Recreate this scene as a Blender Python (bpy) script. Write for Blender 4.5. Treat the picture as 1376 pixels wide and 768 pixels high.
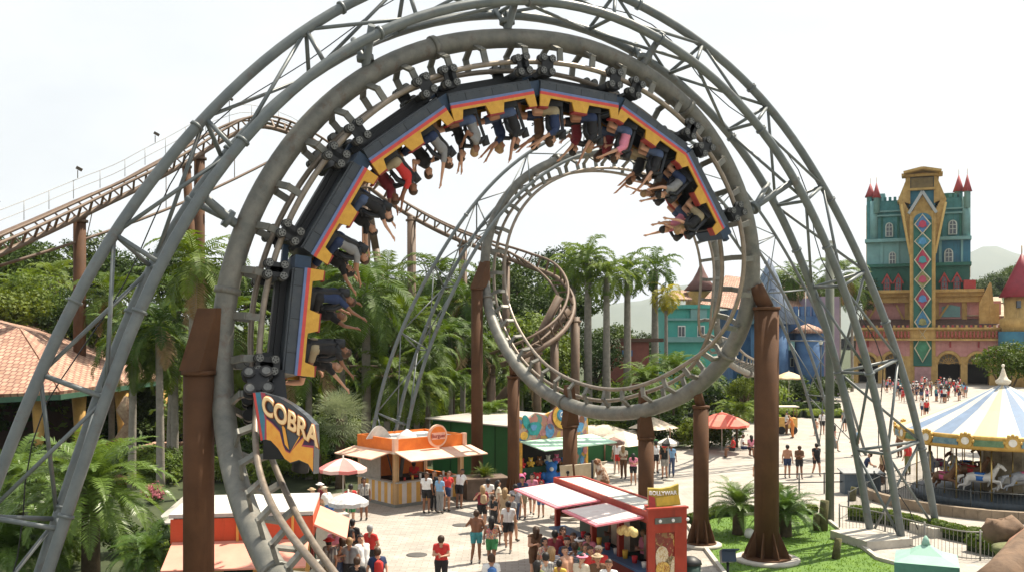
import bpy, bmesh, math, random
import numpy as np
from mathutils import Vector, Matrix
for o in list(bpy.data.objects): bpy.data.objects.remove(o)
random.seed(7); R = math.radians
S = bpy.context.scene; COL = S.collection
V = Vector
# ------------------------------------------------------------------ camera, sky, sun, exposure
F, CX, HY, CH = 1300.0, 688.0, 448.0, 7.5          # focal length in photo pixels, horizon, eye height
cam = bpy.data.objects.new('camera', bpy.data.cameras.new('camera')); COL.objects.link(cam)
cam.location = (0, 0, CH); cam.rotation_euler = (R(90), 0, 0)
cam.data.lens = F/1376*36; cam.data.sensor_width = 36; cam.data.shift_y = 64/1376
cam.data.clip_start = .1; cam.data.clip_end = 14000
S.camera = cam
SUN_AZ, SUN_EL = R(53), R(60)                      # azimuth clockwise from +Y
w = bpy.data.worlds.new('World'); S.world = w; w.use_nodes = True
nt = w.node_tree; N = nt.nodes; L = nt.links; N.clear()
wo = N.new('ShaderNodeOutputWorld'); bg = N.new('ShaderNodeBackground'); L.new(bg.outputs[0], wo.inputs[0])
sky = N.new('ShaderNodeTexSky'); sky.sky_type = 'NISHITA'; sky.sun_disc = False
sky.sun_elevation = SUN_EL; sky.sun_rotation = SUN_AZ; sky.air_density = 1.2; sky.dust_density = 3.0; sky.ozone_density = 1.0
tc = N.new('ShaderNodeTexCoord'); mp = N.new('ShaderNodeMapping'); mp.inputs['Scale'].default_value = (1.6, 1.6, 4.2)
n1 = N.new('ShaderNodeTexNoise'); n1.inputs['Scale'].default_value = 1.7; n1.inputs['Detail'].default_value = 7; n1.inputs['Roughness'].default_value = .55
L.new(tc.outputs['Generated'], mp.inputs[0]); L.new(mp.outputs[0], n1.inputs['Vector'])
cr = N.new('ShaderNodeMapRange'); cr.inputs['From Min'].default_value = .32; cr.inputs['From Max'].default_value = .62
cr.inputs['To Min'].default_value = .74; cr.inputs['To Max'].default_value = .99
L.new(n1.outputs['Fac'], cr.inputs['Value'])
mx = N.new('ShaderNodeMix'); mx.data_type = 'RGBA'; mx.inputs[7].default_value = (9.0, 9.3, 9.45, 1)
L.new(cr.outputs[0], mx.inputs[0]); L.new(sky.outputs[0], mx.inputs[6]); L.new(mx.outputs[2], bg.inputs[0])
bg.inputs[1].default_value = .055
sd = bpy.data.lights.new('sun', 'SUN'); sd.energy = 5.0; sd.angle = R(.53); sd.color = (1, .90, .75)
so = bpy.data.objects.new('sun', sd); COL.objects.link(so); so.location = (60, 60, 90)
sdir = V((math.sin(SUN_AZ)*math.cos(SUN_EL), math.cos(SUN_AZ)*math.cos(SUN_EL), math.sin(SUN_EL)))
so.rotation_euler = sdir.to_track_quat('Z', 'Y').to_euler()
S.render.engine = 'CYCLES'
S.view_settings.view_transform = 'Standard'; S.view_settings.look = 'None'; S.view_settings.gamma = 1
S.view_settings.use_curve_mapping = False; S.view_settings.exposure = 1.02
S.cycles.max_bounces = 6; S.cycles.transparent_max_bounces = 6

# ------------------------------------------------------------------ helpers
def P(px, py, Y): return V(((px-CX)/F*Y, Y, CH-(py-HY)/F*Y))
def G(px, py, z=0.0):
    Y = F*(CH-z)/(py-HY); return V(((px-CX)/F*Y, Y, z))
def foot(head, h=1.7):                              # ground row below a head row
    return (head - h/CH*HY)/(1-h/CH)
W = {}                                              # world-built roots -> their base
def tag(o, label=None, cat=None, group=None, kind=None):
    if label: o['label'] = label
    if cat: o['category'] = cat
    if group: o['group'] = group
    if kind: o['kind'] = kind
    return o
def thing(name, label, cat, loc=(0, 0, 0), rz=0, group=None, world=True):
    o = bpy.data.objects.new(name, None); COL.objects.link(o); o.location = loc; o.rotation_euler = (0, 0, rz)
    o.empty_display_size = .2
    tag(o, label, cat, group)
    if world and rz == 0: W[o.name] = V(loc)
    return o
def copy_tree(o, parent=None):
    c = o.copy(); COL.objects.link(c)
    if parent is not None: c.parent = parent
    for ch in list(o.children): copy_tree(ch, c)
    return c

class MB:
    def __init__(s): s.v = []; s.f = []; s.s = []; s.m = []
    def add(s, vs, fs, smooth=False, m=0):
        b = len(s.v); s.v += [tuple(v) for v in vs]
        for f in fs: s.f.append(tuple(i+b for i in f)); s.s.append(smooth); s.m.append(m)
        return s
    def box(s, c, d, rot=None, m=0):
        c = V(c); h = V(d)/2; vs = []
        for z in (-1, 1):
            for x, y in ((-1, -1), (1, -1), (1, 1), (-1, 1)):
                p = V((x*h.x, y*h.y, z*h.z))
                if rot is not None: p = rot @ p
                vs.append(c+p)
        return s.add(vs, [(3,2,1,0),(4,5,6,7),(0,1,5,4),(1,2,6,5),(2,3,7,6),(3,0,4,7)], False, m)
    def tube(s, pts, r, seg=8, cap=True, m=0, closed=False, ry=None, up=None, smooth=True):
        pts = [V(p) for p in pts]; n = len(pts)
        rs = r if isinstance(r, (list, tuple)) else [r]*n
        T = []
        for i in range(n):
            a = pts[(i-1) % n] if (closed or i > 0) else pts[i]
            b = pts[(i+1) % n] if (closed or i < n-1) else pts[i]
            t = (b-a); T.append(t.normalized() if t.length > 1e-9 else V((0, 0, 1)))
        u = up.copy() if up is not None else (V((0, 0, 1)) if abs(T[0].z) < .9 else V((1, 0, 0)))
        vs = []
        for i in range(n):
            u = (u - T[i]*u.dot(T[i]));  u = u.normalized() if u.length > 1e-6 else T[i].orthogonal().normalized()
            q = T[i].cross(u)
            for k in range(seg):
                a = 2*math.pi*(k+.5)/seg
                vs.append(pts[i] + u*math.cos(a)*rs[i] + q*math.sin(a)*(rs[i] if ry is None else ry))
        fs = []
        for i in range(n if closed else n-1):
            j = (i+1) % n
            for k in range(seg):
                l = (k+1) % seg
                fs.append((i*seg+k, i*seg+l, j*seg+l, j*seg+k))
        s.add(vs, fs, smooth, m)
        if cap and not closed:
            b = len(s.v)-n*seg
            s.f.append(tuple(b+k for k in reversed(range(seg)))); s.s.append(False); s.m.append(m)
            s.f.append(tuple(b+(n-1)*seg+k for k in range(seg))); s.s.append(False); s.m.append(m)
        return s
    def bar(s, a, b, wd, h, up=V((0, 0, 1)), m=0):       # rectangular bar from a to b
        a, b = V(a), V(b); t = (b-a).normalized(); u = up - t*up.dot(t)
        u = u.normalized() if u.length > 1e-5 else t.orthogonal().normalized()
        q = t.cross(u); vs = []
        for p in (a, b):
            for x, y in ((-1, -1), (1, -1), (1, 1), (-1, 1)): vs.append(p+q*x*wd/2+u*y*h/2)
        return s.add(vs, [(3,2,1,0),(4,5,6,7),(0,1,5,4),(1,2,6,5),(2,3,7,6),(3,0,4,7)], False, m)
    def lathe(s, prof, c=(0, 0, 0), seg=16, m=0, smooth=True, mfun=None):
        c = V(c); vs = []
        for r, z in prof:
            for k in range(seg):
                a = 2*math.pi*k/seg; vs.append(c+V((r*math.cos(a), r*math.sin(a), z)))
        b = len(s.v); s.v += [tuple(v) for v in vs]
        for i in range(len(prof)-1):
            for k in range(seg):
                l = (k+1) % seg
                s.f.append((b+i*seg+k, b+i*seg+l, b+(i+1)*seg+l, b+(i+1)*seg+k)); s.s.append(smooth)
                s.m.append(mfun(k) if mfun else m)
        for i, rev in ((0, True), (len(prof)-1, False)):
            if prof[i][0] > 1e-3:
                q = [b+i*seg+k for k in range(seg)]
                s.f.append(tuple(reversed(q)) if rev else tuple(q)); s.s.append(False); s.m.append(m)
        return s
    def ball(s, c, r, seg=10, m=0, sc=(1, 1, 1)):
        prof = [(max(1e-4, r*math.sin(math.pi*i/(seg//2+1))), -r*math.cos(math.pi*i/(seg//2+1))) for i in range(seg//2+2)]
        b = len(s.v); s.lathe(prof, (0, 0, 0), seg, m)
        for i in range(b, len(s.v)):
            x, y, z = s.v[i]; s.v[i] = (x*sc[0]+c[0], y*sc[1]+c[1], z*sc[2]+c[2])
        return s
    def prism(s, poly, ext, m=0, msides=None):           # planar polygon (3D points) swept by ext
        n = len(poly); e = V(ext); vs = [V(p) for p in poly]+[V(p)+e for p in poly]
        s.add(vs, [tuple(reversed(range(n))), tuple(range(n, 2*n))], False, m)
        b = len(s.v)-2*n
        for i in range(n):
            j = (i+1) % n; s.f.append((b+i, b+j, b+n+j, b+n+i)); s.s.append(False); s.m.append(m if msides is None else msides)
        return s
    def quad(s, *p, m=0): return s.add(p, [tuple(range(len(p)))], False, m)
    def xf(s, M, start=0):
        for i in range(start, len(s.v)): s.v[i] = tuple(M @ V(s.v[i]))
        return s
    def mesh(s, name, mats, off=V((0, 0, 0)), fix=True):
        me = bpy.data.meshes.new(name)
        vv = [(v[0]-off[0], v[1]-off[1], v[2]-off[2]) for v in s.v]
        me.from_pydata(vv, [], s.f)
        if not isinstance(mats, (list, tuple)): mats = [mats]
        for m in mats: me.materials.append(m)
        me.polygons.foreach_set('use_smooth', s.s); me.polygons.foreach_set('material_index', s.m)
        me.update()
        if fix and len(s.f) < 20000:
            bm = bmesh.new(); bm.from_mesh(me); bmesh.ops.recalc_face_normals(bm, faces=bm.faces); bm.to_mesh(me); bm.free()
        return me
    def build(s, name, mats, parent=None, fix=True):
        off = V((0, 0, 0)); q = parent
        while q is not None:
            if q.name in W: off = off + W[q.name]
            q = q.parent
        o = bpy.data.objects.new(name, s.mesh(name, mats, off, fix)); COL.objects.link(o)
        if parent is not None: o.parent = parent
        return o
    def single(s, name, mats, label, cat, base=None, group=None, kind=None, fix=True):   # a thing that is one mesh, built in world space
        if base is None:
            a = np.array(s.v); base = V((a[:, 0].mean(), a[:, 1].mean(), a[:, 2].min()))
        base = V(base); o = bpy.data.objects.new(name, s.mesh(name, mats, base, fix)); COL.objects.link(o); o.location = base
        return tag(o, label, cat, group, kind)

# ------------------------------------------------------------------ materials
MC = {}
def mat(name, col, rough=.6, metal=0.0, var=.18, scale=6.0, col2=None, bump=0.0, bscale=40.0, spec=.4, objvar=0.0, coat=0.0, rust=0.0, rustcol=(.11, .055, .03), streak=False):
    if name in MC: return MC[name]
    m = bpy.data.materials.new(name); m.use_nodes = True; n = m.node_tree.nodes; l = m.node_tree.links
    b = n['Principled BSDF']; b.inputs['Roughness'].default_value = rough; b.inputs['Metallic'].default_value = metal
    b.inputs['Specular IOR Level'].default_value = spec
    if coat: b.inputs['Coat Weight'].default_value = coat
    tc = n.new('ShaderNodeTexCoord'); no = n.new('ShaderNodeTexNoise'); no.inputs['Scale'].default_value = scale
    no.inputs['Detail'].default_value = 6; no.inputs['Roughness'].default_value = .65
    l.new(tc.outputs['Object'], no.inputs['Vector'])
    ra = n.new('ShaderNodeValToRGB'); ra.color_ramp.elements[0].position = .3; ra.color_ramp.elements[1].position = .7
    c2 = col2 if col2 else tuple(min(1, c*(1+var)) for c in col)
    c1 = tuple(c*(1-var) for c in col) if not col2 else col
    ra.color_ramp.elements[0].color = (*c1, 1); ra.color_ramp.elements[1].color = (*c2, 1)
    l.new(no.outputs['Fac'], ra.inputs[0]); out = ra.outputs[0]
    if objvar:
        oi = n.new('ShaderNodeObjectInfo'); hs = n.new('ShaderNodeHueSaturation')
        mr = n.new('ShaderNodeMapRange'); mr.inputs['To Min'].default_value = 1-objvar; mr.inputs['To Max'].default_value = 1+objvar
        mh = n.new('ShaderNodeMapRange'); mh.inputs['To Min'].default_value = .5+.045*objvar; mh.inputs['To Max'].default_value = .5-.07*objvar
        l.new(oi.outputs['Random'], mr.inputs[0]); l.new(oi.outputs['Random'], mh.inputs[0])
        l.new(out, hs.inputs['Color']); l.new(mr.outputs[0], hs.inputs['Value']); l.new(mh.outputs[0], hs.inputs['Hue']); out = hs.outputs[0]
    if rust:
        n3 = n.new('ShaderNodeTexNoise'); n3.inputs['Scale'].default_value = 2.6; n3.inputs['Detail'].default_value = 12; n3.inputs['Roughness'].default_value = .75; l.new(tc.outputs['Object'], n3.inputs['Vector'])
        if streak: mp3 = n.new('ShaderNodeMapping'); mp3.inputs['Scale'].default_value = (1, 1, .09); l.new(tc.outputs['Object'], mp3.inputs[0]); l.new(mp3.outputs[0], n3.inputs['Vector'])
        m3 = n.new('ShaderNodeMapRange'); m3.inputs['From Min'].default_value = .54; m3.inputs['From Max'].default_value = .68; m3.inputs['To Max'].default_value = rust; l.new(n3.outputs['Fac'], m3.inputs[0])
        x3 = n.new('ShaderNodeMix'); x3.data_type = 'RGBA'; x3.inputs[7].default_value = (*rustcol, 1); l.new(m3.outputs[0], x3.inputs[0]); l.new(out, x3.inputs[6]); out = x3.outputs[2]
    l.new(out, b.inputs['Base Color'])
    rr = n.new('ShaderNodeMapRange'); rr.inputs['To Min'].default_value = max(.05, rough-.12); rr.inputs['To Max'].default_value = min(1, rough+.15)
    l.new(no.outputs['Fac'], rr.inputs[0]); l.new(rr.outputs[0], b.inputs['Roughness'])
    if bump:
        n2 = n.new('ShaderNodeTexNoise'); n2.inputs['Scale'].default_value = bscale; n2.inputs['Detail'].default_value = 4
        l.new(tc.outputs['Object'], n2.inputs['Vector'])
        bp = n.new('ShaderNodeBump'); bp.inputs['Strength'].default_value = bump; bp.inputs['Distance'].default_value = .02
        l.new(n2.outputs['Fac'], bp.inputs['Height']); l.new(bp.outputs[0], b.inputs['Normal'])
    MC[name] = m; return m
def leafmat(name, c1, c2, trans=.35, scale=.9, objvar=.35, rough=.6):
    if name in MC: return MC[name]
    m = mat(name, c1, rough, 0, .2, scale, c2, objvar=objvar, spec=.25)
    n = m.node_tree.nodes; l = m.node_tree.links; b = n['Principled BSDF']; o = n['Material Output']
    t = n.new('ShaderNodeBsdfTranslucent'); mx = n.new('ShaderNodeMixShader'); mx.inputs[0].default_value = trans
    src = b.inputs['Base Color'].links[0].from_socket
    g = n.new('ShaderNodeHueSaturation'); g.inputs['Hue'].default_value = .485; g.inputs['Value'].default_value = 1.7; g.inputs['Saturation'].default_value = 1.1
    l.new(src, g.inputs['Color']); l.new(g.outputs[0], t.inputs[0])
    l.new(b.outputs[0], mx.inputs[1]); l.new(t.outputs[0], mx.inputs[2]); l.new(mx.outputs[0], o.inputs[0])
    return m
def glass(name, col=(.03, .04, .05)):
    return mat(name, col, .08, 0, .2, 3, spec=.8)
def cellmat(name, cols, scale, warp=.6, rough=.65):
    """patchy painted surface: warped cells in several colours"""
    if name in MC: return MC[name]
    m = bpy.data.materials.new(name); m.use_nodes = True; n = m.node_tree.nodes; l = m.node_tree.links; b = n['Principled BSDF']; b.inputs['Roughness'].default_value = rough
    tc = n.new('ShaderNodeTexCoord'); no = n.new('ShaderNodeTexNoise'); no.inputs['Scale'].default_value = scale*.8; no.inputs['Detail'].default_value = 3
    l.new(tc.outputs['Object'], no.inputs['Vector']); ad = n.new('ShaderNodeMix'); ad.data_type = 'RGBA'; ad.blend_type = 'ADD'; ad.inputs[0].default_value = warp
    l.new(tc.outputs['Object'], ad.inputs[6]); l.new(no.outputs['Color'], ad.inputs[7]); vo = n.new('ShaderNodeTexVoronoi'); vo.inputs['Scale'].default_value = scale
    l.new(ad.outputs[2], vo.inputs['Vector']); ra = n.new('ShaderNodeValToRGB'); ra.color_ramp.interpolation = 'CONSTANT'; e = ra.color_ramp.elements
    while len(e) < len(cols): e.new(.5)
    for i, c in enumerate(cols): e[i].position = i/len(cols); e[i].color = (*c, 1)
    sp_ = n.new('ShaderNodeSeparateColor'); l.new(vo.outputs['Color'], sp_.inputs[0]); l.new(sp_.outputs[0], ra.inputs[0]); l.new(ra.outputs[0], b.inputs['Base Color']); MC[name] = m; return m
def relax(pts, it=60):
    for _ in range(it): pts = [pts[0]]+[(pts[i-1]+pts[i]*2+pts[i+1])/4 for i in range(1, len(pts)-1)]+[pts[-1]]
    return pts
def patmat(name, c1, c2, kind='BRICK', scale=1.0, rough=.7, mortar=(.2, .2, .2), msize=.02, bw=.5, rh=.25, bump=.3, noisecol=None, rot=(0, 0, 0), vs=(1, 1, 1)):
    if name in MC: return MC[name]
    m = bpy.data.materials.new(name); m.use_nodes = True; n = m.node_tree.nodes; l = m.node_tree.links; b = n['Principled BSDF']
    tc = n.new('ShaderNodeTexCoord'); mp = n.new('ShaderNodeMapping'); mp.inputs['Rotation'].default_value = rot; mp.inputs['Scale'].default_value = vs
    l.new(tc.outputs['Object'], mp.inputs[0])
    if kind == 'BRICK':
        t = n.new('ShaderNodeTexBrick'); t.inputs['Color1'].default_value = (*c1, 1); t.inputs['Color2'].default_value = (*c2, 1)
        t.inputs['Mortar'].default_value = (*mortar, 1); t.inputs['Scale'].default_value = scale; t.inputs['Mortar Size'].default_value = msize
        t.inputs['Brick Width'].default_value = bw; t.inputs['Row Height'].default_value = rh
        out = t.outputs['Color']; hgt = t.outputs['Fac']
    else:
        t = n.new('ShaderNodeTexWave'); t.wave_type = 'BANDS'; t.bands_direction = 'X'; t.inputs['Scale'].default_value = scale
        t.inputs['Distortion'].default_value = .3
        ra = n.new('ShaderNodeValToRGB'); ra.color_ramp.elements[0].color = (*c1, 1); ra.color_ramp.elements[1].color = (*c2, 1)
        if kind == 'STRIPE': ra.color_ramp.interpolation = 'CONSTANT'; ra.color_ramp.elements[1].position = .5; t.inputs['Distortion'].default_value = 0
        l.new(t.outputs['Fac'], ra.inputs[0]); out = ra.outputs[0]; hgt = t.outputs['Fac']
    l.new(mp.outputs[0], t.inputs['Vector'])
    no = n.new('ShaderNodeTexNoise'); no.inputs['Scale'].default_value = .6; no.inputs['Detail'].default_value = 8; no.inputs['Roughness'].default_value = .7
    l.new(tc.outputs['Object'], no.inputs['Vector'])
    mr = n.new('ShaderNodeMapRange'); mr.inputs['From Min'].default_value = .3; mr.inputs['From Max'].default_value = .7; mr.inputs['To Min'].default_value = .70; mr.inputs['To Max'].default_value = 1.14
    l.new(no.outputs['Fac'], mr.inputs[0])
    hs = n.new('ShaderNodeHueSaturation'); l.new(out, hs.inputs['Color']); l.new(mr.outputs[0], hs.inputs['Value'])
    l.new(hs.outputs[0], b.inputs['Base Color']); b.inputs['Roughness'].default_value = rough
    bp = n.new('ShaderNodeBump'); bp.inputs['Strength'].default_value = bump; bp.inputs['Distance'].default_value = .03
    if kind == 'BRICK': bp.invert = True
    l.new(hgt, bp.inputs['Height']); l.new(bp.outputs[0], b.inputs['Normal'])
    MC[name] = m; return m

steel = mat('grey_painted_steel', (.10, .118, .124), .45, .1, .2, 1.6, (.165, .182, .18), bump=.12, bscale=25, rust=.45)
steel2 = mat('weathered_track_steel', (.105, .11, .10), .5, .15, .2, 2.2, (.22, .21, .18), bump=.15, bscale=30, rust=.6)
railm = mat('worn_rail_steel', (.17, .14, .11), .38, .35, .2, 3.0, (.30, .25, .20), bump=.1, bscale=30)
brownsteel = mat('brown_painted_steel', (.070, .033, .016), .75, 0, .2, 1.1, (.115, .055, .027), bump=.2, bscale=18, spec=.2, rust=.6, rustcol=(.045, .02, .01), streak=True)
rusty = mat('brown_track_steel', (.09, .058, .038), .6, .05, .2, 1.5, (.18, .12, .08), rust=.5)
black = mat('black_matt', (.012, .013, .015), .5, 0, .3, 6)
rubber = mat('dark_rubber', (.02, .02, .02), .6, 0, .2, 6)
chrome = mat('grey_wheel_metal', (.16, .16, .15), .4, .6, .3, 14)
concrete = mat('concrete', (.36, .33, .28), .85, 0, .2, 2.5, (.5, .47, .41), bump=.3)
white = mat('white_paint', (.74, .73, .7), .5, 0, .07, 2)
cream = mat('cream_paint', (.66, .6, .47), .6, 0, .1, 2)
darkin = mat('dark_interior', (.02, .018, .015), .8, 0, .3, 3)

def text_mesh(txt, size, ext=.01, bold=.0, shear=0.0, offset=0.0):
    cu = bpy.data.curves.new('lettering', 'FONT'); cu.body = txt; cu.size = size; cu.extrude = ext; cu.align_x = 'CENTER'; cu.align_y = 'CENTER'
    cu.bevel_depth = bold; cu.bevel_resolution = 0; cu.shear = shear
    o = bpy.data.objects.new('tmp', cu); COL.objects.link(o)
    bpy.context.view_layer.update()
    me = bpy.data.meshes.new_from_object(o.evaluated_get(bpy.context.evaluated_depsgraph_get()))
    bpy.data.objects.remove(o); return me
def add_text(txt, size, origin, xdir, updir, m, parent, name='lettering', ext=.01, bold=0.0, shear=0.0, arc=0.0):
    me = text_mesh(txt, size, ext, bold, shear); x = V(xdir).normalized(); u = V(updir); z = x.cross(u).normalized(); u = z.cross(x)
    M = Matrix((x, u, z)).transposed().to_4x4(); M.translation = V(origin)
    if arc:
        for v in me.vertices: v.co.y += arc*v.co.x**2
    me.transform(M); off = V((0, 0, 0)); q = parent
    while q is not None:
        if q.name in W: off += W[q.name]
        q = q.parent
    me.transform(Matrix.Translation(-off)); me.materials.clear(); me.materials.append(m)
    o = bpy.data.objects.new(name, me); COL.objects.link(o); o.parent = parent; return o

# shared plane of the near loop and its arch
A0 = R(28.8); dv = V((math.cos(A0), math.sin(A0), 0)); nv = V((-math.sin(A0), math.cos(A0), 0))
def onplane(px, py, p0, off=0.0):
    d = V(((px-CX)/F, 1, -(py-HY)/F)); t = (off + nv.dot(V(p0)))/(nv.dot(d)); return V((0, 0, CH)) + d*t
PN = V((-.17, 27.6, 0)); PF = V((-1.3, 47.0, 0))

def spline(ctrl, step=.25, closed=False):              # centripetal-ish Catmull-Rom resampled by arc length; ctrl are tuples of Vectors
    k = len(ctrl[0]); pts = [[] for _ in range(k)]; n = len(ctrl)
    for i in range(n-1):
        p = [ctrl[max(0, i-1)], ctrl[i], ctrl[i+1], ctrl[min(n-1, i+2)]]
        for j in range(16):
            t = j/16
            for q in range(k):
                a, b, c, d = (x[q] for x in p)
                pts[q].append(.5*((2*b)+(c-a)*t+(2*a-5*b+4*c-d)*t*t+(3*b-a-3*c+d)*t**3))
    for q in range(k): pts[q].append(ctrl[-1][q].copy())
    cum = [0]
    for i in range(1, len(pts[0])): cum.append(cum[-1]+(pts[0][i]-pts[0][i-1]).length)
    tot = cum[-1]; m = max(2, int(tot/step)); out = [[] for _ in range(k)]; j = 0
    for i in range(m+1):
        s = tot*i/m
        while j < len(cum)-2 and cum[j+1] < s: j += 1
        t = (s-cum[j])/max(1e-9, cum[j+1]-cum[j])
        for q in range(k): out[q].append(pts[q][j].lerp(pts[q][j+1], min(1, max(0, t))))
    return out, tot
# ================================================================== SETTING
def grid_noise(x, y, s=1.0): 
    return math.sin(x*.11*s+1.3)*math.cos(y*.09*s)+.5*math.sin(x*.23*s+y*.17*s)
def sheet(name, poly, z, m):
    mb = MB(); mb.quad(*[V((p[0], p[1], z)) for p in poly]); o = mb.build(name, m); o['kind'] = 'structure'; return o
m_soil = mat('leafy_soil', (.018, .03, .010), .95, 0, .3, .5, (.06, .075, .028), bump=.6, bscale=6)
sheet('ground', [(-6400, -190), (6400, -190), (6400, 8500), (-6400, 8500)], 0, m_soil)
m_pave = patmat('pale_plaza_paving', (.33, .30, .26), (.41, .375, .33), 'BRICK', 1.0, .8, (.25, .22, .185), .012, .42, .21, .12)
g2 = lambda px, py: tuple(G(px, py)[:2])
plaza = [(-16, -14), (34, -14), (34, 20), g2(1376, 600), (60, 86), g2(1460, 512), g2(1040, 512), g2(1035, 545), g2(985, 556), g2(960, 590),
         g2(890, 606), g2(800, 622), g2(716, 632), g2(640, 640), g2(470, 660), g2(400, 668), (-9.5, 33), (-9.5, 26), (-9.0, 14), (-12, 8)]
nn_ = m_pave.node_tree.nodes; ll_ = m_pave.node_tree.links; hs_ = [x for x in nn_ if x.type == 'HUE_SAT'][0]; src_ = hs_.outputs[0]; tcn_ = [x for x in nn_ if x.type == 'TEX_COORD'][0]
for sc_, lo_, hi_, c_, f_ in ((.13, .50, .66, (.30, .265, .225, 1), .55), (.9, .60, .68, (.22, .19, .16, 1), .5), (5.5, .70, .73, (.12, .105, .09, 1), .75)):       # worn tracks, spills, gum spots
    no_ = nn_.new('ShaderNodeTexNoise'); no_.inputs['Scale'].default_value = sc_; no_.inputs['Detail'].default_value = 9; no_.inputs['Roughness'].default_value = .62; ll_.new(tcn_.outputs['Object'], no_.inputs['Vector'])
    mr_ = nn_.new('ShaderNodeMapRange'); mr_.inputs['From Min'].default_value = lo_; mr_.inputs['From Max'].default_value = hi_; mr_.inputs['To Max'].default_value = f_; ll_.new(no_.outputs['Fac'], mr_.inputs[0])
    mx_ = nn_.new('ShaderNodeMix'); mx_.data_type = 'RGBA'; mx_.inputs[7].default_value = c_; ll_.new(mr_.outputs[0], mx_.inputs[0]); ll_.new(src_, mx_.inputs[6]); src_ = mx_.outputs[2]
ll_.new(src_, nn_['Principled BSDF'].inputs['Base Color'])
pl = sheet('plaza_paving', plaza, .004, m_pave)
# lawn and its kerb
m_lawn = mat('mown_lawn', (.055, .125, .014), .9, 0, .25, 2.2, (.12, .21, .03), bump=.9, bscale=55)
lawn = [g2(924, 706), g2(960, 694), g2(1040, 690), g2(1100, 690), g2(1128, 712), g2(1180, 752), (16, 24.5), (13, 19), (7.6, 18), (6.4, 24)]
sheet('lawn', lawn, .008, m_lawn)
kb = MB()
for a, b in zip(lawn, lawn[1:]+lawn[:1]): kb.bar((a[0], a[1], .06), (b[0], b[1], .06), .14, .12)
kb.build('lawn_kerb', concrete)['kind'] = 'structure'
# thin grass blades
rg = random.Random(3); gb = MB()
def inpoly(x, y, poly):
    c = False; n = len(poly); j = n-1
    for i in range(n):
        xi, yi = poly[i]; xj, yj = poly[j]
        if (yi > y) != (yj > y) and x < (xj-xi)*(y-yi)/(yj-yi)+xi: c = not c
        j = i
    return c
while len(gb.f) < 9000:
    x = rg.uniform(5, 17); y = rg.uniform(24, 42)
    if not inpoly(x, y, lawn): continue
    a = rg.uniform(0, 6.28); h = rg.uniform(.03, .075); w_ = .018; c = V((x, y, .008))
    q = V((math.cos(a), math.sin(a), 0))
    gb.add([c-q*w_, c+q*w_, c+V((rg.uniform(-.03, .03), rg.uniform(-.03, .03), h))], [(0, 1, 2)])
o = gb.build('lawn_grass', leafmat('grass_blade', (.06, .14, .015), (.13, .24, .03), .3, 2), fix=False); tag(o, 'short bright green grass on the lawn', 'grass', kind='stuff')
# hills
def ridge(name, D, prof, depth, col1, col2):
    mb = MB(); n = 90; rows = 7; rr = random.Random(5); xs = [prof[0][0]+(prof[-1][0]-prof[0][0])*i/n for i in range(n+1)]
    def h(px):
        for (a, ya), (b, yb) in zip(prof, prof[1:]):
            if a <= px <= b: t = (px-a)/(b-a); t = t*t*(3-2*t); return ya+(yb-ya)*t
        return prof[-1][1]
    vs = []
    for r in range(rows):
        t = r/(rows-1); k = math.sin(math.pi*t)
        for i, px in enumerate(xs):
            y = D+depth*(t-.5)+(rr.uniform(-1, 1)*depth*.02)
            z = max(0, (CH-(h(px)-HY)/F*D))*k*(1+.035*math.sin(i*.9+r*2)+.02*rr.uniform(-1, 1)) - .5
            vs.append(V(((px-CX)/F*D, y, z)))
    fs = [(r*(n+1)+i, r*(n+1)+i+1, (r+1)*(n+1)+i+1, (r+1)*(n+1)+i) for r in range(rows-1) for i in range(n)]
    mb.add(vs, fs, True); o = mb.build(name, mat('wooded_slope_'+name, col1, .95, 0, .3, .01, col2, bump=.8, bscale=.08)); o['kind'] = 'structure'
ridge('mountain', 6000, [(-300, 440), (200, 425), (500, 415), (700, 425), (860, 405), (930, 378), (1000, 382), (1100, 400), (1200, 372), (1290, 341), (1325, 333), (1345, 336), (1400, 352), (1560, 375), (1750, 430)], 1800, (.05, .075, .035), (.09, .11, .05))
ridge('hill', 420, [(1180, 447), (1260, 415), (1310, 398), (1345, 380), (1380, 368), (1500, 352), (1700, 440)], 200, (.03, .055, .015), (.06, .09, .03))

# ================================================================== COASTER TRACK
def Rt(T, U): return T.cross(U).normalized()
CN = onplane(655, 345, PN); CF = onplane(815, 390, PF)
nearpx = [(297, 510), (296, 440), (308, 360), (335, 285), (378, 210), (440, 138), (520, 84), (600, 57), (682, 50), (770, 57), (850, 88), (920, 138), (972, 208), (1003, 285), (1014, 350)]
ctrl = [(V((2.6, 12.2, 1.5)), V((2.6, 12.2, 8.0))), (P(505, 960, 14.0), P(900, 700, 14.0)), (P(424, 850, 16.4), P(760, 560, 16.4)), (P(362, 760, 19.2), P(690, 470, 19.0)), (P(325, 675, 21.3), P(670, 420, 21.5)), (P(303, 590, 22.9), CN)]
ctrl += [(onplane(a, b, PN), CN) for a, b in nearpx]
cm = P(840, 400, 37)
ctrl += [(P(1006, 425, 32.4), CN.lerp(cm, .3)), (P(975, 487, 33.2), CN.lerp(cm, .7)), (P(922, 532, 34.3), cm), (P(852, 555, 36.2), cm), (P(783, 551, 38.6), cm.lerp(CF, .4)), (P(715, 515, 41.8), cm.lerp(CF, .7)), (P(674, 460, 44.4), CF)]
ctrl += [(onplane(a, b, PF), CF) for a, b in [(652, 398), (651, 335), (668, 280), (702, 238), (754, 212), (815, 206), (875, 220), (925, 255), (957, 310), (968, 370), (960, 430)]]
ctrl += [(P(975, 482, 56), P(975, 430, 56)), (P(1003, 500, 62), P(1003, 440, 62)), (P(1020, 503, 74), P(1020, 440, 74)), (P(1026, 500, 92), P(1026, 440, 92))]
(sp, ut), tot = spline(ctrl, .2)
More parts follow.
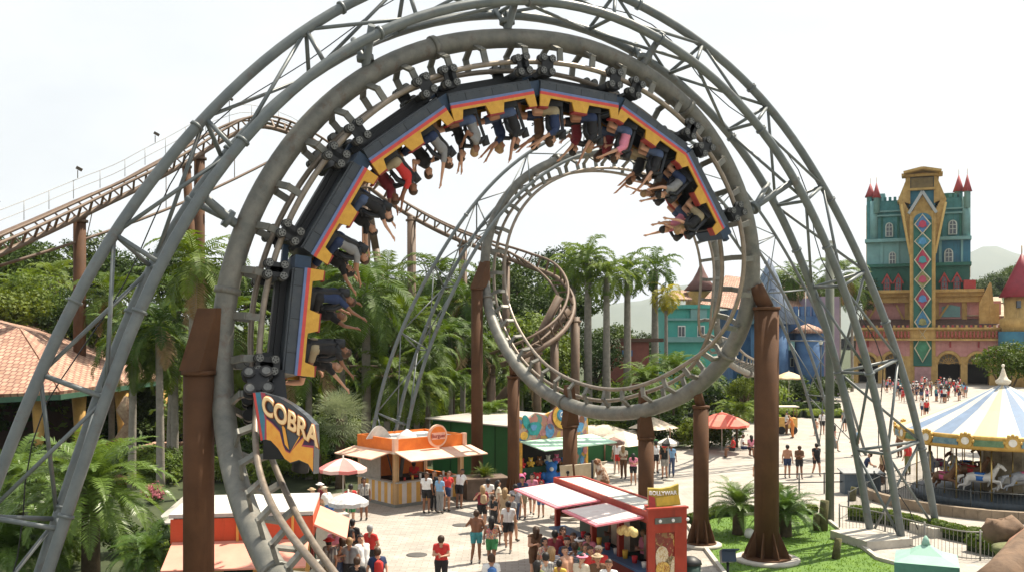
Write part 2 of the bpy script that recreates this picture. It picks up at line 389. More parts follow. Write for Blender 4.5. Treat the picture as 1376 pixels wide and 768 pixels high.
n = len(sp); TT = []; UU = []; RR = []; sp = relax(sp, 60); ut = relax(ut, 60)
for i in range(n):
    T = (sp[min(n-1, i+1)]-sp[max(0, i-1)]).normalized(); u = ut[i]-sp[i]; u = (u-T*u.dot(T)).normalized()
    TT.append(T); UU.append(u); RR.append(Rt(T, u))
for _ in range(12):                                     # even out the banking
    UU = [UU[0]]+[((UU[i-1]+UU[i]*2+UU[i+1])/4).normalized() for i in range(1, n-1)]+[UU[-1]]
UU = [(UU[i]-TT[i]*UU[i].dot(TT[i])).normalized() for i in range(n)]; RR = [Rt(TT[i], UU[i]) for i in range(n)]
OFF, GA = .80, .55
mid = [sp[i]+UU[i]*OFF for i in range(n)]
trk = thing('coaster_track', 'weathered grey coaster track with a thick spine tube, making both loops', 'coaster track', tuple(V((sp[0].x, sp[0].y, 0))))
MB().tube(sp[::2], [.275-.085*min(1, max(0, (i*2/n-.42)/.2)) for i in range(len(sp[::2]))], 14).build('spine', steel2, trk)
for sg in (-1, 1):
    MB().tube([mid[i]+RR[i]*GA*sg for i in range(0, n, 2)], .075, 10).build('rail', railm, trk)
nt_ = int(tot/1.22)
for k in range(nt_):
    i = min(n-1, int((k+.5)/nt_*n)); s, u, r, t = sp[i], UU[i], RR[i], TT[i]; mb = MB()
    for sg in (-1, 1):
        a = s+u*.16+r*sg*.12; b = s+u*.40+r*sg*GA*.98; c = mid[i]+r*sg*GA-u*.03
        mb.bar(a, b+(b-a).normalized()*.05, .17, .075, up=t.cross(b-a).normalized()); mb.bar(b-u*.04, c, .17, .08, up=r)
    mb.build('cross_tie', steel2, trk)
for k in range(6, n-10, 46): MB().tube([sp[k]-TT[k]*.07, sp[k]+TT[k]*.07], .325, 14).build('flange', steel2, trk)   # bolted flanges

# brown lift hill and turn behind
def dpt(l): return [P(*q) for q in l]
lp = dpt([(-160, 385, 46), (-60, 347, 51), (0, 322, 54), (70, 291, 58), (140, 258, 62), (200, 229, 65), (250, 202, 68), (300, 172, 71), (340, 157, 73), (380, 163, 75), (420, 182, 76.5), (455, 207, 78), (495, 236, 79), (545, 272, 79), (600, 302, 78), (650, 322, 76), (700, 341, 73), (738, 362, 70), (757, 392, 67), (752, 425, 64.5), (725, 452, 62.5), (685, 470, 62), (640, 482, 62.5), (590, 489, 64), (530, 492, 66), (470, 492, 68), (400, 494, 70), (330, 500, 73)])
tl = [(p, V((0, 0, 1))) for p in lp]
ups = [V((0, 0, 1))]*16+[V((-.35, .1, 1)), V((-.7, .1, .8)), V((-.8, .2, .7)), V((-.6, .5, .7)), V((-.3, .6, .8)), V((-.1, .4, 1))]+[V((0, .1, 1))]*6
(bp_, bu), bt = spline([(p, u) for p, u in zip(lp, ups)], .35); m_ = len(bp_)
BT = [(bp_[min(m_-1, i+1)]-bp_[max(0, i-1)]).normalized() for i in range(m_)]
BU = [(bu[i]-BT[i]*bu[i].dot(BT[i])).normalized() for i in range(m_)]; BR = [Rt(BT[i], BU[i]) for i in range(m_)]
lt = thing('lift_hill_track', 'rusty brown coaster track climbing the lift hill and curling down behind the loops', 'coaster track', tuple(V((bp_[0].x, bp_[0].y, 0))))
MB().tube([bp_[i]-BU[i]*.75 for i in range(0, m_, 2)], .17, 10).build('spine', rusty, lt)
for sg in (-1, 1): MB().tube([bp_[i]+BR[i]*.58*sg for i in range(0, m_, 2)], .095, 8).build('rail', rusty, lt)
K = 100
for k in range(K):
    i = min(m_-1, int((k+.5)/K*m_)); mb = MB()
    for sg in (-1, 1): mb.bar(bp_[i]-BU[i]*.75, bp_[i]+BR[i]*.58*sg, .13, .1)
    mb.build('cross_tie', rusty, lt)
L1 = int(m_*.40)                                          # catwalk and handrail along the lift
cw = MB()
for i in range(0, L1, 4): 
    j = min(L1, i+4); cw.bar(bp_[i]-BR[i]*1.25-BU[i]*.1, bp_[j]-BR[j]*1.25-BU[j]*.1, .6, .06)
cw.build('catwalk', rusty, lt)
hr = MB(); side = [bp_[i]-BR[i]*1.6 for i in range(0, L1, 3)]; ctr = [BU[i] for i in range(0, L1, 3)]
for hgt in (.55, 1.15): hr.tube([p+V((0, 0, hgt)) for p in side], .022, 5)
for p in side[::2]: hr.tube([p, p+V((0, 0, 1.15))], .022, 5)
far2 = [bp_[i]+BR[i]*1.3 for i in range(0, L1, 3)]
hr.build('handrail', mat('galvanised_rail', (.25, .25, .24), .5, .3), lt)
for q in (0.10, .17, .24, .31):                           # small flood lamps on the catwalk
    i = int(L1*q*2.6) % L1; p = bp_[i]-BR[i]*1.6+V((0, 0, 1.2)); lm = MB(); lm.tube([p, p+V((0, 0, .5))], .03, 5); lm.box(p+V((.1, 0, .6)), (.34, .22, .2), Matrix.Rotation(.5, 3, 'Y')); lm.build('flood_lamp', mat('brown_lamp', (.08, .06, .04), .5), lt)
# tie rod hanging below the lift
tr = MB(); a0, a1 = P(-10, 360, 56), P(395, 200, 76); a2 = [a0.lerp(a1, t/12)-V((0, 0, .7*math.sin(math.pi*t/12))) for t in range(13)]; tr.tube(a2, .1, 6)
for t in (3, 6, 9):
    q = min(range(L1), key=lambda i: (bp_[i].xy-a2[t].xy).length); tr.tube([a2[t], bp_[q]-BU[q]*.7], .03, 5)
tr.build('tension_rod', rusty, lt)

# ================================================================== COLUMNS
def column(px, py_top, D, rad, conn, label, square=False, base=True, plinth=True, name='support_column', m=None, group=None):
    """round post from the ground to py_top with a plated saddle reaching the spine at conn"""
    m = m or brownsteel
    t = P(px, py_top, D); b = V((t.x, t.y, 0)); c = thing(name, label, 'column', tuple(b), group=group)
    if square: MB().box((b.x, b.y, t.z/2), (rad*2, rad*2, t.z), Matrix.Rotation(R(24), 3, 'Z')).build('shaft', m, c)
    else: MB().tube([b, t], rad, 28).build('shaft', m, c)
    MB().lathe([(rad*1.12, -.05), (rad*1.12, .05)], t, 28).build('cap_plate', m, c)
    if conn is not None:
        d = conn-t; h = V((d.x, d.y, 0)); mb = MB()
        q = t.cross(V((0,0,1))); q = V((-h.y, h.x, 0)).normalized() if h.length > .1 else V((0, 1, 0))
        e = h.normalized() if h.length > .1 else V((1, 0, 0)); a = t-e*rad+V((0, 0, .05)); a2 = t+e*rad+V((0, 0, .05))
        if d.length > .9 or h.length > .4:
            poly = [a, a2, conn+V((0, 0, -.35))+e*.05, conn+V((0, 0, .75))-e*.0, conn+V((0, 0, .75))-e*.2]
            mb.prism([p-q*rad*.8 for p in poly], q*rad*1.6)
        else: mb.tube([t, conn], rad*.62, 14)
        mb.build('saddle', m, c)
    if base:
        MB().lathe([(rad*2.0, .10), (rad*2.0, .16)], b, 24).build('base_plate', m, c)
        for k in range(8):
            a = k*math.pi/4+.3; u = V((math.cos(a), math.sin(a), 0)); q = V((-u.y, u.x, 0))*.02
            p = [b+u*rad*.97+V((0, 0, .16)), b+u*rad*1.9+V((0, 0, .16)), b+u*rad*1.75+V((0, 0, .35)), b+u*rad*.98+V((0, 0, 1.0))]
            MB().prism([x-q for x in p], q*2).build('gusset', m, c)
    if plinth: MB().lathe([(rad*2.7, 0), (rad*2.7, .10), (rad*2.5, .115)], b, 20).build('plinth', concrete, c)
    return c
def nearest_spine(px, py, D): 
    p = P(px, py, D); return min(sp, key=lambda q: (q-p).length)
column(267, 500, 23.2, .36, onplane(292, 455, PN)-dv*.12, 'thick brown steel column rising past the left side of the near loop')
column(1030, 414, 32.0, .40, onplane(1014, 385, PN)+dv*.05, 'thick brown steel column on the lawn carrying the right side of the near loop')
column(942, 546, 34.2, .27, nearest_spine(935, 527, 34), 'brown column with flared base at the lawn edge, right of the red snack stall')
column(868, 588, 36.0, .29, nearest_spine(866, 553, 36), 'brown column rising directly behind the red snack stall roof')
column(766, 572, 39.6, .30, nearest_spine(766, 548, 39.6), 'brown column in front of the mint awning of the mural stall')
column(690, 506, 43.6, .27, nearest_spine(692, 488, 43.5), 'brown column at the corner of the green building with the mural')
column(641, 388, 46.3, .28, onplane(653, 372, PF), 'tall brown column in front of the green wall, beside the stone planter')
bc = 'brown coaster posts behind the loops'
for px, py, rad, lab in ((107, 274, .38, 'brown round post under the lift hill at far left'), (268, 200, .38, 'tall brown post under the lift hill seen through the left arch legs'), (250, 212, .3, 'slimmer brown post leaning beside the tall post under the lift hill'),
                         (492, 244, .35, 'brown post beneath the lift track just right of the left riders'), (553, 282, .36, 'lone grey brown post under the dropping track, in open sky'), (622, 312, .34, 'brown post left of the far loop under the dropping track'),
                         (680, 338, .30, 'brown post seen through the left half of the far loop'), (773, 418, .30, 'slim brown post beside the royal palm trunks'), (745, 445, .28, 'slim brown post under the tight turn inside the far loop'), (722, 462, .26, 'short brown post at the lowest part of the turn'),
                         (660, 482, .3, 'short brown post just right of the tall column, under the low track')):
    i = min(range(m_), key=lambda i: abs((bp_[i].x/bp_[i].y*F+CX)-px)+abs((HY-(bp_[i].z-CH)/bp_[i].y*F)-py)); q = bp_[i]-BU[i]*.75
    D = q.y+.1; t = V(((px-CX)/F*D, D, q.z-.1)); c = thing('track_post', lab, 'column', (t.x, t.y, 0), group=bc)
    MB().tube([V((t.x+(1.3 if px == 250 else 0), t.y, 0)), t], rad, 16).build('shaft', rusty if px > 300 else brownsteel, c)
    mb = MB(); mb.tube([t-V((0, 0, .4)), t-V((0, 0, .25))], rad*1.35, 16); mb.bar(t-V((0, 0, .25)), q, .3, .3); mb.build('saddle', rusty, c)
for (x0, y0, x1, y1, D, lab) in ((700, 500, 752, 398, 66, 'slanting brown strut propping the tight turn, left one'), (722, 470, 764, 415, 65, 'slanting brown strut propping the tight turn, right one'), (505, 335, 489, 240, 79, 'leaning brown strut beside the left riders')):
    a, b = P(x0, y0, D), P(x1, y1, D); mb = MB(); mb.tube([a, b], .3, 12); mb.tube([a.lerp(b, .5)-(b-a)*.02, a.lerp(b, .5)+(b-a)*.02], .42, 12)
    z = a + (a-b)*(a.z/(b.z-a.z)) if a.z > 0 else a; mb.tube([z, a], .3, 12); mb.single('slanted_strut', rusty, lab, 'strut', group=bc)

# ================================================================== TRUSS ARCHES
def arch(name, outer, inner, plane, wd, r0, r1, panels, label, cable=True, m=steel):
    (o_,), to = spline([(p,) for p in outer], .3); (i_,), ti = spline([(p,) for p in inner], .3); o_ = relax(o_, 140); i_ = relax(i_, 140)
    root = thing(name, label, 'truss arch', tuple(V((o_[-1].x, o_[-1].y, 0)))); A = o_
    ia = [p-nv*wd/2 for p in i_]; ib = [p+nv*wd/2 for p in i_]
    MB().tube(A[::2]+[A[-1]], r0, 12).build('chord', m, root); MB().tube(ia[::2]+[ia[-1]], r0, 12).build('chord', m, root); MB().tube(ib[::2]+[ib[-1]], r0, 12).build('chord', m, root)
    at = lambda l, t: l[min(len(l)-1, max(0, int(round(t*(len(l)-1)))))]
    nodes = []
    for k in range(panels+1):
        t = k/panels; a, b, c = at(A, t), at(ia, t), at(ib, t); nodes.append((a, b, c))
        if 0 < k < panels:
            for p, q in ((a, b), (b, c), (c, a)): MB().tube([p, q], r1, 8).build('brace', m, root)
    for k in range(panels):
        a, b, c = nodes[k]; a2, b2, c2 = nodes[k+1]
        fl = k % 2
        for p, q in (((a, b2), (c, a2), (b, c2)) if fl else ((b, a2), (a, c2), (c, b2))): MB().tube([p, q], r1*.85, 8).build('brace', m, root)
    for ln in (A, ia, ib):
        L_ = len(ln)
        for k in range(12, L_-8, max(10, L_//10)): t_ = (ln[k+1]-ln[k-1]).normalized(); MB().tube([ln[k]-t_*.035, ln[k]+t_*.035], r0*1.32, 12).build('flange', m, root)
    if cable:
        cb = [at(A, t/60).lerp(at(ib, t/60), .45+.2*math.sin(t*.7)) for t in range(61)]; MB().tube(cb, .018, 4).build('cable', black, root)
    return root, nodes, at, ia, ib, A
oc = [(-96, 915), (-64, 800), (-35, 720), (0, 632), (49, 500), (99, 384), (148, 302), (205, 230), (262, 165), (322, 95), (385, 45), (450, 4), (540, -40), (680, -62), (800, -28), (858, 0), (908, 25), (960, 62), (1008, 105), (1060, 166), (1099, 230), (1135, 300), (1163, 358), (1200, 450), (1233, 560), (1250, 650), (1259, 714)]
ic = [(16, 900), (57, 768), (100, 645), (135, 535), (181, 392), (210, 330), (250, 268), (300, 200), (348, 145), (400, 96), (455, 58), (530, 26), (610, 6), (690, -3), (745, 0), (790, 12), (875, 52), (930, 92), (980, 143), (1020, 185), (1057, 250), (1085, 310), (1108, 372), (1135, 440), (1160, 540), (1178, 640), (1191, 724)]
arch1, nd, at1, ia1, ib1, A1 = arch('truss_arch', [onplane(a, b, PN) for a, b in oc], [onplane(a, b, PN) for a, b in ic], PN, 1.4, .135, .058, 15, 'huge grey tubular truss arch spanning the near loop and framing the whole view')
for px, py, qx, qy in ((258, 262, 318, 300), (487, 44, 487, 92), (680, 0, 678, 32), (872, 52, 862, 92), (1052, 243, 1008, 283), (1132, 438, 1020, 400)):  # brackets from arch to loop spine
    q = onplane(qx, qy, PN); s = min(sp[:int(n*.5)], key=lambda z: (z-q).length)
    if px == 1132: continue
    a = onplane(px, py, PN); mb = MB()
    mb.tube([a-nv*.7, a.lerp(s, .75), s], [.10, .12, .12], 10); mb.tube([a+nv*.7, a.lerp(s, .75)], .09, 10); e = (s-a).normalized(); mb.tube([s-e*.55, s-e*.40], .23, 12)
    mb.build('bracket', steel, arch1)
oc2 = [(487, 668), (496, 600), (504, 546), (524, 467), (569, 378), (628, 279), (678, 222), (737, 183), (800, 160), (850, 157), (910, 172), (970, 215), (1020, 280), (1060, 343), (1102, 425), (1128, 497), (1150, 560), (1164, 612)]
ic2 = [(528, 664), (537, 560), (566, 470), (610, 366), (655, 292), (705, 240), (760, 206), (820, 194), (880, 206), (935, 240), (985, 300), (1030, 370), (1066, 440), (1092, 510), (1112, 600)]
arch('truss_arch', [onplane(a, b, PF) for a, b in oc2], [onplane(a, b, PF) for a, b in ic2], PF, 1.3, .085, .035, 14, 'slimmer grey truss arch over the smaller far loop', False)
# pads at the feet of the near arch
def pad(c, sx, sy, h, lab, rz=0):
    MB().box(V((c.x, c.y, h/2)), (sx, sy, h), Matrix.Rotation(rz, 3, 'Z')).single('footing', concrete, lab, 'footing')
pad(V((12.9, 34.8, 0)), 1.9, 2.1, .30, 'square weathered concrete footing under the inner right arch legs', .3)
pad(V((15.9, 36.3, 0)), 1.3, 1.3, .35, 'small concrete footing under the outer right arch leg', .3)
# ================================================================== TRAIN
gold = mat('yellow_gold_panel', (.50, .25, .025), .4, 0, .12, 5, (.66, .37, .05), bump=.15, bscale=35, rust=.4, rustcol=(.22, .11, .03))
bodyg = mat('dark_grey_body', (.028, .036, .044), .35, 0, .25, 3, coat=.3, rust=.5, rustcol=(.07, .065, .055))
redp = mat('red_stripe_paint', (.55, .06, .05), .4, 0, .12, 5); bluep = mat('blue_stripe_paint', (.12, .17, .33), .4, 0, .12, 5)
bluebox = mat('blue_coupling_box', (.025, .05, .09), .5, 0, .2, 5); cush = mat('black_cushion', (.014, .016, .02), .55, 0, .3, 8, bump=.2)
darkred = mat('dark_red_trim', (.25, .025, .02), .45)
def make_car():
    c = thing('coaster_car', 'x', 'coaster car', world=False)
    mb = MB(); mb.box((0, 0, .32), (2.6, .34, .14)); mb.box((0, 0, .20), (2.0, .2, .10)); mb.box((1.05, 0, .2), (.25, 1.0, .16)); mb.box((-1.05, 0, .2), (.25, 1.0, .16)); mb.build('chassis', black, c)
    mb = MB()
    for sg in (-1, 1):
        y = sg*.60
        pts = [(-1.22, .44), (1.22, .44), (1.24, .80), (-1.24, .80)]
        mb.prism([V((x, y-.03, z)) for x, z in pts], (0, .06, 0))
    mb.box((0, 0, .43), (2.44, 1.17, .07)); mb.box((1.2, 0, .60), (.05, 1.17, .42)); mb.box((-1.2, 0, .60), (.05, 1.2, .42)); 
    for sg in (-1, 1):                                        # seams and bolt heads on the side shells
        for x in (-.82, -.05, .74): mb.box((x, sg*.632, .60), (.012, .012, .30), m=1)
        for k in range(12): mb.tube([V((-1.15+k*.21, sg*.625, .47)), V((-1.15+k*.21, sg*.642, .47))], .012, 6, m=1)
    bt_ = mb.build('body_tub', [bodyg, black], c); bv = bt_.modifiers.new('bevel', 'BEVEL'); bv.width = .02; bv.segments = 2
    for sg in (-1, 1):
        y = sg*.655
        MB().box((0, y, .695), (2.5, .05, .07)).build('blue_stripe', bluep, c); MB().box((0, y, .765), (2.5, .055, .08)).build('red_stripe', redp, c)
        pr = [(-1.25, .805), (1.25, .805), (1.25, 1.12), (1.0, 1.10), (.93, .87), (.26, .87), (.18, 1.11), (-.22, 1.11), (-.29, .87), (-.96, .87), (-1.02, 1.11), (-1.25, 1.12)]
        MB().prism([V((x, y-.025, z)) for x, z in pr], (0, .05, 0)).build('yellow_panel', gold, c)
        for a, b in ((1.25, .98), (.22, -.26), (-.99, -1.25)): MB().box(((a+b)/2, sg*.57, 1.125), (abs(a-b)*.92, .2, .05)).build('panel_trim', darkred, c)
    for sx in (1.08, -1.10):
        for sg in (-1, 1):
            bo = MB(); bo.box((sx, sg*.70, .0), (.34, .05, .30)); bo.box((sx, sg*.70, .0), (.12, .05, .46)); bo.box((sx, sg*.55, .26), (.3, .34, .08)); b_ = bo.build('wheel_bogie', black, c)
            for wx, wz, wy in ((-.13, .18, .56), (.13, .18, .56), (-.13, -.17, .56), (.13, -.17, .56)):
                wm = MB(); ct = V((sx+wx, sg*wy, wz)); wm.tube([ct-V((0, .05, 0)), ct+V((0, .05, 0))], .11, 16, m=0); wm.tube([ct-V((0, .058, 0)), ct+V((0, .058, 0))], .095, 12, m=1)
                wm.tube([ct+V((0, sg*.05, 0)), ct+V((0, sg*.19, 0))], .04, 8, m=1); wm.tube([ct+V((0, sg*.17, 0)), ct+V((0, sg*.2, 0))], .10, 16, m=0); wm.tube([ct+V((0, sg*.165, 0)), ct+V((0, sg*.203, 0))], .085, 14, m=1)
                for q in range(5): qa = q*1.2566; wm.tube([ct+V((.05*math.cos(qa), sg*.16, .05*math.sin(qa))), ct+V((.05*math.cos(qa), sg*.207, .05*math.sin(qa)))], .021, 6, m=0)
                wm.build('wheel', [rubber, chrome], b_)
    for sx in SEATX:
        for sy in (-.29, .29):
            mb = MB(); mb.box((0, 0, .93), (.46, .46, .16)); mb.box((-.23, 0, 1.30), (.07, .28, .66), Matrix.Rotation(-.1, 3, 'Y')); mb.box((.24, 0, .80), (.08, .42, .38))
            mb.tube([V((-.24, 0, 1.6)), V((-.27, 0, 1.84))], [.12, .10], 10); YW = Matrix.Translation((sx, sy, 0)) @ Matrix.Rotation(R(YAW), 4, 'Z'); mb.xf(YW); mb.build('seat', cush, c)
            hb = MB()
            for q in (-1, 1):
                hb.tube([V((-.26, q*.15, 1.62)), V((-.13, q*.15, 1.73)), V((.04, q*.145, 1.68)), V((.15, q*.135, 1.5)), V((.17, q*.11, 1.28))], [.035, .05, .055, .055, .045], 8)
                hb.tube([V((.17, q*.1, 1.3)), V((.29, q*.12, 1.36))], .018, 6)
            hb.tube([V((.17, -.13, 1.27)), V((.17, .13, 1.27))], .05, 8); hb.xf(YW); hb.build('shoulder_restraint', cush, c)
    mb = MB(); mb.box((-1.40, 0, .64), (.30, 1.10, .38)); mb.box((-1.5, 0, .32), (.7, .16, .14)); mb.build('coupling_cover', bluebox, c)
    return c
SEATX = (.60, -.62); YAW = 27
SEATS = [(.60, -.29), (.60, .29), (-.62, -.29), (-.62, .29)]
arcl = [0]
for i in range(1, n): arcl.append(arcl[-1]+(mid[i]-mid[i-1]).length)
def frame_at(s, half=1.25):
    def at(s_):
        i = min(range(n), key=lambda k: abs(arcl[k]-s_)); j = min(n-2, max(0, i if arcl[i] <= s_ else i-1)); t = (s_-arcl[j])/max(1e-6, arcl[j+1]-arcl[j])
        return mid[j].lerp(mid[j+1], t), UU[j].lerp(UU[j+1], t)
    a, ua = at(s-half); b, ub = at(s+half)
    X = (a-b).normalized(); Z = (ua+ub).normalized(); Z = (Z-X*Z.dot(X)).normalized(); Y = Z.cross(X)
    M = Matrix((X, Y, Z)).transposed().to_4x4(); M.translation = (a+b)/2; return M
def px_of(p): return (CX+F*p.x/p.y, HY-F*(p.z-CH)/p.y)
top = onplane(659, 92, PN); sD = arcl[min(range(int(n*.5)), key=lambda k: (mid[k]-top).length)]
PITCH = 3.17; CSC = 1.07
cars = []
cdesc = ['front passenger car just above the shield nose', 'second passenger car, steep on the upper left of the loop', 'third passenger car, tilted at the upper left shoulder of the loop',
         'upside down passenger car at the very top left of the loop', 'upside down passenger car just right of the top of the loop', 'passenger car descending the upper right of the loop', 'rearmost passenger car at the right side of the loop']
car0 = make_car()
for k in range(7):
    M = frame_at(sD-.50-(3-k)*PITCH-(.36 if k == 0 else .08 if k == 1 else 0)) @ Matrix.Translation((0, 0, .10)) @ Matrix.Scale(CSC, 4)
    c = car0 if k == 0 else copy_tree(car0)
    c.matrix_world = M; c['label'] = 'dark grey and yellow ' + cdesc[k]; c['group'] = 'cars of the looping train'; cars.append((c, M))
# nose unit with the shield
MN = frame_at(sD-3*PITCH-2.75, .7); Mi = MN
nose = thing('nose_car', 'short front unit with a flame painted shield reading COBRA', 'coaster car', tuple(MN.translation))
mb = MB(); mb.box((0, 0, .3), (1.9, .5, .25)); mb.box((.3, 0, .5), (1.2, .9, .3)); mb.box((0, 0, .15), (.3, 1.0, .15)); mb.xf(MN); mb.build('chassis', black, nose)
for sg in (-1, 1):
    bo = MB(); bo.box((.1, sg*.7, 0), (.6, .07, .5)); bo.xf(MN); b_ = bo.build('wheel_bogie', black, nose)
    for wx, wz in ((-.1, .2), (.35, .2), (-.1, -.2), (.35, -.2)):
        wm = MB(); ct = V((wx, sg*.56, wz)); wm.tube([ct-V((0, .05, 0)), ct+V((0, .05, 0))], .16, 16); wm.tube([ct+V((0, sg*.17, 0)), ct+V((0, sg*.23, 0))], .15, 16); wm.tube([ct+V((0, sg*.16, 0)), ct+V((0, sg*.24, 0))], .1, 12, m=1); wm.xf(MN); wm.build('wheel', [rubber, chrome], b_)
# shield: outline in its own plane, 22 m away
DN = 21.6
ex = V((1, -.22, 0)).normalized(); ez = V((0, .1, 1)).normalized(); nn = ex.cross(ez).normalized()      # nn points away from the viewer
if nn.y < 0: nn = -nn
O = P(380, 575, DN); kpx = DN/F
def SH(px, py, off=0.0): return O+ex*(px-380)*kpx*1.03+ez*(575-py)*kpx+nn*off
def ctl(l, off): return [SH(a, b, off) for a, b in l]
def bulge(l, off, th): 
    q = MB(); q.prism(ctl(l, off), nn*th); return q
outl = [(336, 527), (345, 526), (356, 529), (373, 533), (392, 543), (410, 556), (423, 569), (424, 590), (424, 634), (417, 622), (404, 617), (392, 621), (384, 616), (375, 603), (364, 592), (352, 590), (349, 594), (343, 566)]
m_sh = mat('shield_charcoal', (.045, .052, .06), .35, 0, .2, 3, coat=.3)
q = MB(); q.prism(ctl(outl, 0), nn*.30); q.build('shield', m_sh, nose)
m_fl = mat('flame_orange', (.75, .26, .035), .4, 0, .3, 4, (.85, .45, .07)); m_fl2 = mat('flame_magenta', (.42, .06, .09), .4, 0, .3, 4); m_te = mat('teal_band', (.05, .18, .25), .4); m_pu = mat('flame_purple_edge', (.05, .02, .06), .4)
bulge([(336.5, 528), (340, 527.5), (352.6, 591), (349.5, 592)], -.012, .006).build('shield_band', redp, nose)
bulge([(340, 527.4), (347.5, 526.8), (355, 565), (354.8, 590.5), (352.8, 591)], -.012, .006).build('shield_band', m_te, nose)
bulge([(347.5, 526.8), (354, 528), (357, 560), (358, 590), (354.8, 590.4), (355, 565)], -.012, .006).build('shield_band', m_fl2, nose)
fl = [(357, 563), (366, 570), (376, 580), (381, 597), (385, 605), (391, 608), (399, 598), (408, 588), (414, 583), (407, 598), (423.5, 600), (423.5, 631), (417, 621), (404, 616), (392, 620), (384, 615), (375, 602), (364, 591.5), (358, 590.5)]
bulge([(355.5, 559), (368, 566), (378, 577), (384, 600), (391, 604), (401, 590), (414, 579), (424, 581), (424, 600), (410, 596), (391, 612), (376, 600), (366, 578)], -.010, .004).build('shield_flame_edge', m_pu, nose)
bulge([(a-.2, b-1.8) for a, b in fl[:9]]+[(409, 596), (424, 597), (424, 612), (391, 612), (370, 588)], -.014, .004).build('shield_flame_edge', m_fl2, nose)
bulge(fl, -.018, .006).build('shield_flame', m_fl, nose)
for k, l in enumerate(([(378, 566), (384, 575), (390, 603), (384, 596)], [(412, 570), (406, 585), (392, 606), (402, 588)])): bulge(l, -.024, .004).build('shield_flame', m_fl, nose)
dx = (ex*45-ez*27)
m_let = mat('pale_orange_lettering', (.9, .62, .32), .4, 0, .05, 3); m_lets = mat('lettering_shadow', (.25, .07, .02), .5)
O2 = SH(391, 565, -.05)
x1 = (ex*math.cos(R(29))-ez*math.sin(R(29))); up1 = ez
def skewed(txt, size, o, xd, ud, m, ext, bold, dz):
    me = text_mesh(txt, size, ext, bold); z = -nn
    M = Matrix((xd, ud, z)).transposed().to_4x4(); M.translation = o+nn*dz-nose.location; me.transform(M); me.materials.clear(); me.materials.append(m)
    ob = bpy.data.objects.new('lettering', me); COL.objects.link(ob); ob.parent = nose
skewed('COBRA', .43, O2, x1*1.08, (ez*1.3+ex*.05), m_lets, .008, .030, .012); skewed('COBRA', .43, O2, x1*1.08, (ez*1.3+ex*.05), m_let, .012, .016, 0)
mb = MB(); mb.box(SH(372, 600, .35), (.8, .5, .5)); mb.tube([SH(350, 560, .5), MN.translation], .12, 8); mb.tube([SH(400, 600, .4), SH(392, 632, .5)], .2, 10); mb.build('shield_mount', black, nose)
# ================================================================== CASTLE HOTEL (far right)
DC = 145.0
def CP(px, py, off=0.0): p = P(px, py, DC); return V((p.x, DC+off, p.z))     # off > 0 goes away from the viewer
def rect(px0, py0, px1, py1, off, th):                                        # slab facing the viewer: front face at off, thickness th backwards
    a = CP(px0, py0, off); b = CP(px1, py1, off); mb = MB(); mb.box(((a.x+b.x)/2, DC+off+th/2, (a.z+b.z)/2), (abs(b.x-a.x), th, abs(a.z-b.z))); return mb
def flat(pts, off, th): return MB().prism([CP(a, b, off) for a, b in pts], V((0, th, 0)))
ST = dict(rust=.6, rustcol=(.05, .075, .06), streak=True)
teal = mat('teal_render', (.035, .15, .16), .75, 0, .25, .9, (.085, .26, .27), bump=.3, bscale=4, **ST); teal_d = mat('deep_green_render', (.02, .10, .075), .8, 0, .25, .4, (.035, .15, .115), **ST); teal_b = mat('blue_teal_render', (.03, .12, .19), .75, 0, .25, .4, (.05, .19, .26), **ST)
ochre = mat('ochre_render', (.33, .20, .06), .75, 0, .2, 1.1, (.54, .36, .13), bump=.3, bscale=5, rust=.6, rustcol=(.14, .09, .04), streak=True); pink = mat('pink_render', (.40, .17, .17), .8, 0, .2, .9, (.56, .30, .27), rust=.6, rustcol=(.20, .12, .11), streak=True); cred = mat('turret_red', (.30, .045, .05), .6, 0, .2, 1); palet = mat('pale_teal_stone', (.16, .31, .31), .7, 0, .2, .6)
m_win = glass('castle_glass'); frm = mat('pale_frame', (.45, .5, .45), .7); redf = mat('gothic_red', (.35, .045, .04), .7)
tile_d = patmat('brown_tile_roof', (.10, .055, .04), (.17, .09, .065), 'BRICK', 1.0, .8, (.05, .03, .025), .03, .5, .3, .6)
terra = patmat('terracotta_tiles', (.36, .21, .14), (.52, .34, .24), 'BRICK', 1.0, .8, (.24, .11, .08), .04, .32, .42, 1.0)
slate = patmat('blue_slate', (.13, .17, .24), (.2, .25, .33), 'BRICK', 1.0, .7, (.07, .09, .13), .03, .5, .35, .6)
ct = thing('castle_hotel', 'tall fairytale castle hotel in teal and ochre with a diamond patterned pilaster', 'castle', tuple(CP(1235, 515).xy)+(0,))
def archwin(pcx, pyt, pyb, w_, off, fm, root, gothic=False, arch_h=None):
    hh = w_/2; top = []
    for k in range(9):
        a = math.pi*k/8; top.append((pcx+hh*math.cos(a), pyt+hh-(hh*math.sin(a)*(1.5 if gothic else 1))))
    out = [(pcx+hh, pyb)]+top+[(pcx-hh, pyb)]
    fr = flat(out, off-.15, .3).build('window_frame', fm, root)
    s = .72; inn = [(pcx+(x-pcx)*s, pyb-1.2+(y-pyb)*(.88)) for x, y in out]
    flat(inn, off-.19, .06).build('pane', m_win, fr)
    bars = MB(); a = CP(pcx, pyt, off-.22); b = CP(pcx, pyb-1, off-.22); bars.box(((a+b)/2), (.09, .04, abs(a.z-b.z)))
    for t in (.35, .65): z = a.lerp(b, t); bars.box(z, (w_*.7/F*DC, .04, .08))
    bars.build('muntin', fm, fr)
# lower building
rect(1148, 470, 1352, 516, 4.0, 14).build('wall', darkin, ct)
for a, b in ((1146, 1150), (1180, 1188), (1214, 1222), (1256.5, 1259), (1291, 1298), (1328, 1336), (1350, 1360)): rect(a-1, 478, b+1, 516.8, -.3, 3.5).build('pier', ochre, ct)
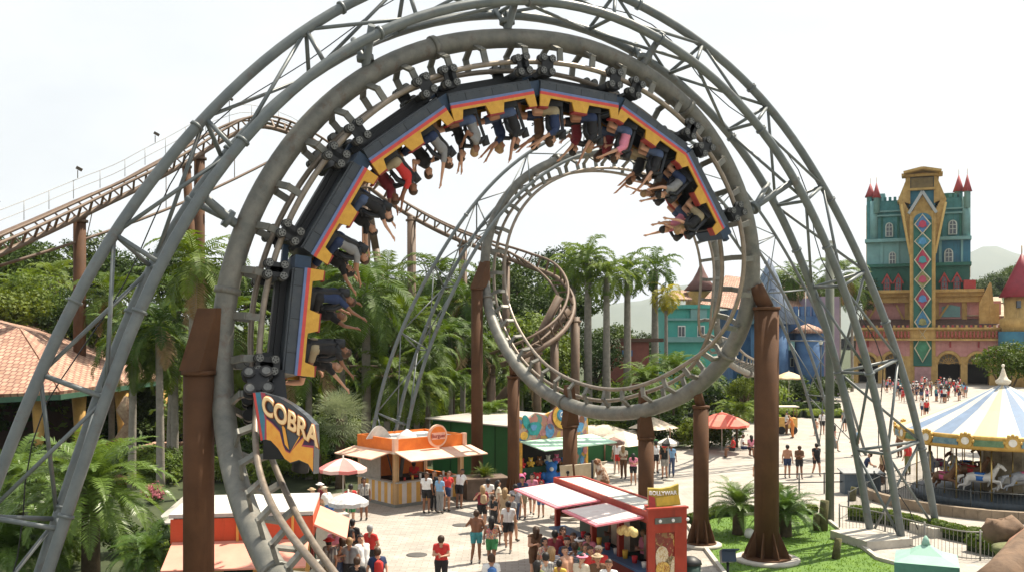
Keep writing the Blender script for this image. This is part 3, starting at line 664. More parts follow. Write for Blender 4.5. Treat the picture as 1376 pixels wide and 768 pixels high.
# spandrel wall with arch openings
def arcade(x0, x1, y0, spring, holes, off):
    mb = MB(); th = 1.0
    xs = x0
    for c, hw in holes:
        mb.prism([CP(a, b, off) for a, b in ((xs, y0), (c-hw, y0), (c-hw, spring), (xs, spring))], V((0, th, 0)))
        K = 12
        for k in range(K):
            a0, a1 = math.pi-math.pi*k/K, math.pi-math.pi*(k+1)/K
            p = [(c+hw*math.cos(a0), y0), (c+hw*math.cos(a1), y0), (c+hw*math.cos(a1), spring-hw*math.sin(a1)), (c+hw*math.cos(a0), spring-hw*math.sin(a0))]
            mb.prism([CP(q[0], q[1], off) for q in p], V((0, th, 0)))
        xs = c+hw
    mb.prism([CP(a, b, off) for a, b in ((xs, y0), (x1, y0), (x1, spring), (xs, spring))], V((0, th, 0)))
    return mb
holes = [(1165, 13), (1199, 15), (1274.5, 15.5), (1312, 15), (1343, 10)]
arcade(1148, 1357, 455, 488, holes, 0).build('arcade_wall', pink, ct)
fan = mat('fanlight_lattice', (.10, .09, .06), .7, 0, .6, 3, (.25, .2, .12))
for c, hw in holes:
    mb = MB(); K = 12; pts = [(c+(hw+.2)*math.cos(math.pi*k/K), 488-(hw+.2)*math.sin(math.pi*k/K)) for k in range(K+1)]
    mb.tube([CP(a, b, -.1) for a, b in pts], .30, 6); mb.build('arch_trim', ochre, ct)
    flat([(c+hw*.93*math.cos(math.pi*k/K), 488-hw*.93*math.sin(math.pi*k/K)) for k in range(K+1)], .5, .1).build('fanlight', fan, ct)
    q = MB()
    for k in range(7): a = math.pi*(k+.5)/7; q.tube([CP(c, 488, .42), CP(c+hw*.9*math.cos(a), 488-hw*.9*math.sin(a), .42)], .07, 5)
    q.tube([CP(c+hw*.5*math.cos(math.pi*k/K), 488-hw*.5*math.sin(math.pi*k/K), .4) for k in range(K+1)], .07, 5); q.build('lattice', ochre, ct)
rect(1146, 441, 1358, 455.5, -.8, 8).build('balustrade_wall', ochre, ct)
for k in range(44):
    x = 1149+k*4.8
    if 1221 < x < 1259: continue
    MB().lathe([(.10, -.55), (.26, -.2), (.12, .15), (.24, .5)], CP(x, 449, -1.0), 8).build('baluster', mat('red_baluster', (.34, .09, .06), .7), ct)
rect(1145, 439.5, 1359, 442, -1.25, .8).build('cornice', ochre, ct); rect(1145, 454.5, 1359, 457, -1.1, .8).build('cornice', ochre, ct)
flat([(1152, 441), (1345, 441), (1350, 428), (1160, 428)], 0, 0.3); q = MB(); q.add([CP(1148, 440.5, -.3), CP(1350, 440.5, -.3), CP(1345, 427.5, 4.5), CP(1152, 427.5, 4.5)], [(0, 1, 2, 3)]); q.build('roof', tile_d, ct)
rect(1156, 404, 1345, 441, 4.6, 10).build('wall', pink, ct)
for x0, x1 in ((1156, 1161), (1215, 1223), (1256, 1262), (1293, 1300)): rect(x0, 405, x1, 430, 4.2, .5).build('pilaster', ochre, ct)
for (a, b, c_, d) in ((1163, 428, 1176, 408), (1213, 428, 1203, 408), (1262, 427, 1275, 408)): q = MB(); q.bar(CP(a, b, 4.3), CP(c_, d, 4.3), .5, .3); q.build('brace', ochre, ct)
for y0, y1, o_ in ((388, 392, 2.2), (392, 397, 3.0), (397, 405, 3.6)): rect(1153, y0, 1322, y1, o_, 12).build('cornice', ochre, ct)
for x in range(1158, 1345, 6):                              # dentils and gold panels on the base
    if 1219 < x < 1260: continue
    rect(x, 436.5, x+3, 439.5, -1.1, .5).build('dentil', cred if x % 4 else ochre, ct)
for a, b in ((1166, 1186), (1190, 1211), (1266, 1291), (1303, 1325)):
    flat([(a, 425), (a, 411), ((a+b)/2, 408.5), (b, 411), (b, 425)], 4.45, .2).build('wall_panel', pink if a % 3 else palet, ct)
for a, b in ((1150, 1180), (1188, 1214), (1262, 1291), (1299, 1328)):
    rect((a+b)/2-1.2, 458, (a+b)/2+1.2, 466, -.25, .3).build('keystone', cred, ct)
# right annex with gables and beige roof
rect(1300, 405, 1345, 430, 5.5, 8).build('wall', ochre, ct)
beige = patmat('beige_roof', (.40, .32, .22), (.5, .41, .29), 'BRICK', 1.0, .8, (.3, .22, .15), .02, .6, .3, .3)
q = MB(); q.add([CP(1298, 424, 4), CP(1352, 424, 4), CP(1350, 396, 12), CP(1312, 396, 12)], [(0, 1, 2, 3)]); q.build('roof', beige, ct)
flat([(1315, 441), (1315, 408), (1329, 380), (1331, 381), (1334, 408), (1341, 408), (1341, 441)], 2.0, 1.0).build('gable', ochre, ct)
flat([(1344, 436), (1344, 405), (1376, 405), (1376, 436)], 9, .5).build('roof', beige, ct)
# main tower
tiers = [(255, 318, 5.0, 'a'), (318, 353, 4.6, 'b'), (353, 389, 4.2, 'c')]
rect(1161, 262, 1222, 319, 5.0, 11).build('wall', teal, ct); rect(1257, 262, 1305, 319, 5.0, 11).build('wall', teal, ct)
rect(1161, 318, 1222, 354, 4.8, 11.2).build('wall', palet, ct); rect(1257, 318, 1305, 354, 4.8, 11.2).build('wall', teal_b, ct)
rect(1162, 353, 1222, 389, 4.6, 11.4).build('wall', teal_d, ct); rect(1257, 353, 1304, 389, 4.6, 11.4).build('wall', teal_d, ct)
rect(1159, 265, 1165, 389, 7, 8).build('side_strip', ochre, ct); rect(1303, 300, 1306, 370, 8, 6).build('side_strip', ochre, ct)
for y in (316, 351): rect(1158.5, y, 1306, y+4.5, 3.9, 12.5).build('ledge', palet if y < 330 else teal_d, ct)
for y in (276, 282): rect(1168, y, 1302, y+2.2, 4.6, 2).build('ledge', palet, ct)
for x in (1171, 1299):
    mb = MB(); a, b = CP(x, 318, 5), CP(x, 262, 5); mb.tube([a, b], .65, 12); mb.build('corner_shaft', palet, ct)
for x in range(1164, 1304, 7):
    if 1207 < x < 1270: continue
    rect(x, 257, x+4, 263, 5.0, .8).build('merlon', teal, ct)
rect(1172, 248, 1186, 262, 8, 4).build('dormer', palet, ct); rect(1268, 252, 1288, 262, 8, 4).build('dormer', teal_d, ct)
for x, yt, yb, w_ in ((1193, 293, 313, 11), (1281, 293, 313, 12), (1197.5, 334, 352, 10), (1275.5, 332, 351, 12)): archwin(x, yt, yb, w_, 4.75 if yt < 320 else 4.55, frm, ct)
for x in (1190, 1206, 1269.5, 1286.5):
    flat([(x-8, 378), (x, 364), (x+8, 378), (x+6.5, 379), (x, 368), (x-6.5, 379)], 3.9, .4).build('gothic_hood', redf, ct); archwin(x, 371, 392, 9.5, 4.3, redf, ct, True)
rect(1295, 376, 1311, 388, 2.5, 4).build('bay', redf, ct)
for x, yb, yt, r, off in ((1165.5, 262, 240, .75, 6), (1175, 266, 242, .6, 4.4), (1289.5, 262, 236, .75, 6), (1300.5, 264, 238, .6, 4.4)):
    b = CP(x, yb, off); h = (yb-yt)/F*DC; t = MB(); t.lathe([(r*.8, -1.5), (r*.8, h*.3), (r*.95, h*.33)], b, 12); tu = t.build('turret', palet, ct)
    t = MB(); t.lathe([(r*1.25, h*.33), (r*.7, h*.72), (.02, h*1.25)], b, 12); t.build('spire', cred, tu); t = MB(); t.tube([b+V((0, 0, h*1.2)), b+V((0, 0, h*1.2+.9))], .04, 5); t.build('finial', ochre, tu)
# crown
mb = MB(); mb.prism([CP(a, b, 1.6) for a, b in ((1205, 268), (1219, 234), (1223, 236), (1223, 272), (1212, 268))], V((0, 7, 0))); mb.build('crown_side', ochre, ct)
mb = MB(); mb.prism([CP(a, b, 1.6) for a, b in ((1272, 268), (1258, 234), (1255, 236), (1255, 272), (1266, 268))], V((0, 7, 0))); mb.build('crown_side', ochre, ct)
rect(1221, 236, 1257, 275, 1.9, 7).build('crown_wall', teal_b, ct); rect(1224, 237, 1254, 251, 1.4, .8).build('crown_panel', mat('bronze_panel', (.17, .12, .05), .6, 0, .3, 2), ct)
rect(1221, 251, 1257, 254, 1.2, .8).build('ledge', ochre, ct); rect(1216, 232, 1262, 235.5, 1.0, 8).build('cornice', ochre, ct)
for a, b in ((1214, 233), (1264, 233)): rect(a-3, b-2, a+3, b+1, .8, 3).build('horn', ochre, ct)
flat([(1208, 275), (1222, 330), (1222, 285)], 1.6, 3).build('bracket', ochre, ct); flat([(1270, 275), (1257, 330), (1257, 285)], 1.6, 3).build('bracket', ochre, ct)
flat([(1207, 268), (1214, 268), (1223, 284), (1223, 350), (1219, 330)], 1.3, 2.5).build('bracket', ochre, ct); flat([(1271, 268), (1264, 268), (1256, 284), (1256, 350), (1260, 330)], 1.3, 2.5).build('bracket', ochre, ct)
mb = MB(); mb.bar(CP(1221, 287, -.1), CP(1239.5, 258, -.1), 1, .45, up=V((0, 0, 1))); mb.bar(CP(1258, 287, -.1), CP(1239.5, 258, -.1), 1, .45, up=V((0, 0, 1))); mb.build('pediment', mat('grey_pediment', (.34, .36, .36), .7), ct)
flat([(1222, 290), (1239.5, 262), (1257, 290)], .2, 1.5).build('pediment_field', ochre, ct)
for x0, x1 in ((1180, 1184), (1203, 1207), (1262, 1266), (1292, 1295)): rect(x0, 320.5, x1, 351, 4.55, .3).build('wall_rib', palet, ct)
for x0, x1 in ((1181, 1184), (1204, 1207), (1264, 1267), (1290, 1293)): rect(x0, 285, x1, 316, 4.8, .3).build('wall_rib', teal_d, ct)
mb = MB(); mb.bar(CP(1214, 231, 2), CP(1240, 226, 2), 5, .35); mb.bar(CP(1240, 226, 2), CP(1265, 231, 2), 5, .35); mb.build('crown_gable', ochre, ct)
for a, b in ((1203, 290), (1268, 290)): mb = MB(); mb.bar(CP(a+(8 if a < 1240 else 3), 272, 1.2), CP(1222.5 if a < 1240 else 1257, 340, 1.2), .3, .35); mb.build('gold_edge', mat('gold_edge', (.6, .42, .15), .6), ct)
# diamond pilaster
rect(1222.5, 284, 1257, 516, -.2, 6).build('pilaster', ochre, ct); rect(1227.5, 296, 1252, 491, -.5, .4).build('pilaster_field', teal_d, ct)
flat([(1227.5+12.25-12.25*math.cos(math.pi*k/10), 297-10*math.sin(math.pi*k/10)) for k in range(11)], -.5, .4).build('pilaster_field', teal_b, ct)
rect(1229, 492, 1251, 516, -.45, .3).build('pilaster_panel', mat('mauve_panel', (.35, .2, .2), .8, 0, .3, 1), ct)
dcol = [mat('motif_blue', (.08, .2, .4), .6, 0, .3, 1), mat('motif_teal', (.06, .24, .26), .6, 0, .3, 1), mat('motif_crimson', (.45, .05, .1), .6, 0, .3, 1), mat('motif_olive', (.25, .25, .1), .6, 0, .5, 1), mat('motif_red', (.36, .06, .1), .6, 0, .3, 1), mat('motif_sky', (.07, .24, .42), .6, 0, .5, 1), mat('motif_green', (.05, .2, .11), .6, 0, .3, 1)]
yy = 289
for k, (c_, h) in enumerate(zip(range(7), (13, 11, 15, 12, 15, 17, 19))):
    cy = yy+h; yy += 2*h-1.2; hw = 10.5
    flat([(1239.7-hw, cy), (1239.7, cy-h), (1239.7+hw, cy), (1239.7, cy+h)], -.62, .14).build('diamond', dcol[c_], ct)
    mb = MB(); q = [CP(1239.7-hw, cy, -.72), CP(1239.7, cy-h, -.72), CP(1239.7+hw, cy, -.72), CP(1239.7, cy+h, -.72)]; mb.tube(q, .13, 6, closed=True); mb.build('diamond_frame', mat('cream_frame', (.55, .5, .36), .7), ct)
    mb = MB(); c3 = CP(1239.7, cy, -.7); mb.tube([c3, c3-V((0, .14, 0))], .55, 12); mb.box(c3-V((0, .1, .3)), (1.3, .12, .18)); mb.build('emblem', dcol[(k*3+2) % 7], ct)

ct.rotation_euler = (0, 0, R(-23)); ct.scale = (.92, 1, 1)
# right hand tower at the frame edge
rtw = thing('red_spired_tower', 'small round tower with a tall crimson cone roof at the far right edge', 'tower', tuple(P(1373, 515, 138).xy)+(0,))
b = P(1373, 470, 138); zz = lambda py: CH-(py-HY)/F*138
mb = MB(); mb.lathe([(2.6, 0), (2.6, zz(440)), (2.9, zz(438)), (2.9, zz(428)), (2.3, zz(426)), (2.3, zz(398))], (b.x, 138, 0), 20); mb.build('wall', ochre, rtw)
mb = MB(); mb.lathe([(3.0, zz(399)), (1.9, zz(378)), (.9, zz(358)), (.04, zz(340))], (b.x, 138, 0), 20); mb.build('spire', mat('crimson_spire', (.24, .02, .035), .5, 0, .2, 1), rtw)
mb = MB(); mb.tube([V((b.x, 138, zz(342))), V((b.x, 138, zz(330)))], .08, 5); mb.build('finial', ochre, rtw)
for dx_ in (-1.4, .1, 1.5): mb = MB(); mb.box((b.x+dx_, 138-math.sqrt(max(0, 5.29-dx_*dx_)), zz(409)), (.6, .3, 1.0)); mb.build('window', m_win, rtw)
mb = MB(); mb.lathe([(3.05, zz(470)), (3.05, zz(445))], (b.x, 138, 0), 20); mb.build('blue_band', teal_b, rtw)

# ---------------- blue castle, teal house, tiled roofs
def block(root, name, px0, py0, px1, py1, D, th, m):
    a = P(px0, py0, D); b = P(px1, py1, D); mb = MB(); mb.box(((a.x+b.x)/2, D+th/2, (a.z+b.z)/2), (abs(b.x-a.x), th, abs(a.z-b.z))); return mb.build(name, m, root)
def slope(root, pts, m, name='roof', th=.25):
    mb = MB(); vs = [P(*p) for p in pts]; nrm = (vs[1]-vs[0]).cross(vs[2]-vs[0]).normalized(); mb.prism(vs, nrm*th); return mb.build(name, m, root)
blue = mat('blue_render', (.035, .085, .20), .8, 0, .3, 1.0, (.085, .17, .31), bump=.3, bscale=4, rust=.7, rustcol=(.05, .065, .09), streak=True); lilac = mat('lilac_render', (.20, .15, .20), .8, 0, .25, .4, (.30, .23, .26)); tealh = mat('turquoise_render', (.05, .28, .25), .75, 0, .2, .5, (.09, .38, .33), rust=.6, rustcol=(.06, .14, .12), streak=True)
D = 112
bcst = thing('blue_castle', 'blue rendered castle house with battlements, a slate cone and a round bay', 'castle', tuple(P(1075, 515, D).xy)+(0,))
block(bcst, 'wall', 1052, 424, 1107, 534, D, 9, blue); block(bcst, 'wall', 985, 415, 1053, 534, D+3, 8, blue)
for k in range(6): block(bcst, 'merlon', 1060+k*8.2, 411, 1064.5+k*8.2, 424.5, D, .7, blue)
block(bcst, 'wall', 1104, 398, 1128, 534, D+2, 9, lilac)
slope(bcst, [(1040, 415, D+9), (1104, 415, D+9), (1085, 385, D+18), (1045, 387, D+18)], terra); slope(bcst, [(940, 410, D+6), (1025, 422, D+4), (1020, 378, D+12), (975, 372, D+14)], terra)
c = P(1034, 520, D-1); z2 = lambda py: CH-(py-HY)/F*(D-1)
mb = MB(); mb.lathe([(2.1, 0), (2.1, z2(432))], (c.x, D-1, 0), 18); mb.build('round_tower', blue, bcst)
mb = MB(); mb.lathe([(2.9, z2(435)), (1.9, z2(405)), (1.0, z2(372)), (.03, z2(345))], (c.x, D-1, 0), 18); mb.build('slate_cone', slate, bcst)
c = P(1089, 520, D-2); z2 = lambda py: CH-(py-HY)/F*(D-2)
mb = MB(); mb.lathe([(1.5, 0), (1.5, z2(446))], (c.x, D-1, 0), 14); mb.build('round_tower', blue, bcst)
mb = MB(); mb.lathe([(2.1, z2(447)), (1.2, z2(439)), (.03, z2(434))], (c.x, D-1, 0), 14); mb.build('roof', terra, bcst)
block(bcst, 'balcony', 1046, 458, 1068, 470, D-1.5, 1.6, palet)
for x0, y0, x1, y1 in ((1047, 445, 1052, 456), (1082, 452, 1085, 468), (1047, 478, 1055, 498), (1062, 480, 1067, 492)):
    f = block(bcst, 'window', x0, y0, x1, y1, D-.15 if x0 > 1053 or x0 == 1047 else D, .3, frm); block(f, 'pane', x0+.8, y0+.8, x1-.8, y1-.5, D-.22, .1, m_win)
D = 104
th = thing('turquoise_house', 'turquoise two storey house with small white windows behind the lawn shrubs', 'house', tuple(P(925, 520, D).xy)+(0,))
block(th, 'wall', 898, 412, 965, 530, D, 8, tealh); block(th, 'parapet', 896, 409, 967, 414, D-.4, 8.8, tealh); block(th, 'ledge', 896, 427, 967, 430, D-.3, .5, palet); block(th, 'ledge', 896, 452, 967, 459, D-.5, .8, palet)
for x in (916, 942): f = block(th, 'window', x-5, 437, x+5, 452, D-.1, .2, white); block(f, 'pane', x-4, 438.5, x-.5, 451, D-.16, .1, m_win); block(f, 'pane', x+.5, 438.5, x+4, 451, D-.16, .1, m_win)
block(th, 'signboard', 928, 411, 950, 427, D-.25, .3, palet)
tt = thing('ochre_turret', 'square ochre turret with a brown conical roof behind the turquoise house', 'tower', tuple(P(940, 520, 122).xy)+(0,))
block(tt, 'wall', 927, 391, 957, 510, 122, 3, ochre); c = P(942, 388, 123.5); mb = MB(); mb.lathe([(2.2, 0), (1.1, 1.3), (.5, 2.4), (.02, 3.6)], (c.x, 123.5, c.z-.2), 12); mb.build('spire', mat('brown_spire', (.13, .06, .05), .7), tt)
slope(tt, [(895, 404, 121), (930, 404, 121), (922, 392, 126), (902, 392, 126)], terra)
rw = thing('red_brick_wall', 'dull red theming wall with a flat ledge behind the shrubs right of the royal palms', 'wall', tuple(P(845, 520, 88).xy)+(0,))
block(rw, 'wall', 815, 458, 872, 530, 88, .6, mat('dull_red_wall', (.17, .055, .045), .85, 0, .3, 1, (.25, .09, .07))); block(rw, 'ledge', 812, 454, 892, 459, 87.7, 1.2, mat('brown_ledge', (.09, .05, .035), .8)); block(rw, 'arched_sign', 836, 470, 850, 478, 87.8, .2, blue)

# ---------------- left restaurant with tiled roof
rs = thing('tiled_restaurant', 'open sided restaurant under a big terracotta tile roof at the far left', 'restaurant', tuple(P(20, 600, 56).xy)+(0,))
slope(rs, [(-220, 545, 48), (80, 531, 51), (26, 446, 58), (-120, 400, 60)], terra); slope(rs, [(80, 531, 51), (226, 510, 66), (150, 476, 72), (26, 446, 58)], terra)
slope(rs, [(26, 446, 58), (150, 476, 72), (60, 440, 84), (-120, 400, 70)], terra)
fa = MB(); fa.bar(P(-220, 547, 48), P(80, 533, 51), .12, .28); fa.bar(P(80, 533, 51), P(226, 512, 66), .12, .28); fa.build('fascia', mat('green_fascia', (.05, .12, .08), .6), rs)
yel = mat('yellow_pillar', (.50, .30, .09), .8, 0, .2, 2)
for px, D in ((-40, 49), (45, 51.3), (100, 54), (158, 59), (213, 65)):
    a = P(px, 525, D); mb = MB(); mb.tube([V((a.x, D+.6, 0)), V((a.x, D+.6, 1.6)), V((a.x, D+.6, a.z))], [.35, .22, .42], 10); mb.build('pillar', yel, rs)
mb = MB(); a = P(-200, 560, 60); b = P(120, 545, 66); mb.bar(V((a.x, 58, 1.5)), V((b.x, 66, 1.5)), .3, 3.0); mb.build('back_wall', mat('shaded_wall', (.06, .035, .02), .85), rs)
wd = mat('brown_timber', (.16, .085, .045), .7, 0, .3, 3)
for px, py, qx, qy, D, E in ((40, 625, 115, 605, 51, 53), (110, 600, 165, 580, 53, 57), (0, 640, 130, 622, 48, 50)):
    f_ = thing('timber_railing', 'brown timber railing ' + ('along the front terrace' if D == 51 else 'climbing beside the pillars' if D == 53 else 'lowest in front of the terrace'), 'railing', tuple(V((P(px, py, D).x, D, 0))))
    a, b = V((P(px, py, D).x, D, 1.1)), V((P(qx, qy, E).x, E, 1.3)); mb = MB(); mb.bar(a, b, .1, .14); mb.bar(a-V((0, 0, .45)), b-V((0, 0, .45)), .08, .1); mb.bar(a-V((0, 0, .8)), b-V((0, 0, .8)), .08, .1)
    mb.build('rail', wd, f_)
    for t in (0, .33, .66, 1): p = a.lerp(b, t); m2 = MB(); m2.box((p.x, p.y, p.z/2), (.12, .12, p.z)); m2.build('post', wd, f_)
# carved figure by the palms
mb = MB(); p = G(170, 628); mb.tube([p, p+V((.1, 0, .9)), p+V((-.1, 0, 1.7)), p+V((.2, 0, 2.5)), p+V((-.15, 0, 3.3)), p+V((0, 0, 4.0))], [.5, .42, .5, .3, .42, .12], 12)
mb.single('carved_totem', mat('carved_stone', (.16, .08, .05), .85, 0, .5, 3, (.42, .33, .22), bump=1, bscale=8), 'twisted reddish carved stone totem beside the palm trunks on the left', 'statue')
mb = MB(); mb.bar(G(120, 640)+V((0, 0, .3)), G(240, 600)+V((0, 0, .3)), 3.2, .12); mb.single('terrace_deck', mat('pink_terrace', (.5, .3, .22), .8, 0, .2, 2), 'pinkish terrace slab sloping behind the left palms', 'terrace')

# ================================================================== STALLS
class Fr:                                                # local frame of a stall: origin at a ground corner, x along its counter side, y away from it
    def __init__(s, o, ang): s.o = V(o); s.x = V((math.cos(ang), math.sin(ang), 0)); s.y = V((-math.sin(ang), math.cos(ang), 0)); s.M = Matrix.Rotation(ang, 3, 'Z')
    def p(s, x, y, z): return s.o+s.x*x+s.y*y+V((0, 0, z))
    def box(s, mb, x0, x1, y0, y1, z0, z1, m=0): return mb.box(s.p((x0+x1)/2, (y0+y1)/2, (z0+z1)/2), (abs(x1-x0), abs(y1-y0), abs(z1-z0)), s.M, m)
orange = mat('orange_fascia', (.62, .14, .018), .55, 0, .12, 2, (.80, .23, .035), rust=.5, rustcol=(.40, .09, .02), streak=True); peach = mat('peach_awning', (.66, .40, .28), .7, 0, .1, 2, (.78, .52, .39), bump=.3, bscale=5, rust=.5, rustcol=(.48, .27, .18)); stripeY = mat('ochre_board', (.62, .34, .08), .6, 0, .15, 3); lilacw = mat('pale_board', (.62, .55, .5), .6, 0, .1, 3)
def awning(root, f, pts, m, th=.05, name='awning'):
    mb = MB(); vs = [f.p(*p) for p in pts]; nrm = (vs[1]-vs[0]).cross(vs[2]-vs[0]).normalized(); nrm = nrm if nrm.z > 0 else -nrm; mb.prism(vs, nrm*th); return mb.build(name, m, root)
# orange kiosk
o0 = G(531, 682); f = Fr(o0, R(41)); WX, WY = 3.75, 3.0
ok = thing('orange_kiosk', 'orange snack kiosk with striped counters, peach awnings and a round sign, shoppers in front', 'kiosk', tuple(o0))
mb = MB(); f.box(mb, 0, WX, 0, WY, 0, .14); mb.build('plinth', mat('grey_plinth', (.2, .2, .18), .8), ok)
mb = MB()
N_ = 14
for k in range(N_): f.box(mb, .12+(WX-.24)*k/N_, .12+(WX-.24)*(k+1)/N_, 0.02, .1, .14, 1.05, k % 2)
mb.build('striped_counter', [stripeY, lilacw], ok)
mb = MB()
for k in range(11): f.box(mb, .02, .1, .12+(WY-.24)*k/11, .12+(WY-.24)*(k+1)/11, .14, 1.05, k % 2)
mb.build('striped_counter', [stripeY, lilacw], ok)
mb = MB(); f.box(mb, 0, WX, -.12, .2, 1.05, 1.11); f.box(mb, -.06, .2, .2, WY, 1.05, 1.11); mb.build('counter_top', mat('steel_counter', (.4, .38, .35), .4, .4), ok)
mb = MB(); f.box(mb, .15, WX, WY-.12, WY, .14, 2.5); f.box(mb, WX-.1, WX, .12, WY-.12, .14, 1.05); mb.build('back_wall', orange, ok)
for x, y in ((0, 0), (WX-.2, 0), (0, WY-.2), (WX-.2, WY-.2)): mb = MB(); f.box(mb, x, x+.2, y, y+.2, .14, 2.35); mb.build('post', patmat('checked_post', (.55, .32, .12), (.75, .62, .45), 'BRICK', 1, .7, (.4, .25, .12), .01, .12, .08, .1), ok)
mb = MB(); f.box(mb, 0, .06, 1.2, WY-.2, 1.11, 2.35); mb.build('side_panel', mat('grey_menu_panel', (.3, .28, .25), .6), ok)
mb = MB(); f.box(mb, -.12, WX+.12, -.12, WY+.12, 2.33, 2.42); mb.build('ceiling', cream, ok)
mb = MB(); f.box(mb, 0, WX, -.03, .06, 2.42, 2.96); f.box(mb, -.03, .06, .06, WY, 2.42, 2.96); f.box(mb, WX-.06, WX+.03, .06, WY, 2.42, 2.96); f.box(mb, .06, WX-.06, WY-.06, WY+.03, 2.42, 2.96); mb.build('fascia', orange, ok)
mb = MB(); f.box(mb, .06, WX-.06, .06, WY-.06, 2.80, 2.86); mb.build('roof', white, ok)
for x, y in ((-.1, -.1), (WX-.1, -.1)): mb = MB(); f.box(mb, x, x+.2, y, y+.2, 2.36, 3.0); mb.build('corner_block', peach, ok)
awning(ok, f, [(-.1, -.1, 2.40), (WX+.3, -.1, 2.40), (WX+.3, -1.35, 2.12), (-.1, -1.35, 2.12)], peach); awning(ok, f, [(-.1, .1, 2.40), (-.1, WY+.1, 2.40), (-1.15, WY+.1, 2.15), (-1.15, .1, 2.15)], peach)
sg = f.p(2.05, -.22, 3.0); fx, fn = f.x, -f.y; up = V((0, 0, 1))
mb = MB(); mb.tube([sg, sg+fn*.12], .50, 32, m=0); mb.tube([sg+fn*.12, sg+fn*.135], .42, 32, m=1); mb.build('round_sign', [peach, orange], ok)
mb = MB(); mb.box(sg+fn*.14+V((0, 0, .0)), (.74, .01, .30), f.M); mb.build('sign_band', mat('sign_pink', (.75, .4, .3), .5), ok)
add_text('Burguer', .24, sg+fn*.152, fx, up, mat('sign_maroon', (.3, .04, .03), .5), ok, ext=.004, bold=.004)
mb = MB(); mb.tube([f.p(.3, 2.6, 2.86)-f.y*.0, f.p(.3, 2.6, 2.86)+f.y*.06], .62, 28)
q = [f.p(-.35+1.3*k/16, 1.7, 2.86+.55*math.sin(math.pi*k/16)) for k in range(17)]; mb = MB(); mb.prism(q, f.y*.08); mb.build('half_round_board', mat('grey_disc', (.5, .47, .42), .6), ok)
mb = MB(); mb.lathe([(.45, 0), (.42, .12), (.25, .25), (.08, .36), (.01, .4)], f.p(1.3, 1.0, 2.86), 14); mb.ball(f.p(1.0, 1.2, 2.9), .3, 10, 0, (1, 1, .5)) if False else None; mb.build('roof_vent', white, ok)
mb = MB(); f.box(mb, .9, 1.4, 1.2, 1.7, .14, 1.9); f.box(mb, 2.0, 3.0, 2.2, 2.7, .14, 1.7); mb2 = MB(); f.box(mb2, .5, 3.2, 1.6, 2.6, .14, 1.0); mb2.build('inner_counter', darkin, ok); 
for k in range(7): p = f.p(.6+k*.42, .15, 1.11); mb = MB(); mb.tube([p, p+V((0, 0, .14+.05*(k % 3)))], .05, 8); mb.build('jar', [redf, stripeY, white][k % 3], ok)

# green building with the mural stall
grn = mat('green_painted_wall', (.012, .085, .02), .6, 0, .15, 1.2, (.02, .12, .03)); metalroof = patmat('pale_corrugated_roof', (.42, .38, .33), (.62, .58, .52), 'WAVE', 6, .5, bump=.5)
o0 = G(698, 656); f = Fr(o0, R(44)); WX, WY = 5.0, 6.6
gb_ = thing('green_building', 'long green painted shed with a pale corrugated roof behind the tall brown columns', 'shed', tuple(o0))
mb = MB(); f.box(mb, 0.0, .12, .3, WY, 0, 2.95); mb.build('side_wall', grn, gb_); mb = MB(); f.box(mb, .12, WX, WY-.12, WY, 0, 2.95); f.box(mb, WX-.12, WX, 1.6, WY-.12, 0, 2.95); mb.build('back_wall', grn, gb_)
for k in range(1, 4): mb = MB(); f.box(mb, -.03, 0, k*1.7, k*1.7+.06, 0, 2.95); mb.build('batten', mat('dark_green_batten', (.008, .05, .012), .6), gb_)
mb = MB(); mb.prism([f.p(-.3, .2, 2.97), f.p(WX+.2, .2, 3.12), f.p(WX+.2, WY+.3, 3.12), f.p(-.3, WY+.3, 2.97)], V((0, 0, .06))); mb.build('roof', metalroof, gb_)
ms = thing('mural_stall', 'souvenir stall with a colourful mural board above a mint awning, toys piled at its counter', 'stall', tuple(f.p(WX/2, 0, 0)))
m_mu = cellmat('mural_ground', [(.45, .2, .16), (.5, .33, .2), (.12, .25, .2), (.55, .30, .06), (.35, .14, .13), (.42, .3, .26), (.10, .2, .33)], 3.0)
mb = MB(); mb.prism([f.p(x, 0, z) for x, z in ((0, 2.25), (WX, 2.25), (WX, 3.1), (4.3, 3.35), (3.9, 3.9), (3.1, 4.05), (2.5, 3.7), (1.8, 3.45), (1.2, 3.6), (.6, 3.35), (0, 3.5))], f.y*.15); mb.build('mural_board', m_mu, ms)
def blob(cx, cz, rx, rz, m, off, name='mural_shape', rot=0, w_=0):
    mb = MB(); mb.prism([f.p(cx+rx*math.cos(a)*(1+w_*math.sin(3*a))*math.cos(rot)-rz*math.sin(a)*math.sin(rot), off, cz+rx*math.cos(a)*math.sin(rot)+rz*math.sin(a)*(1+w_*math.cos(2*a))*math.cos(rot)) for a in [k*math.pi/12 for k in range(24)]], f.y*.02); mb.build(name, m, ms)
mt, mbz, mye, mro, mpu = mat('mural_teal', (.03, .27, .27), .6, 0, .3, 5), mat('mural_blue', (.10, .25, .45), .6, 0, .3, 5), mat('mural_yellow', (.7, .38, .06), .6, 0, .3, 5), mat('mural_rose', (.5, .2, .2), .6, 0, .4, 4), mat('mural_brown', (.2, .08, .04), .6, 0, .3, 4)
blob(1.0, 2.85, .48, .38, mt, -.03, w_=.15); blob(.45, 3.2, .22, .38, mt, -.03, rot=.5); blob(.95, 2.9, .2, .17, mbz, -.05, w_=.2); blob(2.1, 2.68, .32, .36, mbz, -.03); blob(2.3, 3.2, .35, .5, mro, -.03, rot=-.5); blob(2.95, 3.25, .78, .62, mpu, -.03, rot=-.4); blob(2.98, 3.28, .70, .55, mye, -.05, rot=-.4)
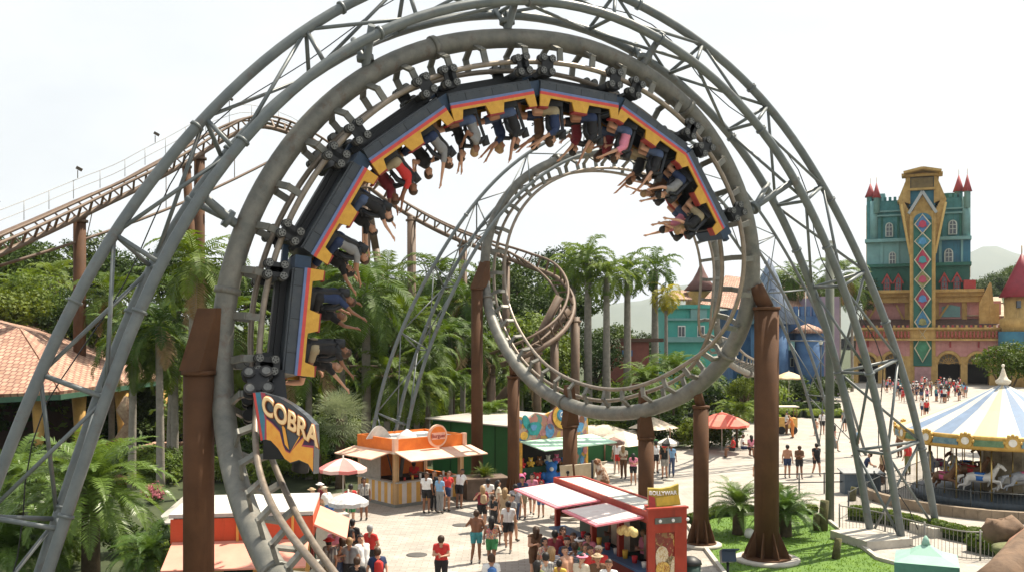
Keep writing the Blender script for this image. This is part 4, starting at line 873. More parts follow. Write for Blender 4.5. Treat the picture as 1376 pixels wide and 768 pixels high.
blob(3.05, 3.42, .47, .35, mt, -.07); blob(3.05, 3.42, .40, .28, mbz, -.09); blob(3.9, 2.9, .35, .3, mro, -.03, w_=.3); blob(4.3, 2.7, .3, .3, mbz, -.05, w_=.2); blob(.3, 2.55, .25, .2, mye, -.03); blob(4.5, 3.0, .2, .3, mpu, -.03); blob(1.6, 2.6, .25, .15, mro, -.03)
add_text('CiBi', .36, f.p(3.05, -.125, 3.42), f.x, V((0, 0, 1)), white, ms, ext=.004, bold=.008)
awning(ms, f, [(0, -.05, 2.25), (WX+.2, -.05, 2.25), (WX+.3, -1.7, 1.95), (0, -1.7, 1.95)], mat('mint_awning', (.45, .68, .52), .6, 0, .06, 2))
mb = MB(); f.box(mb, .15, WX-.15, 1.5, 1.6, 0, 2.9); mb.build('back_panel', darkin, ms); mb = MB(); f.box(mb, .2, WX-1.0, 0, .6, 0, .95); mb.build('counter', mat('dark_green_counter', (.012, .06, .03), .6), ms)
mb = MB(); f.box(mb, 4.0, WX, 0, .15, 0, 2.25); mb.build('side_panel', m_mu, ms)
for k, (x, z, m) in enumerate(((4.2, .5, redf), (4.5, 1.0, mbz), (4.75, 1.5, mro), (4.3, 1.5, mt), (4.6, .5, mye))): blob(x, z, .16, .22, m, -.03)
for k, p in enumerate(((.1, 0), (WX-.1, 0))): mb = MB(); f.box(mb, p[0]-.08, p[0]+.08, -.02, .14, 0, 2.3); mb.build('post', mye, ms)
rt = random.Random(11); toyc = [mat('toy_red', (.5, .03, .04), .7), mat('toy_blue', (.03, .16, .5), .7), mat('toy_yellow', (.7, .45, .06), .7), mat('toy_pink', (.6, .12, .25), .7), mat('toy_white', (.7, .68, .62), .7), mat('toy_brown', (.25, .11, .04), .8)]
def toy(p, s, k, lab):
    mb = MB(); m = k % 6; mb.ball(p+V((0, 0, s*.5)), s*.5, 10, 0, (1, .9, 1)); mb.ball(p+V((0, 0, s*1.15)), s*.36, 10, 0)
    for q in (-1, 1): mb.ball(p+V((q*s*.28, 0, s*1.45)), s*.13, 6, 0); mb.ball(p+V((q*s*.5, -.1*s, s*.6)), s*.2, 6, 0, (1, 1, 1.4)); mb.ball(p+V((q*s*.3, -.4*s, s*.15)), s*.22, 6, 0, (1, 1.5, .8))
    mb.ball(p+V((0, -s*.32, s*1.08)), s*.14, 6, 1)
    mb.single('plush_toy', [toyc[m], toyc[4]], lab, 'soft toy', base=p, group='plush toys on the mural stall')
tl_ = [('red', 'at the left end of the counter'), ('yellow', 'second from the left on the counter'), ('brown', 'in the middle of the counter'), ('white', 'right of the brown one on the counter'), ('pink', 'towards the right end of the counter'), ('blue', 'at the right end of the counter')]
ci = {'red': 0, 'blue': 1, 'yellow': 2, 'pink': 3, 'white': 4, 'brown': 5}
for k, (c_, w_) in enumerate(tl_): toy(f.p(.4+k*.62, .25, .95), .30, ci[c_], 'small '+c_+' plush animal '+w_+' under the mint awning')
for (px, py, s, c_, w_) in ((700, 662, .62, 'pink', 'heaped on the ground left of the counter'), (722, 655, .5, 'red', 'on the ground before the mint awning'), (741, 652, .8, 'blue', 'largest one, on the ground by the tan sign board'), (758, 648, .7, 'brown', 'on the ground right of the blue one')):
    toy(G(px, py), s, ci[c_], 'big '+c_+' plush animal '+w_)
# hedge and low green box to the right of the mural stall
mb = MB(); a = G(800, 620); mb.box((a.x+1.6, a.y+.8, .6), (4.4, .9, 1.2), Matrix.Rotation(.2, 3, 'Z')); mb.single('green_barrier', grn, 'low green painted barrier right of the mural stall', 'barrier')

# red popcorn stall, near bottom centre
DS = 26.5
rd = mat('red_lacquer', (.24, .022, .012), .5, 0, .15, 2, (.36, .04, .02), rust=.6, rustcol=(.12, .02, .012), streak=True); awm = mat('white_awning_top', (.60, .50, .47), .7, 0, .15, 2.5, (.74, .66, .62), bump=.3, bscale=5, rust=.7, rustcol=(.45, .22, .22)); awp = mat('rose_awning_edge', (.68, .2, .24), .6)
ang = R(-52); o0 = V((P(878, 700, DS).x, DS, 0)); f = Fr(o0, ang)                                # corner nearest the viewer
# the counter side runs from the near corner back-left, the end panel runs right
f = Fr(o0, R(118)); LX, LY = 5.6, 1.35                                                         # x goes away-left, y goes left ; end panel faces viewer
def PR(px, py, D): return P(px, py, D)
A_ = V((P(873, 700, DS).x, DS, 0)); Bk = G(742, 705); Bk = V((P(745, 655, 33).x, 33, 0))
lx = (Bk-A_); LX = lx.length; f = Fr(A_, math.atan2(lx.y, lx.x)); side = -f.y; 
if side.x < 0: side = -side
Wd = 1.02
fS = f
def pr(x, y, z): return A_+fS.x*x+side*y+V((0, 0, z))                                             # y to the right/back
def rbox(mb, x0, x1, y0, y1, z0, z1, m=0): return mb.box(pr((x0+x1)/2, (y0+y1)/2, (z0+z1)/2), (abs(x1-x0), abs(y1-y0), abs(z1-z0)), f.M, m)
rs_ = thing('popcorn_stall', 'red popcorn stall with pink edged awnings at the bottom of the view', 'stall', tuple(A_))
HT = 2.62
mb = MB(); rbox(mb, 0, LX, 0, Wd, 0, .12); mb.build('plinth', rd, rs_)
mb = MB(); rbox(mb, .1, LX-.1, 0, .06, .12, .92); mb.build('counter_front', rd, rs_)
mb = MB(); rbox(mb, .1, LX-.1, -.25, .35, .92, .98); mb.build('counter_top', mat('blue_counter', (.06, .13, .25), .5), rs_)
for x in (0, 1.9, 3.8, LX-.16): mb = MB(); rbox(mb, x, x+.16, 0, .16, .12, HT-.3); mb.build('post', rd, rs_)
mb = MB(); rbox(mb, .1, LX, Wd-.08, Wd, .12, HT-.2); mb.build('back_wall', mat('dark_green_back', (.015, .045, .035), .6), rs_)
mb = MB(); rbox(mb, 0, LX, -.04, .04, HT-.32, HT); rbox(mb, 0, LX, Wd-.04, Wd+.04, HT-.32, HT); rbox(mb, LX-.04, LX+.04, .04, Wd-.04, HT-.32, HT); mb.build('roof_edge', rd, rs_)
mb = MB(); rbox(mb, .08, LX-.06, .05, Wd-.05, HT-.1, HT-.04); mb.build('roof', mat('dusty_white_roof', (.50, .48, .43), .8, 0, .15, 1.5, (.62, .6, .55), bump=.4, bscale=6, rust=.6, rustcol=(.28, .25, .21)), rs_)
# end panel facing the viewer
mb = MB(); rbox(mb, -.1, .0, -.1, .12, 0, HT+.06); rbox(mb, -.1, 0, Wd-.3, Wd+.08, 0, HT+.06); rbox(mb, -.1, 0, .12, Wd-.3, 2.05, HT+.06); rbox(mb, -.1, 0, .12, Wd-.3, 0, .35); rbox(mb, -.16, .02, -.12, Wd+.1, HT+.06, HT+.12); mb.build('end_frame', rd, rs_)
mb = MB(); rbox(mb, -.06, -.03, .12, Wd-.3, .35, 2.05); mb.build('picture_panel', cellmat('picture_ground', [(.16, .025, .015), (.22, .03, .02), (.20, .10, .04), (.15, .03, .02), (.32, .20, .08)], 7.0), rs_)
mb = MB(); rbox(mb, -.13, -.105, .1, Wd-.1, 2.30, 2.46); mb.build('name_plate', mat('grey_plate', (.10, .10, .09), .5), rs_)
for y in (.25, .65, 1.1): mb = MB(); mb.ball(pr(-.14, y, 2.38), .05, 8); mb.build('plate_stud', white, rs_)
def pblob(cy, cz, ry, rz, m, off, rot=0.0, w_=.15):
    mb = MB(); mb.prism([pr(off, cy+ry*math.cos(a)*(1+w_*math.sin(3*a))*math.cos(rot)-rz*math.sin(a)*math.sin(rot), cz+ry*math.cos(a)*math.sin(rot)+rz*math.sin(a)*(1+w_*math.cos(2*a))*math.cos(rot)) for a in [k*math.pi/12 for k in range(24)]], f.x*.012); mb.build('food_picture', m, rs_)
pw, py_, po = cellmat('picture_cream', [(.55, .46, .3), (.62, .55, .42), (.4, .25, .1), (.5, .4, .3)], 14.0), cellmat('picture_yellow', [(.55, .33, .05), (.6, .42, .12), (.3, .12, .03)], 16.0), cellmat('picture_olive', [(.2, .15, .06), (.1, .09, .04), (.4, .33, .2), (.15, .06, .03)], 16.0)
pblob(.34, 1.25, .18, .5, pw, -.075); pblob(.36, .95, .2, .35, py_, -.09); pblob(.70, 1.0, .22, .45, po, -.075, .3); pblob(.72, 1.1, .12, .35, pw, -.09, -.3); pblob(.85, 1.72, .16, .2, py_, -.075); pblob(.9, 1.85, .08, .1, po, -.09); pblob(.5, .55, .3, .16, pw, -.08)
def aw2(x0, x1):
    mb = MB(); vs = [pr(x0, -.02, HT-.22), pr(x1, -.02, HT-.22), pr(x1, -1.5, HT-.36), pr(x0, -1.5, HT-.36)]; mb.prism(vs, V((0, 0, .05))); a_ = mb.build('awning', awp, rs_)
    mb = MB(); e = .12; vs = [pr(x0+e, -.1, HT-.22+.047), pr(x1-e, -.1, HT-.22+.047), pr(x1-e, -1.5+e, HT-.36+.062), pr(x0+e, -1.5+e, HT-.36+.062)]; mb.prism(vs, V((0, 0, .012))); mb.build('awning_top', awm, a_)
aw2(.25, 2.65); aw2(3.1, LX-.1)
for x, y0, h in ((.5, .5, 1.1), (1.1, .6, .7), (2.4, .6, .9), (3.3, .6, 1.0)): mb = MB(); rbox(mb, x, x+.4, y0, y0+.4, .98, .98+h); mb.build('display_cabinet', mat('cabinet_metal', (.3, .26, .2), .4, .4), rs_)
for k in range(8): p = pr(.5+k*.6, .1, .98); mb = MB(); mb.tube([p, p+V((0, 0, .16+.04*(k % 3)))], [.07, .09], 8); mb.build('popcorn_cup', [toyc[4], toyc[0], toyc[2]][k % 3], rs_)
mb = MB()
for k in range(5): mb.ball(pr(.15+.1*k, -.4-.05*k, 2.05+.05*(k % 2)), .13, 8)
mb.single('popcorn_bags', mat('popcorn_yellow', (.65, .5, .2), .7, 0, .3, 12, bump=.6), 'bunch of yellow popcorn bags hanging under the near awning', 'popcorn bags')
# things on its roof: yellow sign, boat hull, dog figure, tan boards, sacks
sgp = thing('roof_sign', 'crooked golden name sign with white lettering on the red stall roof', 'sign', tuple(pr(.15, .6, HT+.12)))
Ms = side*.9-f.x*.42; Ms = V((1, .12, 0)).normalized(); b0 = P(873, 690, DS+.3); kk = DS/F
def sp_(px, py, o_=0): return V((0, 0, 0))+P(870, 690, DS+.5)+Ms*(px-870)*kk-V((0, 0, (py-690)*kk))+V((0, -o_, 0))
mb = MB(); mb.prism([sp_(a, b) for a, b in ((871, 655), (890, 656), (903, 654), (914, 650), (914, 664), (917, 678), (900, 680), (882, 681), (872, 684))], V((0, .18, 0))); mb.build('board', mat('sign_gold', (.38, .28, .04), .5, 0, .3, 5), sgp)
mb = MB(); mb.prism([sp_(a, b, .02) for a, b in ((882, 668), (914, 664), (916, 677), (883, 679))], V((0, .02, 0))); mb.build('lower_panel', mat('sign_mustard', (.55, .38, .05), .5, 0, .2, 5), sgp)
add_text('BOLLYWAR', .15, sp_(891.5, 662, .03), Ms, V((0, 0, 1)), white, sgp, ext=.004, bold=.006, arc=.12)
mb = MB(); mb.prism([sp_(a, b, .03) for a, b in ((871, 664), (880, 667), (882, 682), (872, 683))], V((0, .02, 0))); mb.build('corner_picture', redf, sgp)
mb = MB(); mb.prism([sp_(a, b, -.1) for a, b in ((868, 690), (920, 686), (920, 684), (868, 680))], V((0, .3, 0))); mb.build('mount', rd, sgp)
# ------------------------------------------------ objects seen above the red stall, on the plaza behind it
tan = mat('tan_board', (.42, .35, .25), .8, 0, .3, 2.5, (.6, .54, .42))
tb = thing('tan_signboards', 'pair of weathered tan signboards with torn edges behind the red stall roof', 'signboard', tuple(G(775, 668)))
for px0, px1, lt in ((752, 771, 'r'), (773, 800, 'l')):
    mb = MB(); D_ = 39; top_ = 625 if lt == 'r' else 622
    mb.prism([P(a, b, D_) for a, b in (((752, top_), (769, 624), (771, 648), (754, 649)) if lt == 'r' else ((772, 624), (800, 621), (816, 619), (815, 621), (806, 628), (800, 634), (798, 646), (774, 648)))], V((0, .12, 0))); mb.build('board', tan, tb)
    x = P((px0+px1)/2, 640, D_); mb = MB(); mb.box((x.x, D_+.2, x.z/2), (.1, .1, x.z)); mb.build('post', wd, tb)
mb = MB(); a = P(763, 634, 38.95); mb.tube([a, a-V((0, 0, .35))], .03, 6); mb.ball(a, .07, 8, 0, (1, .4, 1)); mb.build('iron_hook', black, tb)
# dog sitting figure (brown and white) on a pedestal top
def animal_mesh(scale, c, heading, parts):
    mb = MB(); 
    for pts, rr in parts: mb.tube([V(p) for p in pts], rr, 10)
    M = Matrix.Translation(c) @ Matrix.Rotation(heading, 4, 'Z') @ Matrix.Scale(scale, 4); mb.xf(M); return mb
dogp = [([(-.05, 0, .28), (.05, 0, .5), (.16, 0, .78), (.2, 0, .92)], [.17, .2, .17, .1]), ([(.18, 0, .88), (.25, 0, 1.03), (.34, 0, 1.06)], [.1, .12, .09]), ([(.3, 0, 1.05), (.46, 0, 1.0)], [.07, .045]),
        ([(.14, .1, .7), (.2, .1, .35), (.22, .1, .02)], [.08, .05, .045]), ([(.14, -.1, .7), (.2, -.1, .35), (.22, -.1, .02)], [.08, .05, .045]), ([(-.05, .13, .28), (.12, .15, .2), (-.05, .15, .05), (.1, .15, .03)], [.13, .09, .06, .04]), ([(-.05, -.13, .28), (.12, -.15, .2), (-.05, -.15, .05), (.1, -.15, .03)], [.13, .09, .06, .04]),
        ([(-.15, 0, .2), (-.35, 0, .12), (-.5, .05, .15)], [.05, .035, .02]), ([(.24, .08, 1.1), (.2, .13, .98)], [.03, .045]), ([(.24, -.08, 1.1), (.2, -.13, .98)], [.03, .045])]
def remeshed(mb, vox=.02, smooth=2):
    me = mb.mesh('tmp', []); o = bpy.data.objects.new('tmp', me); COL.objects.link(o)
    r = o.modifiers.new('r', 'REMESH'); r.mode = 'VOXEL'; r.voxel_size = vox
    if smooth: s = o.modifiers.new('s', 'SMOOTH'); s.factor = .5; s.iterations = smooth
    out = bpy.data.meshes.new_from_object(o.evaluated_get(bpy.context.evaluated_depsgraph_get())); bpy.data.objects.remove(o)
    out.polygons.foreach_set('use_smooth', [True]*len(out.polygons)); return out
def put(name, me, mats, label, cat, loc=None, group=None, parent=None):
    me.materials.clear(); [me.materials.append(m) for m in (mats if isinstance(mats, list) else [mats])]
    o = bpy.data.objects.new(name, me); COL.objects.link(o)
    if loc is not None: o.location = loc
    if parent is not None: o.parent = parent
    if label: tag(o, label, cat, group)
    return o
pat = mat('brown_white_coat', (.20, .085, .035), .8, 0, .2, 3.2, (.55, .45, .35)); 
q_ = pat.node_tree.nodes['Color Ramp'] if 'Color Ramp' in pat.node_tree.nodes else [x for x in pat.node_tree.nodes if x.type == 'VALTORGB'][0]
q_.color_ramp.elements[0].position = .48; q_.color_ramp.elements[1].position = .56
p = P(812, 660, 37.5); dog = remeshed(animal_mesh(1.15, V((0, 0, 0)), 2.6, dogp)); put('dog_statue', dog, pat, 'brown and white sitting dog figure on a rock behind the stall', 'statue', loc=(p.x, 37.5, 1.35))
def rock(px, py, D, r, zc, lab, m, sc=(1, 1, .7), seed=0, name='boulder'):
    rr = random.Random(seed); mb = MB(); c = P(px, py, D); mb.ball((0, 0, 0), r, 16, 0, sc)
    mb.v = [tuple(V(v)*(1+.16*math.sin(v[0]*5/r+seed)*math.cos(v[2]*4/r)+.1*rr.uniform(-1, 1))+V((c.x, D, c.z if zc is None else zc))) for v in mb.v]
    rb_ = mb.single(name, m, lab, 'rock'); return rb_
stone = mat('pale_stone', (.42, .36, .28), .9, 0, .3, 2, (.62, .56, .47), bump=.8, bscale=7); dstone = mat('dark_stone', (.11, .11, .09), .9, 0, .3, 3, bump=.8, bscale=9)
rock(808, 665, 37.4, .85, .72, 'dark rock under the sitting dog figure', dstone, (1, .8, .8), 2); rock(838, 650, 38.4, .75, .55, 'pale rounded rock right of the dog figure', stone, (1, .8, .9), 3)
mb = MB(); a = P(765, 655, 37.8); mb.tube([V((a.x-.9, 37.8, 1.15)), V((a.x-.4, 37.8, 1.3)), V((a.x+.5, 37.7, 1.3)), V((a.x+1.0, 37.6, 1.2))], [.15, .32, .32, .2], 12); mb.single('yellow_boat', mat('yellow_hull', (.8, .5, .08), .5, 0, .1, 2), 'yellow rounded float lying behind the red stall roof, below the tan boards', 'float')
mb = MB(); a = P(858, 652, 38); mb.lathe([(.1, 0), (.55, .1), (.75, .45), (.70, .5), (.5, .2)], (a.x, 38, .5), 18); mb.lathe([(.35, 0), (.3, .5)], (a.x, 38, 0), 12); mb.single('stone_bowl', stone, 'wide pale stone bowl on a foot behind the red stall', 'bowl')
mb = MB(); a = P(796, 625, 37.6); mb.tube([V((a.x, 37.6, .5)), V((a.x, 37.6, 2.6))], .05, 8); mb.single('iron_pole', black, 'thin dark pole standing beside the dog figure', 'pole')

# stone planter with shrub left of the tall column
pt = thing('stone_planter', 'square dark stone planter with a leafy shrub beside the tall brown column', 'planter', tuple(G(648, 668)))
c = G(650, 668); mb = MB(); mb.box((c.x, c.y, .45), (1.9, 1.3, .9), Matrix.Rotation(.3, 3, 'Z')); mb.box((c.x, c.y, .93), (2.1, 1.5, .1), Matrix.Rotation(.3, 3, 'Z')); mb.build('trough', mat('planter_stone', (.14, .10, .075), .9, 0, .3, 3, bump=.5), pt)

# bottom left stall behind the thick column
o0 = V((P(236, 800, 25.5).x, 25.5, 0)); o0 = V((-8.75, 25.0, 0)); f = Fr(o0, R(8)); WX, WY = 3.45, 2.8
ls = thing('red_roof_stall', 'stall with a flat white roof, red fascia and salmon awning behind the thick left column', 'stall', tuple(o0))
HT2 = 2.75; salmon = mat('salmon_awning', (.72, .30, .22), .6, 0, .1, 2); vred = mat('vermilion_fascia', (.52, .07, .025), .6, 0, .12, 2, (.62, .10, .04), rust=.5, rustcol=(.3, .05, .02), streak=True)
mb = MB(); f.box(mb, 0, WX, WY-.1, WY, 0, HT2); f.box(mb, 0, .1, 0, WY-.1, 0, HT2); mb.build('back_wall', mat('stall_green', (.02, .08, .05), .6), ls)
mb = MB(); f.box(mb, -.1, WX+.1, -.1, WY+.1, HT2, HT2+.1); mb.build('roof', mat('worn_white_roof', (.44, .43, .40), .8, 0, .15, 1.5, (.58, .57, .53), bump=.5, bscale=5, rust=.6, rustcol=(.26, .24, .2)), ls)
mb = MB(); f.box(mb, -.05, WX+.05, -.13, -.1, HT2-.65, HT2-.02); f.box(mb, WX+.05, WX+.1, -.1, WY, HT2-.65, HT2-.02); mb.build('fascia', vred, ls)
for x in (1.6, 3.0): mb = MB(); f.box(mb, x, x+.06, -.2, -.135, HT2-.7, HT2+.1); mb.build('fascia_batten', stripeY, ls)
awning(ls, f, [(0, -.14, HT2-.65), (WX, -.14, HT2-.65), (WX, -1.5, HT2-1.05), (0, -1.5, HT2-1.05)], salmon); awning(ls, f, [(WX+.1, 0, HT2-.3), (WX+.95, 0, HT2-.7), (WX+.95, WY, HT2-.7), (WX+.1, WY, HT2-.3)], salmon)
for x in (.0, 2.0, WX-.12): mb = MB(); f.box(mb, x, x+.12, 0, .12, 0, HT2); mb.build('post', yel, ls)
mb = MB(); f.box(mb, .12, WX, .1, .5, 0, 1.0); f.box(mb, .12, WX+.05, .0, .6, 1.0, 1.06); mb.build('counter', mat('pale_counter', (.5, .45, .36), .6), ls)
mb = MB(); f.box(mb, WX-.02, WX+.04, .8, 1.4, 0, 2.0); mb.build('door', mat('dark_red_door', (.22, .03, .02), .5), ls)
mb = MB(); f.box(mb, .5, 1.2, .12, .4, 1.06, 1.5); f.box(mb, 2.4, 3.3, .12, .4, 1.06, 1.35); mb.build('display_box', mat('brass_display', (.4, .3, .12), .4, .3), ls)
c2_ = thing('low_wall', 'low pale concrete wall behind the white roofed stall', 'wall', (-7, 31, 0)); mb = MB(); mb.bar(V((-9.5, 31.2, .7)), V((-5.6, 33.0, .7)), .4, 1.4); mb.build('coping', concrete, c2_)
mb = MB(); mb.prism([P(216, 694, 27.2), P(246, 668, 28.5), P(262, 672, 27.6), P(246, 704, 26.0), P(222, 704, 26.4)], V((0, 0, .04))); mb.single('canvas_flap', mat('grey_canvas', (.45, .42, .38), .7), 'torn grey canvas flap left of the thick brown column', 'canvas')

# umbrellas
def umbrella(c, r, hgt, m1, m2, lab, segs=8, tilt=None, pole=True, group=None, name='parasol'):
    u = thing(name, lab, 'parasol', tuple(c), group=group); top = hgt
    mb = MB()
    for k in range(segs):
        a0, a1 = 2*math.pi*k/segs, 2*math.pi*(k+1)/segs; am = (a0+a1)/2; q = []
        rows = [(0.001, top), (r*.35, top-r*.10), (r*.7, top-r*.25), (r, top-r*.42)]
        for i, (rr, z) in enumerate(rows):
            s = 1-.05*i/3; q += [c+V((rr*math.cos(a0), rr*math.sin(a0), z)), c+V((rr*s*math.cos(am), rr*s*math.sin(am), z-.015*i)), c+V((rr*math.cos(a1), rr*math.sin(a1), z))]
        q += [c+V((r*math.cos(a0), r*math.sin(a0), top-r*.42-.14)), c+V((r*.95*math.cos(am), r*.95*math.sin(am), top-r*.42-.18)), c+V((r*math.cos(a1), r*math.sin(a1), top-r*.42-.14))]
        mb.add(q, [(3*i+j, 3*i+j+1, 3*i+3+j+1, 3*i+3+j) for i in range(4) for j in range(2)], False, k % 2)
    mb.build('canopy', [m1, m2], u, fix=False)
    if pole:
        MB().tube([c, c+V((0, 0, top+.1))], .03, 8).build('pole', mat('parasol_pole', (.5, .47, .42), .5), u); MB().lathe([(.3, 0), (.28, .08), (.06, .12)], c, 14).build('base', concrete, u)
        for k in range(segs): a = 2*math.pi*k/segs; MB().tube([c+V((0, 0, top-.5*r)), c+V((r*.55*math.cos(a), r*.55*math.sin(a), top-r*.2))], .01, 4).build('rib', black, u)
    return u
pk1, pk2 = mat('rose_canvas', (.75, .22, .2), .7, 0, .06, 2), mat('pale_rose_canvas', (.8, .52, .46), .7, 0, .06, 2)
umbrella(G(461, 690), 1.0, 2.35, pk1, pk2, 'rose pink parasol with a scalloped rim left of the orange kiosk')
umbrella(G(970, 607)+V((0, 0, 0)), 1.75, 2.55, mat('coral_canvas', (.75, .13, .09), .7, 0, .06, 2), mat('coral_canvas_light', (.8, .2, .14), .7, 0, .06, 2), 'coral red parasol at the edge of the plaza behind the lawn')
umbrella(G(1060, 545), 1.5, 3.6, mat('sand_canvas', (.62, .42, .24), .7), mat('sand_canvas_light', (.68, .5, .32), .7), 'sand coloured parasol by the clipped hedges before the blue castle')
gc1, gc2 = mat('grey_print_canvas', (.40, .38, .38), .7, 0, .4, 7, (.62, .6, .58)), mat('pale_print_canvas', (.5, .5, .5), .7, 0, .4, 7)
umbrella(G(468, 735), .72, 1.95, gc1, gc2, 'small grey patterned parasol over the group on the left of the plaza', pole=True)
umbrella(G(828, 640)+V((-.1, 0, 0)), .55, 2.1, mat('brown_canvas', (.2, .11, .08), .7), mat('brown_canvas2', (.3, .2, .16), .7), 'small brown umbrella held up in the group behind the dog figure', name='umbrella')
umbrella(G(898, 645), .55, 2.2, mat('cream_canvas', (.7, .66, .6), .7), mat('black_canvas', (.02, .02, .02), .7), 'black and white umbrella above the group right of the brown column', name='umbrella')

# ================================================================== CAROUSEL
cc = V((P(1348, 690, 44.1).x, 44.1, 0)); cr_ = thing('carousel', 'carousel with a blue and cream striped tent roof and gilded rim at the right edge', 'carousel', tuple(cc))
RD, RR_ = 3.85, 4.45
gilt = mat('gilded_rim', (.42, .24, .05), .45, .3, .4, 3, (.62, .42, .12), bump=.6, bscale=12); csb, csw, csy = mat('blue_canvas', (.15, .215, .32), .7, 0, .18, 2), mat('ivory_canvas', (.47, .45, .40), .7, 0, .08, 2), mat('butter_canvas', (.48, .40, .25), .7, 0, .06, 2)
cyc = [0, 1, 2, 1, 0, 1]
mb = MB(); mb.lathe([(RR_, 3.18), (RR_*.75, 3.66), (RR_*.5, 4.15), (RR_*.25, 4.72), (.12, 5.2)], cc, 60, smooth=False, mfun=lambda k: cyc[(k//2+1) % 6]); mb.build('tent_roof', [csb, csw, csy], cr_)
mb = MB(); mb.lathe([(.16, 5.15), (.3, 5.25), (.34, 5.36), (.2, 5.46), (.14, 5.6), (.07, 5.85), (.02, 6.0)], cc, 14); mb.ball(cc+V((0, 0, 6.05)), .08, 8); mb.build('finial', mat('white_gold_finial', (.6, .5, .35), .5, 0, .4, 6, (.8, .75, .65)), cr_)
mb = MB(); mb.lathe([(RR_, 2.62), (RR_+.06, 2.7), (RR_+.03, 2.95), (RR_+.09, 3.14), (RR_+.05, 3.22)], cc, 60); mb.lathe([(RR_-.15, 2.62), (RR_-.15, 3.2)], cc, 60); mb.build('rim', gilt, cr_)
pcol = [mat('rim_green', (.06, .13, .06), .5, 0, .6, 5, (.15, .25, .14)), mat('rim_blue', (.06, .14, .2), .5, 0, .6, 5, (.2, .3, .3)), mat('rim_rust', (.35, .10, .03), .5, 0, .4, 5)]
for k in range(16):
    a = 2*math.pi*(k+.5)/16; u = V((math.cos(a), math.sin(a), 0)); t_ = V((-u.y, u.x, 0)); pc = cc+u*(RR_+.12)+V((0, 0, 2.92)); M3 = Matrix.Rotation(a, 3, 'Z')
    mb = MB(); mb.box(pc-u*.03, (.06, 1.15, .26), M3); mb.build('painted_panel', pcol[k % 2], cr_)
    a = 2*math.pi*k/16; u = V((math.cos(a), math.sin(a), 0)); pc = cc+u*(RR_+.10)+V((0, 0, 3.0)); mb = MB(); mb.tube([pc, pc+u*.07], .30, 14, m=0); mb.tube([pc+u*.07, pc+u*.10], .16, 12, m=1)
    for q in range(7): b_ = math.pi*q/6; mb.ball(pc+u*.04+V((-u.y, u.x, 0))*(.3*math.cos(b_))+V((0, 0, .3*math.sin(b_))), .08, 6)
    mb.build('medallion', [gilt, toyc[4]], cr_)
mb = MB(); mb.lathe([(RD+.05, .02), (RD+.05, .34), (RD, .38), (.9, .38)], cc, 60); mb.build('deck', mat('dark_deck', (.05, .065, .08), .5, 0, .3, 2), cr_)
mb = MB(); mb.lathe([(.9, .38), (.9, 2.7)], cc, 12, smooth=False); mb.build('centre_drum', mat('drum_panels', (.10, .06, .03), .5, 0, .6, 1.5, (.5, .4, .25)), cr_)
brass = mat('brass', (.55, .38, .12), .3, .8, .1, 5)
for k in range(16): a = 2*math.pi*(k+.5)/16; p = cc+V((math.cos(a), math.sin(a), 0))*(RD-.15); MB().tube([p+V((0, 0, .38)), p+V((0, 0, 2.65))], .035, 8).build('post', brass, cr_)
hs = [([(-.55, 0, .0), (-.3, 0, .05), (.1, 0, .02), (.42, 0, .08)], [.17, .22, .2, .19]), ([(.4, 0, .1), (.62, 0, .42), (.74, 0, .62)], [.17, .11, .08]), ([(.7, 0, .62), (.86, 0, .58), (1.02, 0, .42)], [.10, .085, .06]), ([(.42, .1, -.05), (.72, .12, -.2), (.62, .12, -.5)], [.09, .055, .035]), ([(.42, -.1, -.05), (.82, -.12, -.05), (.9, -.12, -.34)], [.09, .055, .035]),
      ([(-.5, .1, -.02), (-.52, .12, -.3), (-.72, .12, -.42), (-.75, .12, -.6)], [.13, .08, .045, .035]), ([(-.5, -.1, -.02), (-.6, -.12, -.3), (-.85, -.12, -.36), (-.95, -.12, -.5)], [.13, .08, .045, .035]), ([(-.68, 0, .08), (-.9, 0, 0), (-1.0, 0, -.3)], [.06, .09, .03]), ([(.70, .04, .68), (.71, .05, .8)], [.03, .012]), ([(.70, -.04, .68), (.71, -.05, .8)], [.03, .012])]
mb = MB()
for pts, rr in hs: mb.tube([V(p) for p in pts], rr, 10)
hm = remeshed(mb, .03, 2); hmat = [mat('horse_white', (.7, .68, .64), .35, 0, .1, 4), mat('horse_brown', (.2, .1, .05), .35, 0, .2, 4), mat('horse_grey', (.35, .37, .4), .35, 0, .2, 4)]
hm.materials.append(hmat[0]); hp = 0
for ring, cnt in ((3.1, 11), (2.1, 8)):
    for k in range(cnt):
        a = 2*math.pi*(k+.3*ring)/cnt; p = V((math.cos(a), math.sin(a), 0))*ring+V((0, 0, 1.25+.18*math.sin(k*2.1)))
        h = bpy.data.objects.new('horse', hm); COL.objects.link(h); h.parent = cr_; h.location = p; h.rotation_euler = (0, 0, a+math.pi/2); hp += 1
        h.material_slots[0].link = 'OBJECT'; h.material_slots[0].material = hmat[(k*2+int(ring)) % 3]
        sd_ = MB(); sd_.lathe([(.235, -.08), (.25, .12)], (0, 0, 0), 12); sd_.box((-.02, 0, .22), (.4, .26, .07)); so_ = bpy.data.objects.new('saddle', sd_.mesh('saddle', toyc[(k+hp) % 4])); COL.objects.link(so_); so_.parent = h
        MB().tube([cc+p+V((0, 0, .38-p.z)), cc+p+V((0, 0, 2.66-p.z))], .022, 6).build('pole', brass, cr_)
